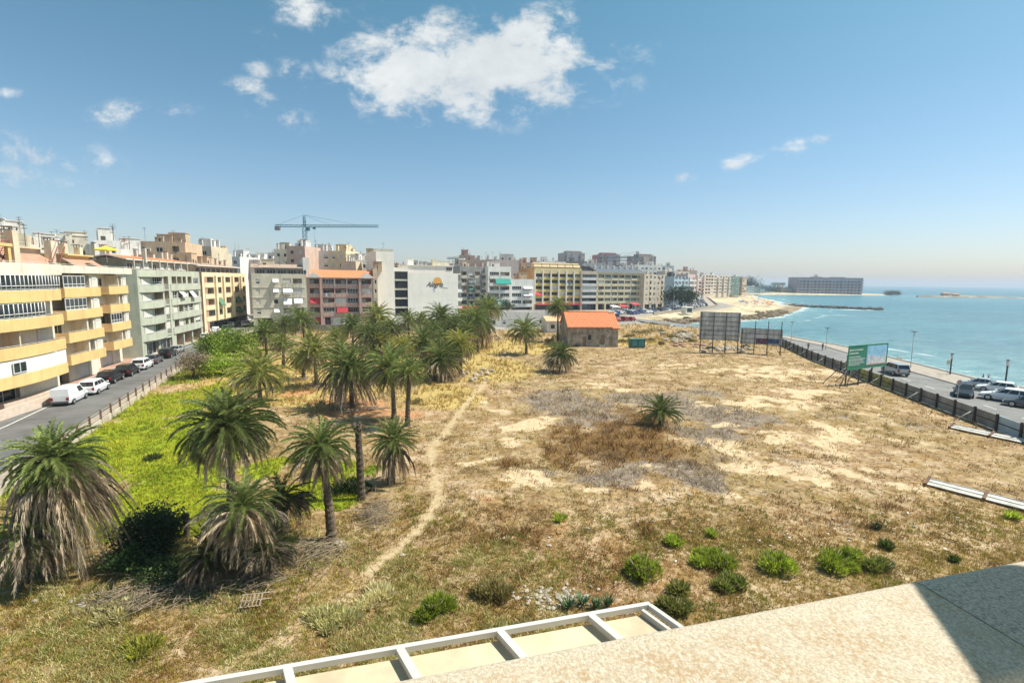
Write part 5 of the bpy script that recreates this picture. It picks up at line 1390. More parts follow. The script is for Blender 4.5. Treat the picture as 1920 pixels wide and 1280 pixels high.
# ---------------------------------------------------------------- 5 pink block
f = fr_px(574, 701, 145.5, 22); S5 = f.W / 19.8; b5 = empty('apartment_block', (-57.4, 143.2, 0), 0, 'pink apartment block with red awnings and orange tiled gables', 'apartment block')
cs5 = [(a * S5, b * S5, t) for a, b, t in ((.9, 3.6, 'l'), (4.6, 7.9, 'l'), (8.2, 11.4, 'l'), (11.7, 15.0, 'l'), (16.0, 18.9, 'l'))]
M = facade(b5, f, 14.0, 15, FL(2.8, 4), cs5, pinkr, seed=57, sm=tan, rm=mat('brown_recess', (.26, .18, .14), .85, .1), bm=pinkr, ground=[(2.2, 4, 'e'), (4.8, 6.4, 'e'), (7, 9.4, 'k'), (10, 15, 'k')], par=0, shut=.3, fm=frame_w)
link('awning', awning_mesh(2.8, .6, 1.5, awnr), b5, M @ Matrix.Translation((.9, -.05, 5.6 + 2.5)))
link('awning', awning_mesh(3.2, .5, 1.5, awnr), b5, M @ Matrix.Translation((8.2, -.05, 2.8 + 2.5)))
link('awning', awning_mesh(1.6, .5, 1.3, awnr), b5, M @ Matrix.Translation((2.3, -.05, 2.3)))
for u in (4.1 * S5, 15.5 * S5):
    mb = MB(); mb.box(u - .3, -.9, 0, u + .3, -.002, 14); mb.build('pilaster', [pinkr], b5, M)
leanto(b5, M, -.2, -.6, f.W + .2, 5, 14.15, 16.4, tilel, m2=pinkr); leanto(b5, M, -.2, 10.6, f.W + .2, 5.02, 14.15, 16.4, tilel, m2=pinkr)
for u in (.2, 15.6 * S5): pitched(b5, M, u, -.9, u + 3.8, 3, 14.2, 1.5, tilel, .2, 'y', 'gable_roof')
mb = MB()
for u in (4.0 * S5, 8.05 * S5, 11.55 * S5, 15.3 * S5): mb.box(u, -.14, 11.2, u + .2, -.002, 14)
mb.build('white_post', [white], b5, M)
# tan strip between pink and hotel
f = fr_px(700, 708, 152.5, 20); bt = empty('apartment_block', (-38, 148.5, 0), 0, 'narrow tan building squeezed between the pink block and the white hotel', 'apartment block')
M = facade(bt, f, 17.0, 10, FL(3, 4), [(.35, .9, 'w')], cream, seed=58, sm=tan); rooftop(bt, M, f.W, 8, 17, 3, 1, tan, aer=2)
# ---------------------------------------------------------------- 6 white hotel
f6 = fr_px(706, 859, 158, 27); hx, hy = f6.A.x, f6.A.y; S6 = f6.W / 29.0
hotelw = mat('hotel_white', (.86, .82, .73), .85, .04, .3, .1, 40, stain=.12)
b6 = empty('hotel', (hx, hy, 0), 0, 'tall white hotel with dark glazed bays and a script name with an orange sun', 'hotel')
DEG6 = 27
f = fr_at(hx, hy, DEG6, 6.0 * S6); M = facade(b6, f, 22.5, 16, [], [], hotelw, par=.6)
M6 = M
f_b = Frame(tuple(f.A.xy + f.u.xy * 6.0 * S6 + f.n.xy * .35), tuple(f.A.xy + f.u.xy * 10.6 * S6 + f.n.xy * .35))
Mb = facade(b6, f_b, 17.6, 15, [], [], hotelw, par=.5)
dgl = glassmat('dark_hotel_glass', (.015, .022, .03), .06)
for i in range(5):
    z = 2.1 + 2.95 * i
    mb = MB(); mb.box(.25, -.12, z, 4.45, -.002, z + 2.35, 1)
    for u in (.25, 1.3, 2.4, 3.4, 4.4): mb.box(u - .04, -.17, z, u + .04, -.122, z + 2.35, 0)
    mb.box(.1, -.3, z + 2.36, 4.6, -.002, z + 2.6, 2); mb.build('window', [darkm, dgl, greyb], b6, Mb)
f_c = Frame(tuple(f.A.xy + f.u.xy * 10.6 * S6), tuple(f.A.xy + f.u.xy * 29.0 * S6)); Mc = facade(b6, f_c, 15.6, 18, [], [], hotelw, par=0)
mb = MB(); mb.box(.6, 2.5, 15.62, 16.5, 14, 18.4); mb.box(.3, 2.2, 18.402, 16.8, 14.2, 18.6)
mb.box(.0, .0, 15.602, 18.3, .25, 16.0); mb.build('upper_storey', [hotelw], b6, Mc)
link('window', window_mesh(2.2, 1.2, 'win'), b6, Mc @ Matrix.Translation((14.0, 2.44, 16.9)))
mb = MB(); mb.box(0.4, .8, 22.5, 5.6, .9, 23.3); mb.box(.4, 6, 22.5, 5.6, 6.1, 23.3); mb.box(.4, .9, 23.1, .5, 6, 23.3); mb.box(5.5, .9, 23.1, 5.6, 6, 23.3); mb.build('roof_screen', [greyb], b6, M6)
for (x, y, a, h, m) in ((1.4, 5, 2.0, 2.0, white), (6, 6, .9, 1.2, greyd), (7.6, 6, .9, 1.2, greyd), (10, 5, 1.5, 1.9, cream), (12, 6, 4.5, 1.5, greyb)):
    mb = MB(); mb.box(x, y, 18.62, x + a, y + 1.5, 18.62 + h); mb.box(x - .06, y - .06, 18.622 + h, x + a + .06, y + 1.56, 18.7 + h); mb.build('roof_unit', [m], b6, Mc)
for z in (0.4, 3.4, 6.4, 9.4, 12.4): 
    mb = MB(); mb.box(18.4, 3, z, 20.0, 8, z + .2); mb.box(19.9, 3, z + .2, 20.0, 8, z + 1.2); mb.box(18.4, 2.9, z + .2, 20, 2.998, z + 1.2); mb.build('balcony', [white if z < 12 else greyd], b6, Mc)
link('aerial', aerial(3.5), b6, M6 @ Matrix.Translation((3, 3, 22)))
sun = mat('sun_paint', (.80, .42, .09), .7, .05); ink = mat('sign_ink', (.10, .09, .10), .7, .05); inkb = mat('sign_blue', (.25, .45, .62), .7, .05)
tcu = bpy.data.curves.new('script', 'FONT'); tcu.body = 'Alegría'; tcu.size = 2.35; tcu.shear = .42; tcu.extrude = .02; tcu.space_character = .93; tcu.offset = .02
to = bpy.data.objects.new('tmp', tcu); COL.objects.link(to)
me = bpy.data.meshes.new_from_object(to.evaluated_get(bpy.context.evaluated_depsgraph_get())); bpy.data.objects.remove(to)
me.materials.clear(); me.materials.append(ink); me.name = 'name_lettering'
RX = Matrix.Rotation(pi / 2, 4, 'X')
link('name_lettering', me, b6, Mc @ Matrix.Translation((6.2, -.05, 11.5)) @ RX @ Matrix.Diagonal((.92, 1.0, 1, 1)))
mb = MB(); pts = []
rr = random.Random(3)
for i in range(28):
    a = 2 * pi * i / 28; r = 1.35 + (.22 if i % 2 else 0); pts.append((10.1 + cos(a) * r, 13.2 + sin(a) * r))
mb.face([(p[0], -.025, p[1]) for p in pts]); mb.face([(p[0], -.002, p[1]) for p in pts][::-1])
mb.build('sun_emblem', [sun], b6, Mc)
mb = MB(); P = [(11.3 + t * 2.6, -.04, 11.25 + .12 * sin(t * 6)) for t in np.linspace(0, 1, 9)]; mb.tube(P, .045, 4)
P = [(8.7 + t * .5, -.04, 10.9 - t * 1.0 + .1 * sin(t * 7)) for t in np.linspace(0, 1, 6)]; mb.tube(P, .06, 4); mb.build('logo_stroke', [inkb], b6, Mc)

# ---------------------------------------------------------------- second row, behind the grove and along the seafront
def block(label, px0, px1, d, deg, ztop, cols, wm, seed, floors=5, g=3.2, fh=2.85, depth=14, name='apartment_block', gc=None, par=.9, sm=None, bm=None, rm=recess, roof=None, shut=.3, awn=None, n_roof=3, fm=frame_w, group=None, base=0, aer=2, cat='apartment block', winh=1.25, rt=white, gm=glass, rm2=deckm, edge='l'):
    ax = D(px0, 530, d); A = (ax.x, d)
    # find width so that the right end projects to px1
    rb = ray(px1, 530); k = rb.x / rb.y; c, s = cos(radians(deg)), sin(radians(deg))
    L = (k * A[1] - A[0]) / (c - k * s)
    f = fr_at(A[0], A[1], deg, L)
    root = empty(name, (A[0], A[1], base), 0, label, cat, group)
    if base: root.location = (A[0], A[1], 0)
    cc = cols(L) if callable(cols) else cols
    M = facade(root, f, ztop, depth, FL(g, floors, fh), cc, wm, seed=seed, fh=fh, ground=gc(L) if gc else None, par=par, sm=sm, bm=bm, rm=rm, shut=shut, awn=awn, fm=fm, winh=winh, gm=gm, rm2=rm2)
    if base:
        for ch in root.children: ch.location.z += base
        M = Matrix.Translation((0, 0, base)) @ M
    if n_roof: rooftop(root, M, L, depth, ztop, seed + 500, n_roof, rt, aer=aer)
    return root, M, L
EC = evencols
block('dark grey block with glassy balconies beside the white hotel', 862, 915, 197, 28, 19.2, lambda L: EC(L, 4, ['l', 'c'], .8), greyd, 71, 5, awn=([awng], .1), bm=greyb, gc=lambda L: [(.6, 4, 's'), (5, L - 1, 'a')], fm=frame_d, rt=beige, aer=4, n_roof=5)
r_, M, L = block('pale block with a wide teal awning and mixed balconies', 915, 958, 199, 26, 19.3, lambda L: EC(L, 2, ['l', 'l'], .88), white, 72, 5, bm=white, gc=lambda L: [(.6, L - .6, 'a')], rt=white, n_roof=4)
link('awning', awning_mesh(round(L * .66, 1), 1.2, 2.0, awnt), r_, M @ Matrix.Translation((L * .3, -.15, 14.5)))
link('awning', awning_mesh(round(L * .5, 1), 1.2, 1.6, mat('pale_teal_awning', (.18, .40, .42), .8)), r_, M @ Matrix.Translation((L * .4, -.15, 5.6)))
block('low white block with glazed balconies left of the orange blank wall', 957, 1001, 205, 24, 14.4, lambda L: EC(L, 2, ['g', 'l'], .86), white, 73, 3, bm=white, gc=lambda L: [(.6, L - .6, 'a')], awn=([awnw], .3), rt=tan)
block('peach building with small windows behind the dark grey block', 868, 925, 215, 10, 22.5, lambda L: EC(L, 5, 'w', .4), mat('peach_render', (.62, .45, .36), .85, .08, .5, stain=.3), 74, 6, n_roof=5, rt=mat('peach_render', (.6, .4, .3)), aer=4)
block('pinkish white building behind the teal awning block', 912, 972, 218, 12, 22.8, lambda L: EC(L, 5, 'w', .35), mat('pale_pink_render', (.64, .53, .48), .85, .08, .5, stain=.3), 75, 6, n_roof=6, aer=4)
yb = mat('mustard_render', (.72, .58, .30), .85, .08, .5, stain=.35)
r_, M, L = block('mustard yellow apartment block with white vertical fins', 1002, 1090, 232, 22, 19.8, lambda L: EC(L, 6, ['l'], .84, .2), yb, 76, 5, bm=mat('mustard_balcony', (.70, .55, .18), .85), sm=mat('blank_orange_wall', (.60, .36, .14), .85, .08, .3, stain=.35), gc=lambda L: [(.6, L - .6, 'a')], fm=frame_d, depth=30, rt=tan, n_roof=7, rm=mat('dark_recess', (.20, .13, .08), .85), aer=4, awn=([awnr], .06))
for i in range(7):
    mb = MB(); u = .1 + (L - .2) * i / 6; mb.box(u - .28, -.7, 3, u + .28, -.002, 18.6); mb.build('fin', [white], r_, M)
for i in range(6):
    mb = MB(); u = (L - .2) * (i + .5) / 6; mb.box(u - 1.6, 1.5, 19.85, u + 1.6, 5, 22); mb.build('dormer', [yb], r_, M); leanto(r_, M, u - 1.9, .6, u + 1.9, 3, 20.4, 22.3, tan, 'dormer_roof', yb)
mb = MB(); mb.box(1, -1.8, 2.5, L - 1, -.002, 3.0); mb.build('shop_canopy', [awnr], r_, M)
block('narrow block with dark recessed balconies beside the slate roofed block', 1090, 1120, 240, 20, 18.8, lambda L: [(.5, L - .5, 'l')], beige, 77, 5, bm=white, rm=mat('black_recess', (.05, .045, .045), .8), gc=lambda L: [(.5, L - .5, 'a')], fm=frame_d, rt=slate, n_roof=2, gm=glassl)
r_, M, L = block('cream apartment block with a dark slate roof and rows of balconies', 1120, 1208, 244, 24, 18.2, lambda L: EC(L, 7, ['l', 'g', 'l'], .86, .3), mat('pale_cream_render', (.72, .62, .40), .85, .08, .5, stain=.3), 78, 5, bm=mat('cream_balcony', (.76, .68, .46), .85), gc=lambda L: EC(L, 6, ['a'], .8), n_roof=0, depth=16)
leanto(r_, M, -.3, -.6, L + .3, 8, 18.3, 21.6, slate, m2=cream); leanto(r_, M, -.3, 16.6, L + .3, 8.02, 18.3, 21.6, slate, m2=cream)
for i in range(8):
    mb = MB(); u = 1 + i * (L - 2) / 7; mb.box(u, 4.5, 19.5, u + .9, 5.4, 22.0); mb.build('chimney', [whitecr], r_, M)
block('beige rounded end block with narrow windows right of the slate roofed block', 1208, 1246, 252, 38, 17.6, lambda L: EC(L, 5, ['w', 'l', 'w'], .45), beige, 79, 5, bm=whitecr, gc=lambda L: EC(L, 3, 's', .7), rt=beige, sm=beige, awn=None)
block('white block behind the beige rounded end block', 1190, 1240, 300, 20, 24, lambda L: EC(L, 6, 'w', .5), white, 80, 7)
block('pale grey block above the dark ficus tree', 1246, 1292, 300, 30, 20.5, lambda L: EC(L, 5, 'w', .4), greyb, 81, 6)
block('pale blue block with white columns right of the ficus tree', 1264, 1291, 286, 42, 17.2, lambda L: EC(L, 4, ['g'], .7), mat('pale_blue_render', (.42, .52, .58), .8), 82, 5, bm=white, rt=slate, fm=frame_w)
block('pale pink block with a red roof right of the pale blue block', 1289, 1303, 300, 44, 18.8, lambda L: EC(L, 3, ['b'], .8), mat('rose_render', (.66, .50, .48), .8), 83, 5, bm=white, rt=pinkr)
GR = 'apartment blocks along the distant beach'
cr_ = mat('far_cream_render', (.60, .50, .40), .85, .08, .3)
block('white block with red brown balconies on the beach front', 1303, 1322, 400, 50, 20, lambda L: EC(L, 3, ['b', 'l'], .85), white, 84, 6, bm=pinkr, group=GR, n_roof=2)
block('pinkish cream block in the middle of the beach front row', 1322, 1338, 430, 50, 20.5, lambda L: EC(L, 3, ['l'], .8), cr_, 85, 6, group=GR, n_roof=2)
block('cream block with blue grey glazing in the beach front row', 1338, 1369, 460, 48, 20.5, lambda L: EC(L, 6, ['g', 'b'], .8), cr_, 86, 6, group=GR, n_roof=3)
block('block wrapped in green netting near the end of the beach front', 1369, 1392, 520, 46, 20.5, lambda L: EC(L, 6, ['w'], .4), mat('green_net', (.13, .19, .15), .85), 87, 6, n_roof=0)
block('narrow brown block beside the green netted block', 1392, 1400, 540, 48, 20, lambda L: EC(L, 2, ['l'], .8), tan, 88, 6, group=GR, n_roof=1)
for i, (a, b, d, z, wm_, lb) in enumerate([(1413, 1427, 690, 8.5, cr_, 'low cream villa beside the beach front trees'), (1427, 1435, 700, 5.5, white, 'small white beach house right of the cream villa'),
                                          (1466, 1480, 770, 8, tan, 'brown low house left of the long headland building'), (1480, 1492, 772, 6, greyb, 'small grey beach building next to the long headland building'),
                                          (1400, 1414, 680, 10, white, 'white house half hidden behind the beach front trees')]):
    block(lb, a, b, d, 8, z, lambda L: EC(L, 4, 'w', .5), wm_, 90 + i, 1 if z < 8 else 2, g=3 if z > 8 else 1.2, n_roof=1, name='beach_house', cat='house', aer=0)
# long headland building
r_, M, L = block('long grey pink apartment building standing on the headland across the bay', 1494, 1618, 762, 3, 25.5, lambda L: [], mat('headland_render', (.36, .30, .32), .85, .1, .1), 99, 8, depth=22, name='apartment_block', n_roof=0, base=-2)
hb = mat('headland_band', (.42, .39, .42), .85, .06, .2); hd = mat('headland_dark', (.06, .06, .09), .6, .2, .2); hp = mat('headland_pink', (.46, .30, .32), .85)
for i in range(6):
    z = 1.0 + i * 4.3; mb = MB(); mb.box(0, -1.5, z - 2, L, -.02, z + 1.7 - 2); mb.build('balcony_row', [hb if i % 3 else hp], r_, M)
for i in range(18):
    u = L * (i + .5) / 18; mb = MB(); mb.box(u - .45, -1.7, -1.5, u + .22, -1.502, 23.4); mb.build('balcony_divider', [hb if i % 4 else hp], r_, M)
for i in range(17):
    u = L * (i + 1) / 18; mb = MB()
    for k in range(5):
        z = 2.8 + k * 4.3 - 2; mb.box(u - 2.2, -.06, z, u + 1.9, -.012, z + 2.4)
    mb.build('window_stack', [hd if i % 3 else glassl], r_, M)
for (a, b, h) in ((.27, .40, 3), (.57, .75, 3)):
    mb = MB(); mb.box(L * a, 4, 23.5, L * b, 12, 23.5 + h); mb.build('roof_block', [mat('headland_render', (0, 0, 0))], r_, M)
for a in (.3, .33): mb = MB(); mb.box(L * a, 6, 23.5, L * a + 1.2, 7, 30); mb.build('chimney', [greyd], r_, M)
# water tower left of it
g = empty('water_tower', (420, 790, -2), 0, 'small grey water tower beside the headland building', 'water tower')
mb = MB(); mb.box(-9, -4, 13, 9, 4, 17); mb.build('tank', [greyb], g)
mb = MB(); [mb.box(x - .5, -.5, 0, x + .5, .5, 13) for x in (-7, 0, 7)]; mb.build('support', [greyb], g)
# three towers
for i, (a, b, z, wm_, lb) in enumerate([(1056, 1095, 45, mat('tower_tan', (.42, .36, .30), .85), 'tan high rise tower farthest left on the skyline'), (1122, 1161, 43.5, mat('tower_red', (.42, .20, .19), .85), 'reddish high rise tower in the middle of the skyline'), (1189, 1228, 42.5, mat('tower_brown', (.45, .33, .26), .85), 'brown high rise tower behind the cranes')]):
    r_, M, L = block(lb, a, b, 560, 14, z, lambda L: EC(L, 6, ['w'], .62), wm_, 110 + i, 6, g=z - 6 * 3.2 - .3, fh=3.2, n_roof=0, depth=20, name='tower_block', cat='tower', winh=1.6)
    mb = MB(); mb.box(3, -1.2, z - 19, 4.2, -.01, z + 1.6); mb.box(L - 5, -1.2, z - 19, L - 3.8, -.01, z + 1.2); mb.box(L / 2 - 3, -1.6, z - 19, L / 2 + 3, -.01, z - 1); mb.build('stair_shaft', [hb if i < 2 else cr_], r_, M)
    mb = MB(); mb.box(4, 3, z - .9, L - 4, 12, z + 2.2); mb.build('roof_block', [wm_], r_, M)

# skyline blocks behind the front rows
SK = [  # px0, px1, depth, ztop, mat, label
 (-40, 60, 84, 21.0, cream, 'cream roof storeys behind the nearest yellow block'),
 (60, 120, 92, 19.4, white, 'white stair towers behind the yellow block roof'),
 (100, 180, 104, 20.6, whitecr, 'off white block behind the red roof stairs'),
 (183, 232, 104, 21.2, white, 'white block behind the yellow parasol'),
 (228, 262, 112, 19.8, white, 'white block with tiled roof left of the brick penthouse'),
 (254, 352, 126, 22.6, tan, 'brown brick block rising behind the sage green block'),
 (352, 400, 150, 23.0, cream, 'cream block behind the brown brick block'),
 (385, 425, 165, 22.0, beige, 'beige block behind the yellow block with brick side'),
 (420, 452, 185, 21.3, white, 'white block on the skyline behind the yellow block'),
 (450, 486, 190, 20.5, mat('pale_pink_render', (0, 0, 0)), 'pale pink block at the end of the street'),
 (476, 520, 205, 21.6, white, 'white block behind the left half of the grey block'),
 (516, 545, 172, 23.6, whitecr, 'off white terraced block on the skyline above the grey block'),
 (540, 574, 168, 24.4, mat('peach_render', (0, 0, 0)), 'peach terraced block left of the big crane mast'),
 (583, 624, 176, 23.4, white, 'white block behind the pink block'),
 (618, 650, 172, 23.2, mat('pale_yellow_render', (0, 0, 0)), 'yellow stair tower block behind the pink block'),
 (640, 668, 168, 19.6, cream, 'cream block behind the tiled roof of the pink block'),
 (664, 692, 172, 20.2, white, 'low white block beside the narrow tan building'),
 (688, 706, 190, 22.6, tan, 'brown block peeping left of the hotel tower'),
 (846, 872, 220, 20.6, white, 'white block touching the right end of the hotel'),
 (862, 884, 235, 25.4, mat('peach_render', (0, 0, 0)), 'peach roof building above the dark grey block'),
 (955, 1012, 250, 22.8, mat('peach_render', (0, 0, 0)), 'peach block behind the orange blank wall'),
 (1010, 1060, 275, 24.5, white, 'white block above the mustard block roof'),
 (1040, 1100, 300, 25.6, greyd, 'grey roofed block between mustard block and tan tower'),
 (1095, 1135, 280, 24.0, white, 'white block above the dark recessed balconies'),
 (1160, 1196, 330, 24.5, slate, 'dark roofed block behind the slate roof'),
 (1225, 1262, 360, 25.5, white, 'white block behind the pale grey block'),
 (1290, 1306, 380, 23.0, pinkr, 'red brown block at the bend of the beach front'),
]
for i, (a, b, d, z, m_, lb) in enumerate(SK):
    nfl = 3; g_ = z - .9 - 2.8 * nfl
    block(lb, a, b, d, RND.choice([-6, 8, 14, 20]) if a > 240 else 40, z, lambda L: EC(L, max(2, int(L / 3.6)), ['w', 'w', 'l'] if i % 2 else ['w'], .42), m_, 200 + i, nfl, g=g_, n_roof=6 if a < 1000 else 3, aer=5 if a < 1000 else 1, rt=m_ if i % 3 else white, depth=12)
# low roofs filling the town behind (one of many, seen over the front rows)
k = 0
for j, (d, z0) in enumerate([(235, 20.0), (290, 21.5), (380, 23.5), (480, 25)]):
    px = 200 + 23 * j
    while px < (860, 985, 1180, 1180)[j]:
        w_ = RND.uniform(22, 46); z = z0 + RND.uniform(-1.6, 2.0); m_ = RND.choice([white, white, whitecr, cream, beige, tan, MATS['pale_pink_render'], MATS['peach_render']])
        block('pale town building among the crowded roofs of the skyline', px, px + w_, d + RND.uniform(-12, 12), RND.choice([-8, 6, 12, 20]), z, lambda L: EC(L, max(2, int(L / 4)), ['w'], .4), m_, 300 + k, 2, g=z - 6.6, n_roof=3, aer=1, group='town buildings on the skyline', depth=10, rt=m_)
        px += w_ * RND.uniform(1.0, 1.9); k += 1

# ---------------------------------------------------------------- low white building and small sheds in front of the seafront row
def simple_house(name, label, cat, A, B, depth, H, wm, cols, seed, roofm=None, rise=0, par=.5, over=.4, sm=None):
    f = Frame(A, B); root = empty(name, (*A, 0), 0, label, cat)
    M = facade(root, f, H, depth, [.0], cols, wm, seed=seed, par=0 if rise else par, shut=.1, sm=sm)
    if rise: pitched(root, M, 0, 0, f.W, depth, H + .15, rise, roofm, over)
    return root, M, f.W
simple_house('white_house', 'long low white building with small dark windows behind the grove', 'house', (-7.2, 146), (14.5, 152), 9, 4.6, white, [(1.5, 2.3, 'w'), (4.5, 5.5, 'w'), (8, 9.6, 'w'), (12, 13.2, 'w'), (16, 17, 'w')], 130)
simple_house('white_house', 'small white hut with a pale orange roof beside the ivy', 'house', (9.5, 134), (16.5, 135.5), 6, 3.0, white, [(1, 2.2, 'w'), (3.5, 5, 'w')], 131, mat('faded_tile', (.66, .42, .22), .85, .1), 1.1)
simple_house('white_house', 'flat roofed grey building across the back street', 'house', (-6, 165), (22, 172), 8, 3.4, greyb, [(2, 3.2, 'w'), (8, 9.6, 'w'), (14, 15.4, 'w')], 132)
# orange roofed house
stonew = mat('old_plaster', (.46, .39, .31), .9, .3, .9, .6, 6, stain=.7)
oh = empty('orange_roofed_house', (11.8, 104.5, 0), 0, 'old stone house with a bright orange tiled roof and shaded front wall', 'house')
f = Frame((11.9, 104.5), (22.7, 105.6)); W = f.W; M = f.M(oh.location)
ops = [(3.2, .1, 3.9, 2.2, .15), (7.0, .5, 7.9, 2.6, .2, 1), (4.3, 1.6, 5.0, 2.6, .12, 1)]
mb = MB(); Dp = 8.5; HE, HR = 4.15, 6.9
link('wall', wall_mesh(W, HE, Dp, ops, [stonew, mat('dark_opening', (.06, .05, .04), .9), stonew, stonew], par=0), oh, M)
mb.face([(0, 0, HE), (0, Dp, HE), (0, Dp / 2, HR)][::-1]); mb.face([(W, 0, HE), (W, Dp, HE), (W, Dp / 2, HR)]); mb.build('gable', [stonew], oh, M)
def tiled_roof(x0, x1, zoff, nm='roof'):
    mb = MB(); nrow = int((x1 - x0) / .3); e = .35
    for side in (0, 1):
        for i in range(nrow):
            xa = x0 + (x1 - x0) * i / nrow; xb = x0 + (x1 - x0) * (i + 1) / nrow; xm = (xa + xb) / 2
            y0, y1 = (-e, Dp / 2) if side == 0 else (Dp + e, Dp / 2); za = HE - .12 + zoff; zb = HR + .12 + zoff
            for (p, q, hp, hq) in ((xa, xm, 0, .07), (xm, xb, .07, 0)):
                P = [(p, y0, za + hp), (q, y0, za + hq), (q, y1, zb + hq), (p, y1, zb + hp)]
                mb.face(P if side == 0 else P[::-1])
    mb.box(x0, -e, HE - .32 + zoff, x1, -e + .08, HE - .13 + zoff, 0)
    mb.tube([(x0, Dp / 2, HR + .18 + zoff), (x1, Dp / 2, HR + .18 + zoff)], .13, 8, 0)
    mb.face([(x0, -e, HE - .3 + zoff), (x0, Dp / 2, HR - .05 + zoff), (x0, Dp / 2, HR + .12 + zoff), (x0, -e, HE - .12 + zoff)], 1); mb.face([(x1, -e, HE - .3 + zoff), (x1, -e, HE - .12 + zoff), (x1, Dp / 2, HR + .12 + zoff), (x1, Dp / 2, HR - .05 + zoff)], 1)
    mb.build(nm, [tilel, whitecr], oh, M)
tiled_roof(-.25, W - 1.3, .25); tiled_roof(W - 1.29, W + .3, .0)
mb = MB(); mb.box(6.9, -.08, 0, 8.0, .1, .5); mb.build('door_step', [white], oh, M)
mb = MB(); mb.box(3.25, .06, .12, 3.85, .12, 2.15); mb.build('door', [mat('old_wood', (.28, .21, .15), .8)], oh, M)
mb = MB(); mb.box(7.05, .14, .55, 7.85, .19, 2.5); mb.build('window_shutter', [MATS['old_wood']], oh, M)
# own building under the camera: terrace parapet and white framed canopy
# ================================================================== FENCES, SIGNS, CRANES, CARS, PEOPLE
# camera's own terrace
con = mat('parapet_concrete', (.80, .755, .66), .95, .0, 1)
def parapet_material():
    m = bpy.data.materials.new('parapet_roughcast'); n, l, out = nt(m)
    p = n.new('ShaderNodeBsdfPrincipled'); p.inputs['Roughness'].default_value = .95; p.inputs['Specular IOR Level'].default_value = .15; l.new(p.outputs[0], out.inputs[0])
    g_ = n.new('ShaderNodeNewGeometry')
    def nz(s, d=6, r=.7):
        q = n.new('ShaderNodeTexNoise'); q.inputs['Scale'].default_value = s; q.inputs['Detail'].default_value = d; q.inputs['Roughness'].default_value = r; l.new(g_.outputs['Position'], q.inputs['Vector']); return q.outputs[0]
    def mr(s, a, b, c=0, d=1):
        q = n.new('ShaderNodeMapRange'); q.inputs[1].default_value = a; q.inputs[2].default_value = b; q.inputs[3].default_value = c; q.inputs[4].default_value = d; l.new(s, q.inputs[0]); return q.outputs[0]
    def mx(f, a, b):
        q = n.new('ShaderNodeMix'); q.data_type = 'RGBA'
        for i, s in ((0, f), (6, a), (7, b)):
            if isinstance(s, tuple): q.inputs[i].default_value = (*s, 1)
            else: l.new(s, q.inputs[i])
        return q.outputs[2]
    def mul(a, b):
        q = n.new('ShaderNodeMath'); q.operation = 'MULTIPLY'; l.new(a, q.inputs[0]); l.new(b, q.inputs[1]); return q.outputs[0]
    att = n.new('ShaderNodeAttribute'); att.attribute_name = 'Wear'; s = n.new('ShaderNodeSeparateColor'); l.new(att.outputs['Color'], s.inputs[0])
    worn, grime_shade, _b = s.outputs
    big = nz(5, 6, .65); grain = nz(150, 4, .7); mid = nz(85, 5, .75)
    c = mx(mr(grain, .4, .6), (.60, .53, .41), (.42, .35, .25))
    och = mul(mr(big, .40, .60), mr(mid, .44, .56))
    wk = n.new('ShaderNodeMath'); wk.operation = 'MULTIPLY'; wk.inputs[1].default_value = .85; l.new(mul(och, worn), wk.inputs[0])
    c = mx(wk.outputs[0], c, (.40, .27, .14))
    c = mx(mul(mul(mr(mid, .48, .6), mr(grain, .42, .54)), grime_shade), c, (.24, .22, .20))  # faint grime, plus the shade painted on the end block
    l.new(c, p.inputs['Base Color'])
    b = n.new('ShaderNodeBump'); b.inputs['Strength'].default_value = .9; b.inputs['Distance'].default_value = .006; l.new(nz(60, 6, .75), b.inputs['Height']); l.new(b.outputs[0], p.inputs['Normal'])
    return m
pmat = parapet_material()
PZ = 13.2
o0, o1, oj = G(560, 1296, PZ), G(2300, 969, PZ), G(1700, 1079, PZ)
ij = G(1922, 1206, PZ)
ux = (o1 - o0).normalized(); nin = Vector((ux.y, -ux.x, 0))     # towards the terrace
wI = (ij - oj).dot(nin)
Wd = (G(1850, 1272, PZ) - oj).dot(nin)
LEFT = -2.5; s0 = -3.2; s1 = (o1 - o0).length + 1.5; sj = (oj - o0).dot(ux)
def par_block(name, sa, sb, label, wear_shade, drop=0):
    root = empty(name, tuple(oj), 0, label, 'parapet')
    nx_ = max(2, int((sb - sa) / .04)); prof = []
    R_b = .035
    for k in range(6): a = pi / 2 * k / 5; prof.append((R_b - R_b * sin(pi / 2 - a) if False else R_b * (1 - sin(a)), -R_b * (1 - cos(a))))
    prof = [(R_b * (1 - cos(pi / 2 * k / 5)), -R_b * (1 - sin(pi / 2 * k / 5))) for k in range(6)]
    prof = [(0, -2.4)] + prof + [(Wd * t, -.012 * t) for t in np.linspace(.2, .93, 14)] + [(Wd - .012, -.016), (Wd, -.03), (Wd, -1.1)]
    V, Fc, C = [], [], []
    for i in range(nx_ + 1):
        s_ = sa + (sb - sa) * i / nx_
        for (t, z) in prof:
            p = o0 + ux * s_ + nin * t; V.append((p.x - oj.x, p.y - oj.y, z))
            q = t / Wd
            C.append((wear_shade[0] * float(sstep(.04, .25, q) * (1 - sstep(.75, .98, q) * .6)), wear_shade[1] * (.5 + .5 * float(sstep(0, .3, q))), 0))
    k = len(prof)
    for i in range(nx_):
        for j in range(k - 1): a = i * k + j; Fc.append((a, a + k, a + k + 1, a + 1))
    me = mesh_np('coping', np.array(V), np.array(Fc), None, [pmat], True)
    at = me.color_attributes.new('Wear', 'FLOAT_COLOR', 'POINT'); c4 = np.ones((len(V), 4), np.float32); c4[:, :3] = C; at.data.foreach_set('color', c4.ravel())
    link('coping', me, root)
    return root
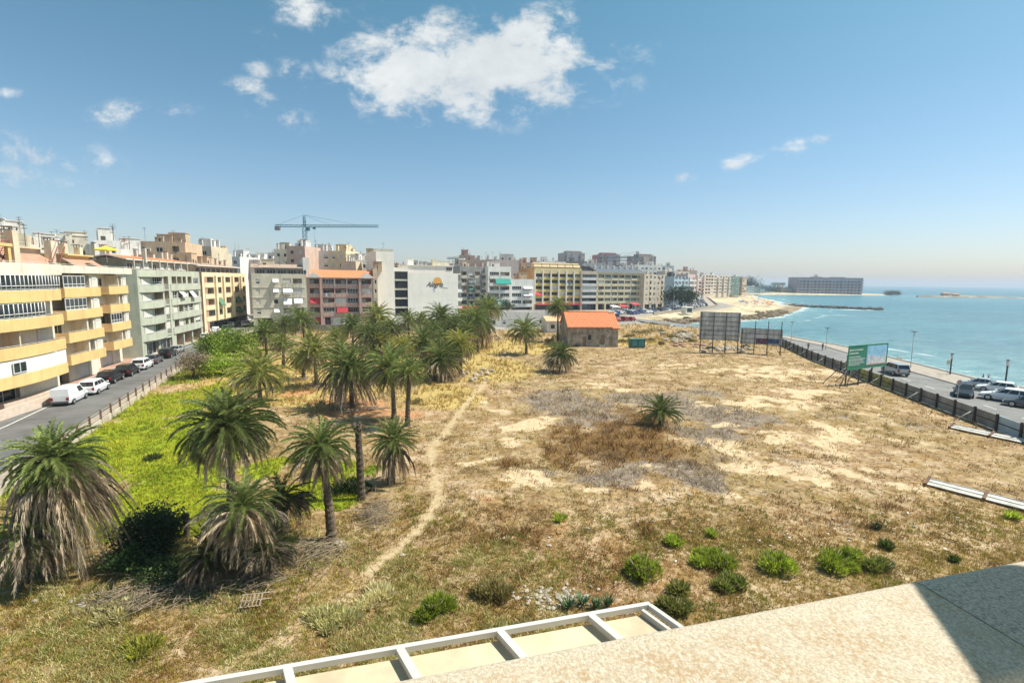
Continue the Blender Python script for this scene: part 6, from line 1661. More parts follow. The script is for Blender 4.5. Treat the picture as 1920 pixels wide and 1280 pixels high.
par_block('terrace_parapet', s0, sj - .0015, 'wide rough white parapet stained ochre across the bottom right corner', (1, .12))
par_block('terrace_parapet', sj + .0015, s1, 'grey shaded end of the parapet beyond the joint at the right edge', (.1, .9))  # darker speckle of this block is shade put into its colour
# unseen slab and post, added to cast the shadow edge across the parapet
sA, sB = G(1700, 1080, PZ), G(1858, 1285, PZ)
hz = 1.6; off = Vector((cos(SUN_AZ), sin(SUN_AZ), 0)) * (hz / math.tan(SUN_EL))
e = (sB - sA).normalized(); q0 = sA - e * .12 + off; q1 = sA + e * 2.2 + off; nr = Vector((-e.y, e.x, 0)); nr = nr if nr.x > 0 else -nr
mb = MB(); z1 = PZ + hz
mb.prism([tuple(q0.xy), tuple(q1.xy), tuple((q1 + nr * 2.5).xy), tuple((q0 + nr * 2.5).xy)] if (q1 - q0).cross(nr).z > 0 else [tuple(q0.xy), tuple((q0 + nr * 2.5).xy), tuple((q1 + nr * 2.5).xy), tuple(q1.xy)], z1 - .2, z1)
c = (q0 + nr * 2.3); mb.prism([(c.x, c.y), (c.x + .2, c.y), (c.x + .2, c.y + .2), (c.x, c.y + .2)], 10, z1 - .202)
o = mb.build('terrace_roof', con); setp(o, 'flat concrete roof slab over the right end of the terrace', 'roof slab')
# white framed canopy below
CZ = 11.9
ca, cb = G(300, 1289, CZ), G(1215, 1130, CZ); cc_ = G(1262, 1163, CZ)
cu = (cb - ca).normalized(); cn = Vector((cu.y, -cu.x, 0)); side = (cc_ - cb).normalized()
root = empty('white_canopy', tuple(cb), 0, 'white framed canopy with cream panels below the parapet', 'canopy')
frm = mat('canopy_white', (.50, .49, .46), .45, .04, 3); pan = mat('canopy_panel', (.60, .50, .34), .5, .12, 2.5, stain=.25)
L = (cb - ca).length + 1.5; DI = 2.0
def loc(u, v, z): return cb - root.location + (-cu * u) + side * v + Vector((0, 0, z))
def bar(u0, v0, u1, v1, w_, z0, z1, nm='frame_bar', m=frm):
    a = loc(u0, v0, (z0 + z1) / 2); b = loc(u1, v1, (z0 + z1) / 2); d = b - a; p = Vector((-d.y, d.x, 0)).normalized()
    mb = MB(); mb.obox((a + b) / 2, d, p * w_, Vector((0, 0, z1 - z0))); return mb.build(nm, [m], root)
bar(-.015, 0, L, 0, .032, -.035, .0); bar(0, .017, 0, DI, .03, -.035, .001); bar(.06, .022, .06, DI, .022, -.07, -.02)
for px in (1105, 935, 748, 538, 372, 200):
    p = G(px, 1130 + (1215 - px) * .174, CZ); u = (cb - p).dot(cu)
    bar(u, .017, u, DI, .045, -.035, .003)
    p0 = u
us_ = [0.12] + [(cb - G(px, 1130 + (1215 - px) * .174, CZ)).dot(cu) for px in (1105, 935, 748, 538, 372, 200)]
for i in range(len(us_) - 1):
    a, b = us_[i] + (.0 if i else -.06), us_[i + 1]
    mb = MB(); P = [loc(a, .022, -.06), loc(b, .022, -.06), loc(b, DI, -.06), loc(a, DI, -.06)]
    if (P[1] - P[0]).cross(P[2] - P[1]).z < 0: P = P[::-1]
    mb.face(P); mb.face([p - Vector((0, 0, .02)) for p in P][::-1])
    for k in range(4): q = P[k]; r = P[(k + 1) % 4]; dn = Vector((0, 0, -.02)); mb.face([q + dn, r + dn, r, q])
    mb.build('panel', [pan], root)
# the building below
mb = MB(); q = [o0 + ux * -3 + nin * (Wd + .02), o0 + ux * s1 + nin * (Wd + .02), o0 + ux * s1 + nin * 10, o0 + ux * -3 + nin * 10]
mb.prism([tuple(p.xy) for p in q][::-1] if (q[1] - q[0]).cross(q[2] - q[1]).z < 0 else [tuple(p.xy) for p in q], 0, 12.1)
o = mb.build('home_building', whitecr); setp(o, 'white apartment building that carries the terrace in the foreground', 'apartment block')

# ---- right fence of concrete panels between dark posts
fpan = mat('fence_panel', (.30, .29, .27), .9, .2, .8, stain=.5); fpost = mat('fence_post', (.07, .055, .05), .7, .2); brace = mat('fence_brace', (.62, .58, .52), .6, .1)
graf = mat('graffiti_panel', (.38, .38, .14), .85, .5, 2.2, col2=(.10, .10, .08)); pblue = mat('pale_blue_panel', (.42, .52, .58), .8, .1)
fe = empty('panel_fence', (*FENCE_R[0], 0), 0, 'grey panel fence with dark posts along the seafront road', 'fence')
O = Vector((*FENCE_R[0], 0)); pts = []
P = [Vector((x, y, 0)) for x, y in FENCE_R]
cum = [0]; 
for i in range(len(P) - 1): cum.append(cum[-1] + (P[i + 1] - P[i]).length)
def along(s):
    for i in range(len(P) - 1):
        if s <= cum[i + 1] or i == len(P) - 2:
            return P[i].lerp(P[i + 1], (s - cum[i]) / (cum[i + 1] - cum[i]))
st = 3.0; n_ = int(cum[-1] / st)
for i in range(n_ + 1):
    p = along(i * st); t = (along(min(cum[-1], i * st + .1)) - along(max(0, i * st - .1))).normalized(); nn = Vector((-t.y, t.x, 0)); h = 1.62
    mb = MB(); mb.obox(p - O + nn * .12 + Vector((0, 0, h / 2)), t * .2, nn * .16, Vector((0, 0, h + .1))); mb.build('post', [fpost], fe)
    if i % 3 == 1:
        mb = MB(); mb.tube([p - O + nn * .15 + Vector((0, 0, 1.35)), p - O + nn * 1.9 + Vector((0, 0, .05))], .045, 5); mb.build('brace', [brace], fe)
    if i < n_:
        b = along((i + 1) * st); d = b - p; mb = MB(); y = p.lerp(b, .5)
        for k in range(3): mb.obox(y - O + Vector((0, 0, .27 + k * .5)), d, nn * .07, Vector((0, 0, .488)))
        gpx = p.y
        m = graf if 63 < p.y < 72 else (pblue if p.y < 44.5 else fpan)
        mb.build('panel', [m], fe)
        mb = MB(); mb.obox(y - O + nn * .07 + Vector((0, 0, .8)), d, nn * .05, Vector((0, 0, .08))); mb.build('rail', [fpost], fe)
# ---- left railing on a low wall
fl = empty('railing_fence', (*FENCE_L[1], 0), 0, 'long railing with brown posts on a pale low wall beside the street', 'fence')
O = Vector((*FENCE_L[1], 0)); P = [Vector((x, y, 0)) for x, y in FENCE_L[1:]]
cum = [0]
for i in range(len(P) - 1): cum.append(cum[-1] + (P[i + 1] - P[i]).length)
lowwall = mat('low_wall', (.55, .48, .38), .9, .15, 1, stain=.5); bpost = mat('brown_post', (.20, .11, .07), .8, .2)
st = 2.5; n_ = int(cum[-1] / st)
for i in range(n_ + 1):
    p = along(i * st); t = (along(min(cum[-1], i * st + .1)) - along(max(0, i * st - .1))).normalized(); nn = Vector((-t.y, t.x, 0))
    mb = MB(); mb.obox(p - O + Vector((0, 0, .75)), t * .14, nn * .14, Vector((0, 0, 1.5))); mb.build('post', [bpost], fl)
    if i < n_:
        b = along((i + 1) * st); d = b - p; y = p.lerp(b, .5)
        mb = MB(); mb.obox(y - O + Vector((0, 0, .3)), d, nn * .12, Vector((0, 0, .6))); mb.build('low_wall', [lowwall], fl)
        mb = MB(); [mb.tube([p - O + Vector((0, 0, z)), b - O + Vector((0, 0, z))], .03, 5) for z in (.82, 1.08, 1.36)]; mb.build('rail', [mat('rail_wood', (.42, .33, .25), .8)], fl)
# back wall of the lot
for (A, B, lb) in (((-66, 130.2), (-40, 131.2), 'low grey wall at the back of the palm grove, left stretch'), ((-40, 131.2), (-8, 134.2), 'low grey wall at the back of the palm grove below the hotel'), ((14, 139), (24, 129), 'dark low wall behind the lone palm')):
    f = Frame(A, B); mb = MB(); mb.box(0, 0, -.2, f.W, .2, 1.6); mb.box(-.02, -.04, 1.602, f.W + .02, .24, 1.7)
    o = mb.build('boundary_wall', [mat('wall_grey', (.40, .36, .30), .9, .15, 1, stain=.5)]); o.location = f.A; o.rotation_euler = (0, 0, f.rz); setp(o, lb, 'wall')
# seawall/wall of the far seafront road is in the pavement; billboards
bbg = mat('billboard_back', (.62, .63, .63), .8, .2, .6, stain=.5); bbf = mat('billboard_frame', (.08, .08, .08), .7, .1)
def bb_back(label, x0, y0, x1, y1, z0, z1, rows, cols, extra=(), purple=False):
    f = Frame((x0, y0), (x1, y1)); r = empty('billboard', (x0, y0, 0), 0, label, 'billboard'); M = f.M(r.location); W = f.W
    mb = MB()
    nx_ = int(W / 1.25)
    for i in range(nx_):
        for j in range(rows):
            a, b = W * i / nx_, W * (i + 1) / nx_; c, d = z0 + (z1 - z0) * j / rows, z0 + (z1 - z0) * (j + 1) / rows; mb.box(a + .01, .12 + .01 * ((i + j) % 2), c + .01, b - .01, .18, d - .01)
    mb.build('back_panel', [bbg], r, M)
    mb = MB()
    for j in range(rows + 1): z = z0 + (z1 - z0) * j / rows; mb.box(0, .02, z - .035, W, .1, z + .035)
    mb.build('cross_beam', [bbf], r, M)
    for i in range(cols):
        u = .3 + (W - .6) * i / (cols - 1); mb = MB(); mb.box(u - .07, -.1, -.2, u + .07, .018, z1 + (1.6 if i in extra else 0)); mb.build('post', [bbf], r, M)
        mb = MB(); mb.tube([(u, -.05, z0 + 1.5), (u, -1.6, 0)], .05, 5); mb.build('strut', [bbf], r, M)
    if purple:
        mb = MB(); mb.box(W * .38, .1, z0 + .15, W * .64, .118, z0 + 1.2, 0); mb.build('graffiti', [mat('graffiti_purple', (.26, .12, .18), .8, .5, 3)], r, M)
        mb = MB(); mb.box(W * .66, .1, z0 + .3, W * .93, .118, z0 + 1.2, 0); mb.build('graffiti', [mat('graffiti_blue', (.10, .17, .34), .8, .5, 3)], r, M)
    return r
a = G(1309, 659); b = G(1385, 663)
bb_back('tall grey billboard seen from behind with a grid of steel beams', a.x, a.y, b.x, b.y, 2.6, 8.1, 6, 4)
a = G(1386, 661); b = G(1465, 666)
bb_back('lower grey billboard seen from behind with purple and blue graffiti', a.x, a.y, b.x, b.y, 1.9, 5.0, 3, 4, (1, 2, 3), True)
# green developer's sign
gsg = mat('sign_green', (.03, .21, .13), .5, .08); gfr = mat('sign_frame_green', (.05, .30, .15), .6)
a, b = G(1585, 724), G(1640, 714)
f = Frame((a.x, a.y), (b.x + 1.3, b.y)); r = empty('green_sign', (a.x, a.y, 0), 0, 'green sign board on tall legs with a picture of white buildings', 'sign board'); M = f.M(r.location); W = f.W
z0, z1 = 2.35, 5.55
mb = MB(); mb.box(0, -.06, z0, W, 0, z1); mb.build('board', [gsg], r, M)
mb = MB(); mb.box(-.06, -.1, z0 - .1, W + .06, .02, z0); mb.box(-.06, -.1, z1, W + .06, .02, z1 + .1); mb.box(-.1, -.1, z0, 0, .02, z1); mb.box(W, -.1, z0, W + .1, .02, z1); mb.build('frame', [gfr], r, M)
pw = W * .5
mb = MB(); mb.box(W * .46, -.075, z0 + .25, W - .12, -.062, z1 - .1, 0)
mb.build('picture_sky', [mat('picture_blue', (.30, .55, .72), .5, .1)], r, M)
mb = MB(); rr = random.Random(2)
for i in range(16):
    u = W * .48 + (W * .48) * i / 16; h = rr.uniform(.5, 1.4); mb.box(u, -.09 - .001 * i, z0 + .45, u + W * .035, -.0765, z0 + .45 + h)
mb.build('picture_buildings', [mat('picture_white', (.72, .66, .64), .5, .2, 5)], r, M)
mb = MB(); mb.box(W * .46, -.1, z0 + .25, W - .12, -.0762, z0 + .45); mb.build('picture_ground', [mat('picture_brown', (.30, .26, .18), .5, .3, 5)], r, M)
mb = MB()
for j, (z, k) in enumerate([(4.9, .8), (4.45, .55), (3.95, .7), (3.65, .9), (3.4, .85), (3.1, .9), (2.85, .6)]):
    u = .15
    while u < W * .42 * k + .1:
        w_ = rr.uniform(.06, .3); mb.box(u, -.072, z, min(u + w_, W * .43), -.061, z + (.16 if j < 2 else .12)); u += w_ + .07
mb.build('sign_text', [wpaint], r, M)
for i in range(4):
    u = .1 + (W - .2) * i / 3; mb = MB(); mb.box(u - .08, .022, -.2, u + .08, .16, z0 + 2); mb.build('leg', [bbf], r, M)
    mb = MB(); mb.tube([(u, .1, z0 + 1.2), (u - 1.4, 2.4, 0)], .06, 5); mb.build('strut', [bbf], r, M)
mb = MB(); mb.tube([(0, -.02, 2.4), (-2.4, -.6, 0)], .06, 5); mb.tube([(1, -.02, 2.4), (-.6, -.5, 0)], .05, 5); mb.build('front_strut', [bbf], r, M)
# teal container by the house
p = G(1183, 652); q = G(1209, 652); f = Frame((p.x, p.y), (q.x, q.y)); r = empty('green_container', (p.x, p.y, 0), 0, 'small dark green metal container standing right of the orange roofed house', 'container'); M = f.M(r.location)
gc_ = mat('container_green', (.04, .17, .13), .6, .2, 2); gt = mat('container_panel', (.10, .28, .30), .5, .2, 2)
mb = MB(); mb.box(0, 0, .1, f.W, 1.8, 1.75); [mb.box(x, -.06, .1, x + .12, -.002, 1.8) for x in (0, f.W / 2 - .06, f.W - .12)]; mb.box(-.05, -.08, 1.752, f.W + .05, 1.9, 1.86); mb.build('body', [gc_], r, M)
for x in (.2, f.W / 2 + .1): mb = MB(); mb.box(x, -.04, .35, x + f.W / 2 - .36, -.002, 1.6); mb.build('door', [gt], r, M)
for x in (.15, f.W - .35): mb = MB(); mb.box(x, .1, -.05, x + .2, 1.7, .1); mb.build('foot', [darkm], r, M)
# fallen fence panels
fw = mat('fallen_panel', (.58, .56, .50), .8, .12, 2, stain=.3)
for (pts_, w_, lb) in (([(1779, 803), (1915, 832)], .75, 'short pale fallen fence panel near the panel fence'), ([(1733, 912), (1925, 962)], .8, 'long pale fallen fence panel lying on the slope at the right edge')):
    A, B = G(*pts_[0]), G(*pts_[1]); d = (B - A).normalized(); nn = Vector((-d.y, d.x, 0)); L = (B - A).length + (2 if 'long' in lb else 0)
    z = float(height(np.array([A.x]), np.array([A.y]))[0])
    r = empty('fallen_panel', (A.x, A.y, z), 0, lb, 'fence panel')
    M = Matrix.Rotation(atan2(d.y, d.x), 4, 'Z') @ Matrix.Rotation(radians(14), 4, 'X')
    for k in range(2): mb = MB(); mb.box(0, k * (w_ / 2 + .03), .1, L, k * (w_ / 2 + .03) + w_ / 2, .16); mb.box(0, k * (w_ / 2 + .03) + w_ / 2 - .03, .161, L, k * (w_ / 2 + .03) + w_ / 2, .2); mb.build('slat', [fw], r, M)
    for k in range(int(L / 3) + 1): x = min(L - .1, k * 3.0); mb = MB(); mb.box(x, -.15, .17 if k else .02, x + .14, w_ + .2, .30); mb.build('post', [bpost], r, M)
# broken wooden frame
A = G(446, 1146); r = empty('wooden_frame', (A.x, A.y, .12), radians(12), 'broken wooden slatted frame lying in the near grass', 'wooden frame')
for i in range(6): mb = MB(); mb.box(.08 + i * .15, 0, .04, .12 + i * .15, .62, .07); mb.build('slat', [woodg], r, Matrix.Rotation(.35, 4, 'X'))
for y in (0, .3, .6): mb = MB(); mb.box(0, y, .0, 1.25 if y else .9, y + .05, .038); mb.build('rail', [woodg], r, Matrix.Rotation(.35, 4, 'X'))

# ---- cars
tyre = mat('tyre', (.02, .02, .02), .8, .1); rim = mat('wheel_rim', (.45, .45, .46), .3, .1, metal=.6); cglass = glassmat('car_glass', (.02, .025, .03), .05)
lampw = mat('headlight', (.7, .72, .74), .15, .05); lampr = mat('tail_light', (.35, .02, .02), .25, .05)
def paint(nm, col, metal=.2): return mat(nm, col, .25, .04, .5, metal=metal, spec=.6)
PW, PB, PS, PG, PR, PU = paint('paint_white', (.78, .79, .79), 0), paint('paint_black', (.018, .018, .022)), paint('paint_silver', (.48, .49, .50), .5), paint('paint_grey', (.11, .115, .12)), paint('paint_red', (.42, .03, .03)), paint('paint_blue', (.04, .09, .25))
def car_parts(kind, pm):
    key = ('car', kind, pm.name)
    if key in CACHE: return CACHE[key]
    S = {'hatch': (4.1, 1.76, 1.5), 'sedan': (4.5, 1.8, 1.45), 'suv': (4.4, 1.85, 1.68), 'wagon': (4.6, 1.8, 1.55), 'van': (4.5, 1.85, 1.9), 'mpv': (4.6, 1.85, 1.72)}[kind]
    L, Wd_, H = S; zb, zs = .28, .62 * H if kind != 'van' else 1.02
    # lower body stations: x, half width, belt z
    nose = {'van': .9, 'mpv': .9}.get(kind, .78)
    st = [(-L / 2, .80, .55, zs * .92), (-L / 2 + .15, .93, .3, zs * .98), (-L / 2 + .8, 1, .26, zs), (0, 1, .24, zs), (L / 2 - 1.25, 1, .26, zs * .99), (L / 2 - .5, .97, .27, zs * nose), (L / 2 - .12, .86, .3, zs * nose * .9), (L / 2, .74, .42, zs * nose * .74)]
    mb = MB(); rings = []
    for (x, w_, z0, z1) in st:
        h = Wd_ / 2 * w_; zm = z0 + (z1 - z0) * .55
        rings.append([(x, -h * .9, z0), (x, -h, zm), (x, -h * .96, z1 - .05), (x, -h * .86, z1), (x, h * .86, z1), (x, h * .96, z1 - .05), (x, h, zm), (x, h * .9, z0)])
    for i in range(len(rings) - 1):
        a, b = rings[i], rings[i + 1]
        for j in range(8): k = (j + 1) % 8; mb.face([a[j], a[k], b[k], b[j]], 0, j in (0, 1, 5, 6))
    mb.face(rings[0][::-1]); mb.face(rings[-1])
    body = mb
    # cabin
    ends = {'hatch': (-L / 2 + .1, -L / 2 + .55, L / 2 - 2.0, L / 2 - 1.15), 'sedan': (-L / 2 + .65, -L / 2 + 1.35, L / 2 - 2.1, L / 2 - 1.25), 'suv': (-L / 2 + .06, -L / 2 + .4, L / 2 - 1.95, L / 2 - 1.2), 'wagon': (-L / 2 + .08, -L / 2 + .6, L / 2 - 2.15, L / 2 - 1.25), 'van': (-L / 2 + .02, -L / 2 + .1, L / 2 - 1.65, L / 2 - .85), 'mpv': (-L / 2 + .04, -L / 2 + .3, L / 2 - 1.8, L / 2 - .9)}[kind]
    x0, x1, x2, x3 = ends; wb, wt = Wd_ / 2 * .88, Wd_ / 2 * (.74 if kind != 'van' else .82); zt = H
    B = [(x0, -wb), (x3, -wb), (x3, wb), (x0, wb)]; T = [(x1, -wt), (x2, -wt), (x2, wt), (x1, wt)]
    zz = zs - .02
    def q(p, t, u, v): pass
    side = lambda s: [(x0, s * wb, zz), (x3, s * wb, zz), (x2, s * wt, zt - .05), (x1, s * wt, zt - .05)]
    roof = [(x1, -wt, zt - .05), (x2, -wt, zt - .05), (x2 - .15, -wt * .85, zt), (x1 + .15, -wt * .85, zt), (x1 + .15, wt * .85, zt), (x2 - .15, wt * .85, zt), (x2, wt, zt - .05), (x1, wt, zt - .05)]
    body.face([roof[0], roof[1], roof[2], roof[3]], 0, True); body.face([roof[3], roof[2], roof[5], roof[4]], 0, True); body.face([roof[4], roof[5], roof[6], roof[7]], 0, True)
    body.face([roof[1], roof[6], roof[5], roof[2]]); body.face([roof[0], roof[3], roof[4], roof[7]])
    for s in (-1, 1): P = side(s); body.face(P if s < 0 else P[::-1])
    body.face([(x3, -wb, zz), (x3, wb, zz), (x2, wt, zt - .05), (x2, -wt, zt - .05)]); body.face([(x0, wb, zz), (x0, -wb, zz), (x1, -wt, zt - .05), (x1, wt, zt - .05)])
    for s in (-1, 1):
        body.box(L / 2 - 1.3, s * (Wd_ / 2 - .02), zs, L / 2 - 1.12, s * (Wd_ / 2 + .16), zs + .13)
    mbody = body.mesh('body', [pm])
    # glass: side panes set 8 mm proud, divided by pillars
    gl = []
    def lerp3(a, b, t): return tuple(a[i] + (b[i] - a[i]) * t for i in range(3))
    for s in (-1, 1):
        mbg = MB(); P = side(s); cuts = [(.05, .36), (.39, .66), (.69, .95)] if kind not in ('van',) else [(.66, .95)]
        for (a, b) in cuts:
            bl, br = lerp3(P[0], P[1], a), lerp3(P[0], P[1], b); tl, tr = lerp3(P[3], P[2], a), lerp3(P[3], P[2], b)
            Q = [lerp3(bl, tl, .12), lerp3(br, tr, .12), lerp3(br, tr, .88), lerp3(bl, tl, .88)]; Q = [(x, y + s * .012, z) for x, y, z in Q]; mbg.face(Q if s < 0 else Q[::-1])
        gl.append(('side_window', mbg.mesh('side_window', [cglass])))
    for (nm, a, b, dx) in (('windscreen', x3, x2, .012), ('rear_window', x0, x1, -.012)):
        mbg = MB(); P = [(a, -wb * .9, zz), (a, wb * .9, zz), (b, wt * .9, zt - .05), (b, -wt * .9, zt - .05)]
        Q = [lerp3(P[0], P[3], .12), lerp3(P[1], P[2], .12), lerp3(P[1], P[2], .9), lerp3(P[0], P[3], .9)]; Q = [(x + dx, y, z + .006) for x, y, z in Q]
        if kind == 'van' and dx < 0: continue
        mbg.face(Q if dx > 0 else Q[::-1]); gl.append((nm, mbg.mesh(nm, [cglass])))
    for s in (-1, 1):
        m2 = MB(); m2.box(L / 2 - .22, s * Wd_ * .25, zs * nose * .62, L / 2 - .015, s * Wd_ * .42, zs * nose * .82); gl.append(('headlight', m2.mesh('headlight', [lampw])))
        m2 = MB(); m2.box(-L / 2 - .01, s * Wd_ * .30, zs * .62, -L / 2 + .12, s * Wd_ * .43, zs * .92); gl.append(('tail_light', m2.mesh('tail_light', [lampr])))
    m2 = MB(); m2.box(-L / 2 - .06, -Wd_ * .4, .35, -L / 2 + .1, Wd_ * .4, .55, 0); m2.box(L / 2 - .15, -Wd_ * .34, .32, L / 2 + .03, Wd_ * .34, .5, 0); gl.append(('bumper', m2.mesh('bumper', [PG if kind in ('van', 'mpv') else pm])))
    wm_ = MB(); r = .33
    wm_.tube([(0, -.1, 0), (0, .1, 0)], r, 18, 0); wm_.tube([(0, -.115, 0), (0, .115, 0)], r * .62, 14, 1)
    me_w = wm_.mesh('wheel', [tyre, rim])
    res = (mbody, gl, me_w, L, Wd_); CACHE[key] = res
    return res
def car(kind, pm, x, y, rz, label, group=None, parts=True, scale=1.0):
    body, gl, wh, L, Wd_ = car_parts(kind, pm)
    o = empty('parked_car' if kind != 'van' else 'parked_van', (x, y, 0.01), rz, label, 'van' if kind == 'van' else 'car', group); o.scale = (scale,) * 3
    link('body', body, o)
    for nm, me in gl: link(nm, me, o)
    for sx_ in (-L / 2 + .85, L / 2 - .85):
        for s in (-1, 1): link('wheel', wh, o, Matrix.Translation((sx_, s * (Wd_ / 2 - .08), .33)))
    return o
KERB = [(148, 758), (340, 661)]
def onk(px, py): g = G(px, py); return g
row = [('van', PW, 149, 752, 'white panel van parked first in the row by the yellow block'), ('suv', PW, 193, 734, 'white car parked between the white van and a black car'), ('suv', PB, 222, 715, 'black people carrier parked beside the white car'),
       ('suv', PB, 253, 702, 'black car parked in front of the yellow block entrance'), ('suv', PW, 280, 690, 'white car parked between two black cars at the pink pavement'), ('hatch', PG, 300, 680, 'dark grey car parked beyond the second white car'),
       ('suv', PB, 325, 669, 'black car parked near the green street trees'), ('sedan', PS, 341, 661, 'grey car half hidden by the street trees')]
gdir = (G(325, 668) - G(148, 755)); ang = atan2(gdir.y, gdir.x); nl = Vector((-sin(ang), cos(ang), 0))
for (k, pm, px, py, lb) in row:
    g = G(px, py) + nl * .8
    car(k, pm, g.x, g.y, ang + pi, lb) if k == 'van' and False else car(k, pm, g.x, g.y, ang, lb)
for (px, py, k, pm, lb) in ((243, 742, 'suv', PU, 'blue and black car on the fence side of the street'), (262, 728, 'hatch', PB, 'dark car farther along the fence side of the street')):
    pass
car('van', PW, *G(405, 627).xy, ang + .2, 'white van parked below the yellow block with brick side')
car('suv', paint('paint_green', (.02, .10, .06)), *G(425, 621).xy, 1.9, 'dark green car beside the white van at the far end of the street')
for i, (px, py, pm, k) in enumerate([(436, 613, PG, 'hatch'), (442, 608, PS, 'suv'), (449, 604, PB, 'hatch'), (455, 600, PS, 'sedan'), (461, 611, PS, 'suv'), (464, 603, PW, 'hatch'), (459, 596, PG, 'suv'), (388, 636, PW, 'hatch'), (397, 638, PS, 'hatch')]):
    car(k, pm, *G(px, py).xy, 1.85, ['dark', 'silver', 'white'][[PG, PB].count(pm) and 0 or (1 if pm == PS else 2)] + ' car in the shaded far end of the street', 'cars at the far end of the street')
# right side
rd = atan2(90 - 47, 55.5 - 47.4)
g = G(1677, 701); car('mpv', PS, g.x, g.y, rd, 'silver people carrier driving past the green sign', scale=1.08)
g = G(1806, 741); car('sedan', PB, g.x, g.y, rd + 2.6, 'black car turning beside the silver car', scale=1.05)
g = G(1836, 727); car('sedan', PS, g.x, g.y, rd + .9, 'silver car parked at an angle by the promenade')
g = G(1868, 735); car('hatch', PW, g.x, g.y, rd + .9, 'white car between the silver car and the white estate car')
g = G(1887, 752); car('wagon', PW, g.x, g.y, rd + .85, 'white estate car nearest to the panel fence', scale=1.08)
g = G(1926, 764); car('hatch', PG, g.x, g.y, rd + .85, 'dark car cut by the right edge of the picture')
# far seafront cars
cols_ = [PW, PW, PS, PS, PG, PB, PR, PU, PW, PS]; kinds = ['hatch', 'suv', 'sedan', 'wagon']
nmz = {'paint_white': 'white', 'paint_silver': 'silver', 'paint_grey': 'grey', 'paint_black': 'black', 'paint_red': 'red', 'paint_blue': 'blue'}
def rp(s, off):
    P_ = [Vector((x, y, 0)) for x, y in RR[7:]]; c_ = [0]
    for i in range(len(P_) - 1): c_.append(c_[-1] + (P_[i + 1] - P_[i]).length)
    for i in range(len(P_) - 1):
        if s <= c_[i + 1]:
            t = (P_[i + 1] - P_[i]).normalized(); return P_[i] + t * (s - c_[i]) + Vector((t.y, -t.x, 0)) * off, atan2(t.y, t.x)
    return None, 0
cnt = 0
for i in range(130):
    s = 22 + i * 3.4 + (i % 3) * .3
    for off in (2.2, 8.2, 5.2, -3.0):
        if RND.random() < (.62 if off in (2.2, 8.2) else .22):
            p, a = rp(s, off)
            if p is None or (s < 45 and off > 3): continue
            pm = RND.choice(cols_); cnt += 1
            car(RND.choice(kinds), pm, p.x, p.y, a + RND.uniform(-.05, .05) + (pi / 2 if off == -3.0 else 0), nmz[pm.name] + ' car in the crowded line along the distant seafront', 'cars along the distant seafront')
# parked cars on the back street near the seafront buildings
for i in range(16):
    x = -4 + i * 3.1; y = 152 + i * 1.6
    if RND.random() < .75:
        pm = RND.choice(cols_); car(RND.choice(kinds), pm, x, y + 2, .5 + pi / 2, nmz[pm.name] + ' car parked on the back street behind the low white building', 'cars on the back street')
# red stall in front of the slate roofed block
for i, (px, w_, h, m, lb) in enumerate([(1186, 16, 3.6, awnr, 'red kiosk with a tall canopy on the seafront'), (1166, 14, 2.6, awnr, 'low red awning stall left of the red kiosk'), (1150, 12, 2.4, awnw, 'white awning stall on the seafront')]):
    a = G(px, 583); d_ = a.y; r = empty('market_stall', (a.x, a.y, 0), radians(24), lb, 'stall'); ww = w_ / F * d_
    mb = MB(); [mb.box(x - .05, y - .05, 0, x + .05, y + .05, h) for x in (0, ww) for y in (0, 2.5)]; mb.build('post', [frame_w], r)
    leanto(r, Matrix.Identity(4), -.3, -.8, ww + .3, 2.8, h - .5, h + .2, m, 'awning', m); mb = MB(); mb.box(.2, .4, 0, ww - .2, 2.2, 1.1); mb.build('counter', [m], r)
# red hoarding right of the hotel
f = Frame((-20, 186), (-13, 189.5)); mb = MB(); [mb.box(i * f.W / 5 + .03, 0, 0, (i + 1) * f.W / 5 - .03, .12 + .03 * (i % 2), 4.2) for i in range(5)]; mb.box(0, .2, 1, f.W, .3, 1.2)
o = mb.build('red_hoarding', [mat('hoarding_red', (.62, .07, .04), .6, .1)]); o.location = (*f.A.xy, 0); o.rotation_euler = (0, 0, f.rz); setp(o, 'bright red hoarding between the hotel and the dark grey block', 'hoarding')

# ---- lamps and signs
lampm = mat('lamp_pole', (.55, .55, .53), .5, .1)
def lamp(px, py, h, label, kind, group=None):
    g = G(px, py); r = empty('street_lamp', (g.x, g.y, .1), 0, label, 'street lamp', group)
    mb = MB(); mb.tube([(0, 0, 0), (0, 0, .6), (0, 0, h)], [.1, .07, .05] if kind == 'tall' else [.11, .10, .10], 8); mb.build('pole', [lampm if kind == 'tall' else bbf], r)
    mb = MB()
    if kind == 'tall': mb.tube([(0, 0, h), (0, 0, h + .1)], [.5, .42], 12); mb.build('lamp_head', [darkm], r)
    else:
        mb.tube([(0, 0, h), (0, 0, h + .75)], .18, 10); mb.build('lamp_head', [frame_w], r); mb = MB(); mb.tube([(0, 0, h + .751), (0, 0, h + .85)], [.24, .12], 10); mb.build('lamp_cap', [bbf], r)
lamp(1707, 690, 6.1, 'tall thin street lamp with a flat disc head by the seafront road', 'tall')
lamp(1781, 703, 2.5, 'short dark lamp post with a white lantern near the tall lamp', 'short')
lamp(1884, 725, 2.9, 'short dark lamp post with a white lantern behind the parked cars', 'short')
lamp(1548, 656, 4.6, 'thin street lamp beyond the green sign', 'tall')
lamp(1483, 640, 4.6, 'thin street lamp right of the billboards', 'tall')
for i, (px, py) in enumerate([(1148, 592), (1000, 585), (880, 622), (1270, 572), (1262, 590), (1245, 580), (1225, 586)]):
    lamp(px, py, 9 if py < 595 else 8, 'thin pale lamp post along the distant seafront road', 'tall', 'lamp posts on the distant seafront')
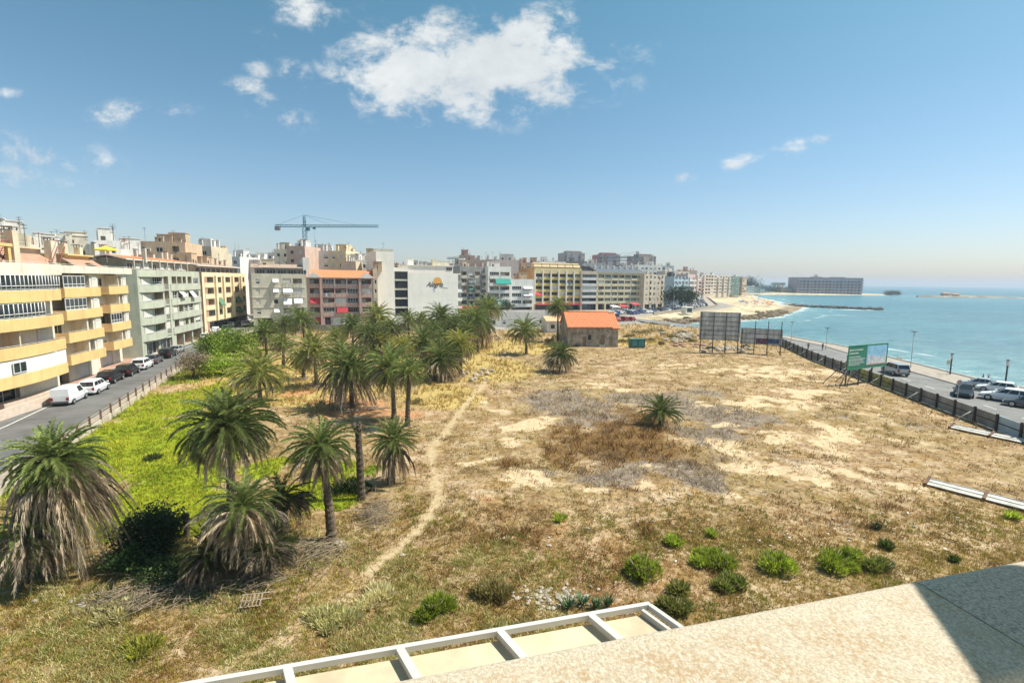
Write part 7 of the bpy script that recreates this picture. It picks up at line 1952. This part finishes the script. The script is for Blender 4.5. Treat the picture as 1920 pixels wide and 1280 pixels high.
g = G(1804, 748); r = empty('road_sign', (g.x - .6, g.y, 0), 0, 'round road sign on a thin pole at the fence', 'road sign'); mb = MB(); mb.tube([(0, 0, 0), (0, 0, 2.3)], .03, 6); mb.build('pole', [lampm], r)
mb = MB(); mb.tube([(0, -.04, 2.1), (0, -.02, 2.1)], .36, 20); mb.build('sign_face', [mat('sign_white_red', (.72, .66, .64), .4)], r)
mb = MB(); mb.tube([(0, -.052, 2.1), (0, -.041, 2.1)], .28, 20); mb.build('sign_disc', [mat('sign_inner', (.55, .35, .30), .4)], r)
g = G(1775, 706); r = empty('road_sign', (g.x, g.y, 0), 0, 'pale rectangular sign on a thin pole at the promenade', 'road sign'); mb = MB(); mb.tube([(0, 0, 0), (0, 0, 2.6)], .03, 6); mb.build('pole', [lampm], r); mb = MB(); mb.box(-.3, -.06, 2.0, .3, -.03, 2.6); mb.build('sign_face', [greyb], r)
# seafront kiosk box at the far bend
g = G(1286, 588); r = empty('kiosk', (g.x, g.y, 0), .4, 'small white kiosk box at the edge of the beach', 'kiosk'); mb = MB(); mb.box(0, 0, 0, 4, 3, 2.8); mb.box(-.2, -.2, 2.8, 4.2, 3.2, 3.0); mb.build('body', [white], r); mb = MB(); mb.box(.6, -.03, .7, 3.4, -.002, 2.3); mb.build('window', [glass], r)

# ---- people on the promenade
def person(px, py, pose, label, cloth, skin=(.38, .23, .16), rz=0, z=.14):
    g = G(px, py, z); m = mat('cloth_' + label.split()[0] + str(px), cloth, .8)
    sit = pose == 'sit'; dz = -.42 if sit else 0
    J = {'pel': (0, 0, .95 + dz), 'ch': (0, .0, 1.25 + dz), 'nk': (0, 0, 1.46 + dz), 'hd': (0, 0, 1.62 + dz), 'hd2': (0, 0, 1.74 + dz),
         'ls': (-.18, 0, 1.4 + dz), 'le': (-.24, 0, 1.12 + dz), 'lw': (-.22, .14, .88 + dz), 'rs': (.18, 0, 1.4 + dz), 're': (.24, 0, 1.12 + dz), 'rw': (.22, .14, .88 + dz),
         'lh': (-.09, 0, .9 + dz), 'lk': (-.1, .42 if sit else .04, .5), 'lf': (-.1, .42 if sit else -.03, .06), 'lt': (-.1, .58 if sit else .14, .03),
         'rh': (.09, 0, .9 + dz), 'rk': (.1, .42 if sit else .0, .5), 'rf': (.1, .42 if sit else .08, .06), 'rt': (.1, .58 if sit else .24, .03)}
    Rr = {'pel': .13, 'ch': .14, 'nk': .055, 'hd': .09, 'hd2': .075, 'ls': .06, 'le': .042, 'lw': .032, 'rs': .06, 're': .042, 'rw': .032, 'lh': .085, 'lk': .06, 'lf': .042, 'lt': .035, 'rh': .085, 'rk': .06, 'rf': .042, 'rt': .035}
    E = [('pel', 'ch'), ('ch', 'nk'), ('nk', 'hd'), ('hd', 'hd2'), ('ch', 'ls'), ('ls', 'le'), ('le', 'lw'), ('ch', 'rs'), ('rs', 're'), ('re', 'rw'), ('pel', 'lh'), ('lh', 'lk'), ('lk', 'lf'), ('lf', 'lt'), ('pel', 'rh'), ('rh', 'rk'), ('rk', 'rf'), ('rf', 'rt')]
    ks = list(J); me = bpy.data.meshes.new('body'); me.from_pydata([J[k] for k in ks], [(ks.index(a), ks.index(b)) for a, b in E], [])
    t = bpy.data.objects.new('tmp', me); COL.objects.link(t); t.modifiers.new('s', 'SKIN')
    for i, k in enumerate(ks): me.skin_vertices[0].data[i].radius = (Rr[k], Rr[k]); me.skin_vertices[0].data[i].use_root = k == 'pel'
    t.modifiers.new('d', 'SUBSURF').levels = 1
    bm_ = bpy.data.meshes.new_from_object(t.evaluated_get(bpy.context.evaluated_depsgraph_get())); bpy.data.objects.remove(t)
    sk = mat('skin', skin, .6); hair = mat('hair', (.04, .03, .02), .8)
    bm_.materials.clear(); [bm_.materials.append(x) for x in (m, sk, hair, PG)]
    for p in bm_.polygons:
        c = p.center; p.material_index = 2 if c.z > 1.68 + dz else 1 if (c.z > 1.47 + dz or (abs(c.x) > .17 and c.z < 1.1 + dz and c.z > .7 + dz)) else (3 if c.z < .85 + dz else 0); p.use_smooth = True
    o = bpy.data.objects.new('person', bm_); COL.objects.link(o); o.location = g; o.rotation_euler = (0, 0, rz); setp(o, label, 'person'); return g
person(1842, 717, 'sit', 'person in dark clothes sitting on the promenade edge', (.06, .05, .07), rz=.5)
person(1852, 719, 'sit', 'person sitting beside the one in dark clothes', (.25, .12, .10), rz=.3)
person(1542, 657, 'walk', 'person in black walking on the promenade behind the green sign', (.03, .03, .03), rz=.4)
person(1515, 657, 'walk', 'person in brown walking toward the green sign', (.22, .12, .07), rz=2)

# ---- beach parasols, breakwater, islet
mb = MB(); mb.tube([(0, 0, 0), (0, 0, 2.1)], .03, 4, 1)
for i in range(8):
    a, b = 2 * pi * i / 8, 2 * pi * (i + 1) / 8; mb.face([(cos(a) * 1.3, sin(a) * 1.3, 1.75), (cos(b) * 1.3, sin(b) * 1.3, 1.75), (0, 0, 2.3)])
    mb.face([(cos(b) * 1.3, sin(b) * 1.3, 1.745), (cos(a) * 1.3, sin(a) * 1.3, 1.745), (0, 0, 2.28)])
pmeshes = []
for cn_, c in (('blue', (.10, .22, .45)), ('red', (.5, .08, .08)), ('straw', (.42, .32, .18)), ('dark', (.06, .07, .09)), ('orange', (.6, .25, .06))):
    pmeshes.append((cn_, mb.mesh('parasol', [mat('parasol_' + cn_, c, .8), frame_w])))
for i in range(110):
    t = RND.random()
    if i < 50: px, py = RND.uniform(1385, 1480), RND.uniform(563, 577) + 0
    else: px, py = RND.uniform(1335, 1440), RND.uniform(549, 561)
    g = G(px, py, -1.4)
    sd_ = float(sdist(np.array([g.x]), np.array([g.y]))[0])
    if sd_ < 4 or sd_ > 75: continue
    z = float(height(np.array([g.x]), np.array([g.y]))[0]); cn_, me = RND.choice(pmeshes)
    o = link('beach_parasol', me); o.location = (g.x, g.y, z); setp(o, cn_ + ' parasol open on the distant sandy beach', 'parasol', 'parasols on the beach')
rk = mat('breakwater_rock', (.13, .115, .10), .9, .3, .5)
rr = random.Random(12); mb = MB(); a, b = G(1484, 574, SEA_Z), G(1650, 581, SEA_Z)
for i in range(230):
    t = rr.random(); p = a.lerp(b, t) + Vector((rr.gauss(0, 1.2), rr.gauss(0, 1.5), 0)); s = rr.uniform(.9, 1.9); mb.blob((p.x, p.y, SEA_Z + rr.uniform(-.2, .7)), (s, s, s * .7), 0, i, 1, .25)
setp(mb.build('breakwater', [rk]), 'long dark breakwater of boulders reaching into the bay', 'breakwater')
rr = random.Random(13); mb = MB()
for i in range(260):
    y = rr.uniform(30, 140); x = float(np.interp(y, [30, 79, 112, 125, 143], [79.5, 81, 81.5, 80, 75])) + rr.gauss(-2, 2.4); s = rr.uniform(.25, .9)
    mb.blob((x, y, SEA_Z + rr.uniform(.0, .6)), (s, s, s * .6), 0, i, 1, .25)
setp(mb.build('shore_rocks', [mat('wet_rock', (.30, .27, .22), .8, .3, .8)]), 'brown rocks along the shore below the promenade', 'rocks', kind='stuff')
mb = MB(); P = []
for i in range(41):
    t = i / 40; X_ = 560 + 330 * t; w_ = 9 * sin(pi * min(1, t * 1.02 + .02)) ** .6 + 1.5; P.append((X_, 690 - 10 * t, w_, 1.3 + 1.6 * math.exp(-((t - .2) / .12) ** 2) + .8 * rr.random() * (1 - t)))
for i in range(40):
    a, b = P[i], P[i + 1]
    for s in (-1, 1):
        q = [(a[0], a[1] + s * a[2], SEA_Z - .5), (b[0], b[1] + s * b[2], SEA_Z - .5), (b[0], b[1], SEA_Z + b[3]), (a[0], a[1], SEA_Z + a[3])]; mb.face(q if s < 0 else q[::-1])
setp(mb.build('islet', [mat('islet_rock', (.30, .26, .20), .9, .3, .06)]), 'low rocky spit of land in the bay', kind='structure')
for i, (x, y, h, lb) in enumerate([(600, 692, 5, 'small brown hut at the near end of the rocky spit'), (612, 690, 3.6, 'small flat roofed hut in the middle of the rocky spit')]):
    r = empty('hut', (x, y, SEA_Z + 1.5), 0, lb, 'hut'); mb = MB(); mb.box(-4, -3, 0, 4, 3, h * .7); mb.build('wall', [tan], r); pitched(r, Matrix.Identity(4), -4, -3, 4, 3, h * .7 + .16, 1.4, tile); mb = MB(); mb.box(-1, -3.05, 0, 0, -3.002, 2); mb.build('door', [frame_d], r)
# ---- tower cranes
cb_ = mat('crane_blue', (.08, .22, .27), .5, .1); cg = mat('crane_grey', (.22, .25, .28), .5, .1)
def crane(px, d, pj0, pj1, pyj, pytop, label, m, th=.1, hook=True):
    c = D(px, pyj, d); zt = D(px, pytop, d).z; zj = c.z; r = empty('tower_crane', (c.x, d, 0), 0, label, 'crane')
    def lattice(name, p0, p1, wd, step):
        mb = MB(); p0 = Vector(p0); p1 = Vector(p1); ax = (p1 - p0); L = ax.length; ax.normalize(); u = Vector((0, 1, 0)); v = ax.cross(u).normalized()
        cs = [u * wd + v * wd, u * wd - v * wd, -u * wd - v * wd, -u * wd + v * wd]
        for q in cs: mb.tube([p0 + q, p1 + q], th, 4)
        n_ = int(L / step)
        for i in range(n_):
            a = p0 + ax * L * i / n_; b = p0 + ax * L * (i + 1) / n_
            for k in range(4): mb.tube([a + cs[k], b + cs[(k + 1) % 4]], th * .6, 3); mb.tube([a + cs[k], a + cs[(k + 1) % 4]], th * .5, 3)
        return mb.build(name, [m], r)
    lattice('mast', (0, 0, 0), (0, 0, zj - .5), .8 if d < 400 else 1.1, 2)
    x0 = D(pj0, pyj, d).x - c.x; x1 = D(pj1, pyj, d).x - c.x
    lattice('jib', (0, 0, zj), (x1, 0, D(pj1, pyj, d).z + (pj1 - px) * -.0), .5 if d < 400 else .8, 2.2); lattice('counter_jib', (0, 0, zj), (x0, 0, zj), .5 if d < 400 else .8, 2.2)
    lattice('tower_head', (0, 0, zj), (0, 0, zt), .45 if d < 400 else .8, 1.6)
    mb = MB(); mb.tube([(0, 0, zt), (x1 * .75, 0, zj + .6)], th * .6, 3); mb.tube([(0, 0, zt), (x0 * .9, 0, zj + .6)], th * .6, 3); mb.tube([(0, 0, zt), (x1 * .35, 0, zj + .6)], th * .6, 3); mb.build('tie', [m], r)
    mb = MB(); mb.box(x0 * 1.0, -.8, zj - 2.2, x0 * .84, .8, zj - .2); mb.build('counterweight', [greyd], r)
    mb = MB(); mb.box(.9, -.9, zj - 2.2, 2.4, .9, zj - .5); mb.build('cab', [m], r)
    if hook: mb = MB(); xh = x1 * .13; mb.tube([(xh, 0, zj - .5), (xh, 0, zj - 7)], .05, 3); mb.box(xh - .7, -.3, zj - 1.4, xh + .7, .3, zj - .6); mb.build('hook', [m], r)
crane(571, 250, 516, 710, 424, 403, 'blue tower crane rising above the pink block', cb_, .11)
crane(878, 520, 897, 838, 484, 475, 'distant grey tower crane right of the hotel', cg, .22, False)
crane(1195, 480, 1206, 1120, 482, 471, 'dark tower crane in front of the brown tower', cg, .24, False)
crane(1181, 500, 1188, 1121, 488, 479, 'smaller tower crane left of the brown tower', cg, .2, False)
# radio masts on the skyline
for i, (px, pt, d) in enumerate([(440, 452, 260), (447, 455, 262), (1017, 487, 240), (395, 462, 200)]):
    c = D(px, pt, d); mb = MB(); h = 14 if d > 210 else 10
    mb.tube([(0, 0, -h), (0, 0, 0)], [.18, .05], 4); [mb.tube([(-.8, 0, -z), (.8, 0, -z)], .04, 3) for z in (2, 4, 6)]; mb.tube([(0, 0, -h - 6), (0, 0, -h)], .3, 4)
    o = mb.build('radio_mast', [cg]); o.location = c; setp(o, ['tall thin radio mast on the skyline behind the yellow block', 'second radio mast beside the tall thin one', 'dark radio mast on the mustard block skyline', 'short radio mast above the cream block'][i], 'radio mast')

# ---- haze: a closed box of thin air round everything
mb = MB(); mb.box(-3100, -320, -6, 6100, 6100, 52)
hz_ = mb.build('haze', []); m = bpy.data.materials.new('air'); n, l, out = nt(m)
pv = n.new('ShaderNodeVolumePrincipled'); pv.inputs['Density'].default_value = .00024; pv.inputs['Color'].default_value = (.72, .85, 1.0, 1); pv.inputs['Anisotropy'].default_value = .1
l.new(pv.outputs[0], out.inputs['Volume']); hz_.data.materials.append(m); setp(hz_, 'thin sea haze filling the air', kind='stuff')
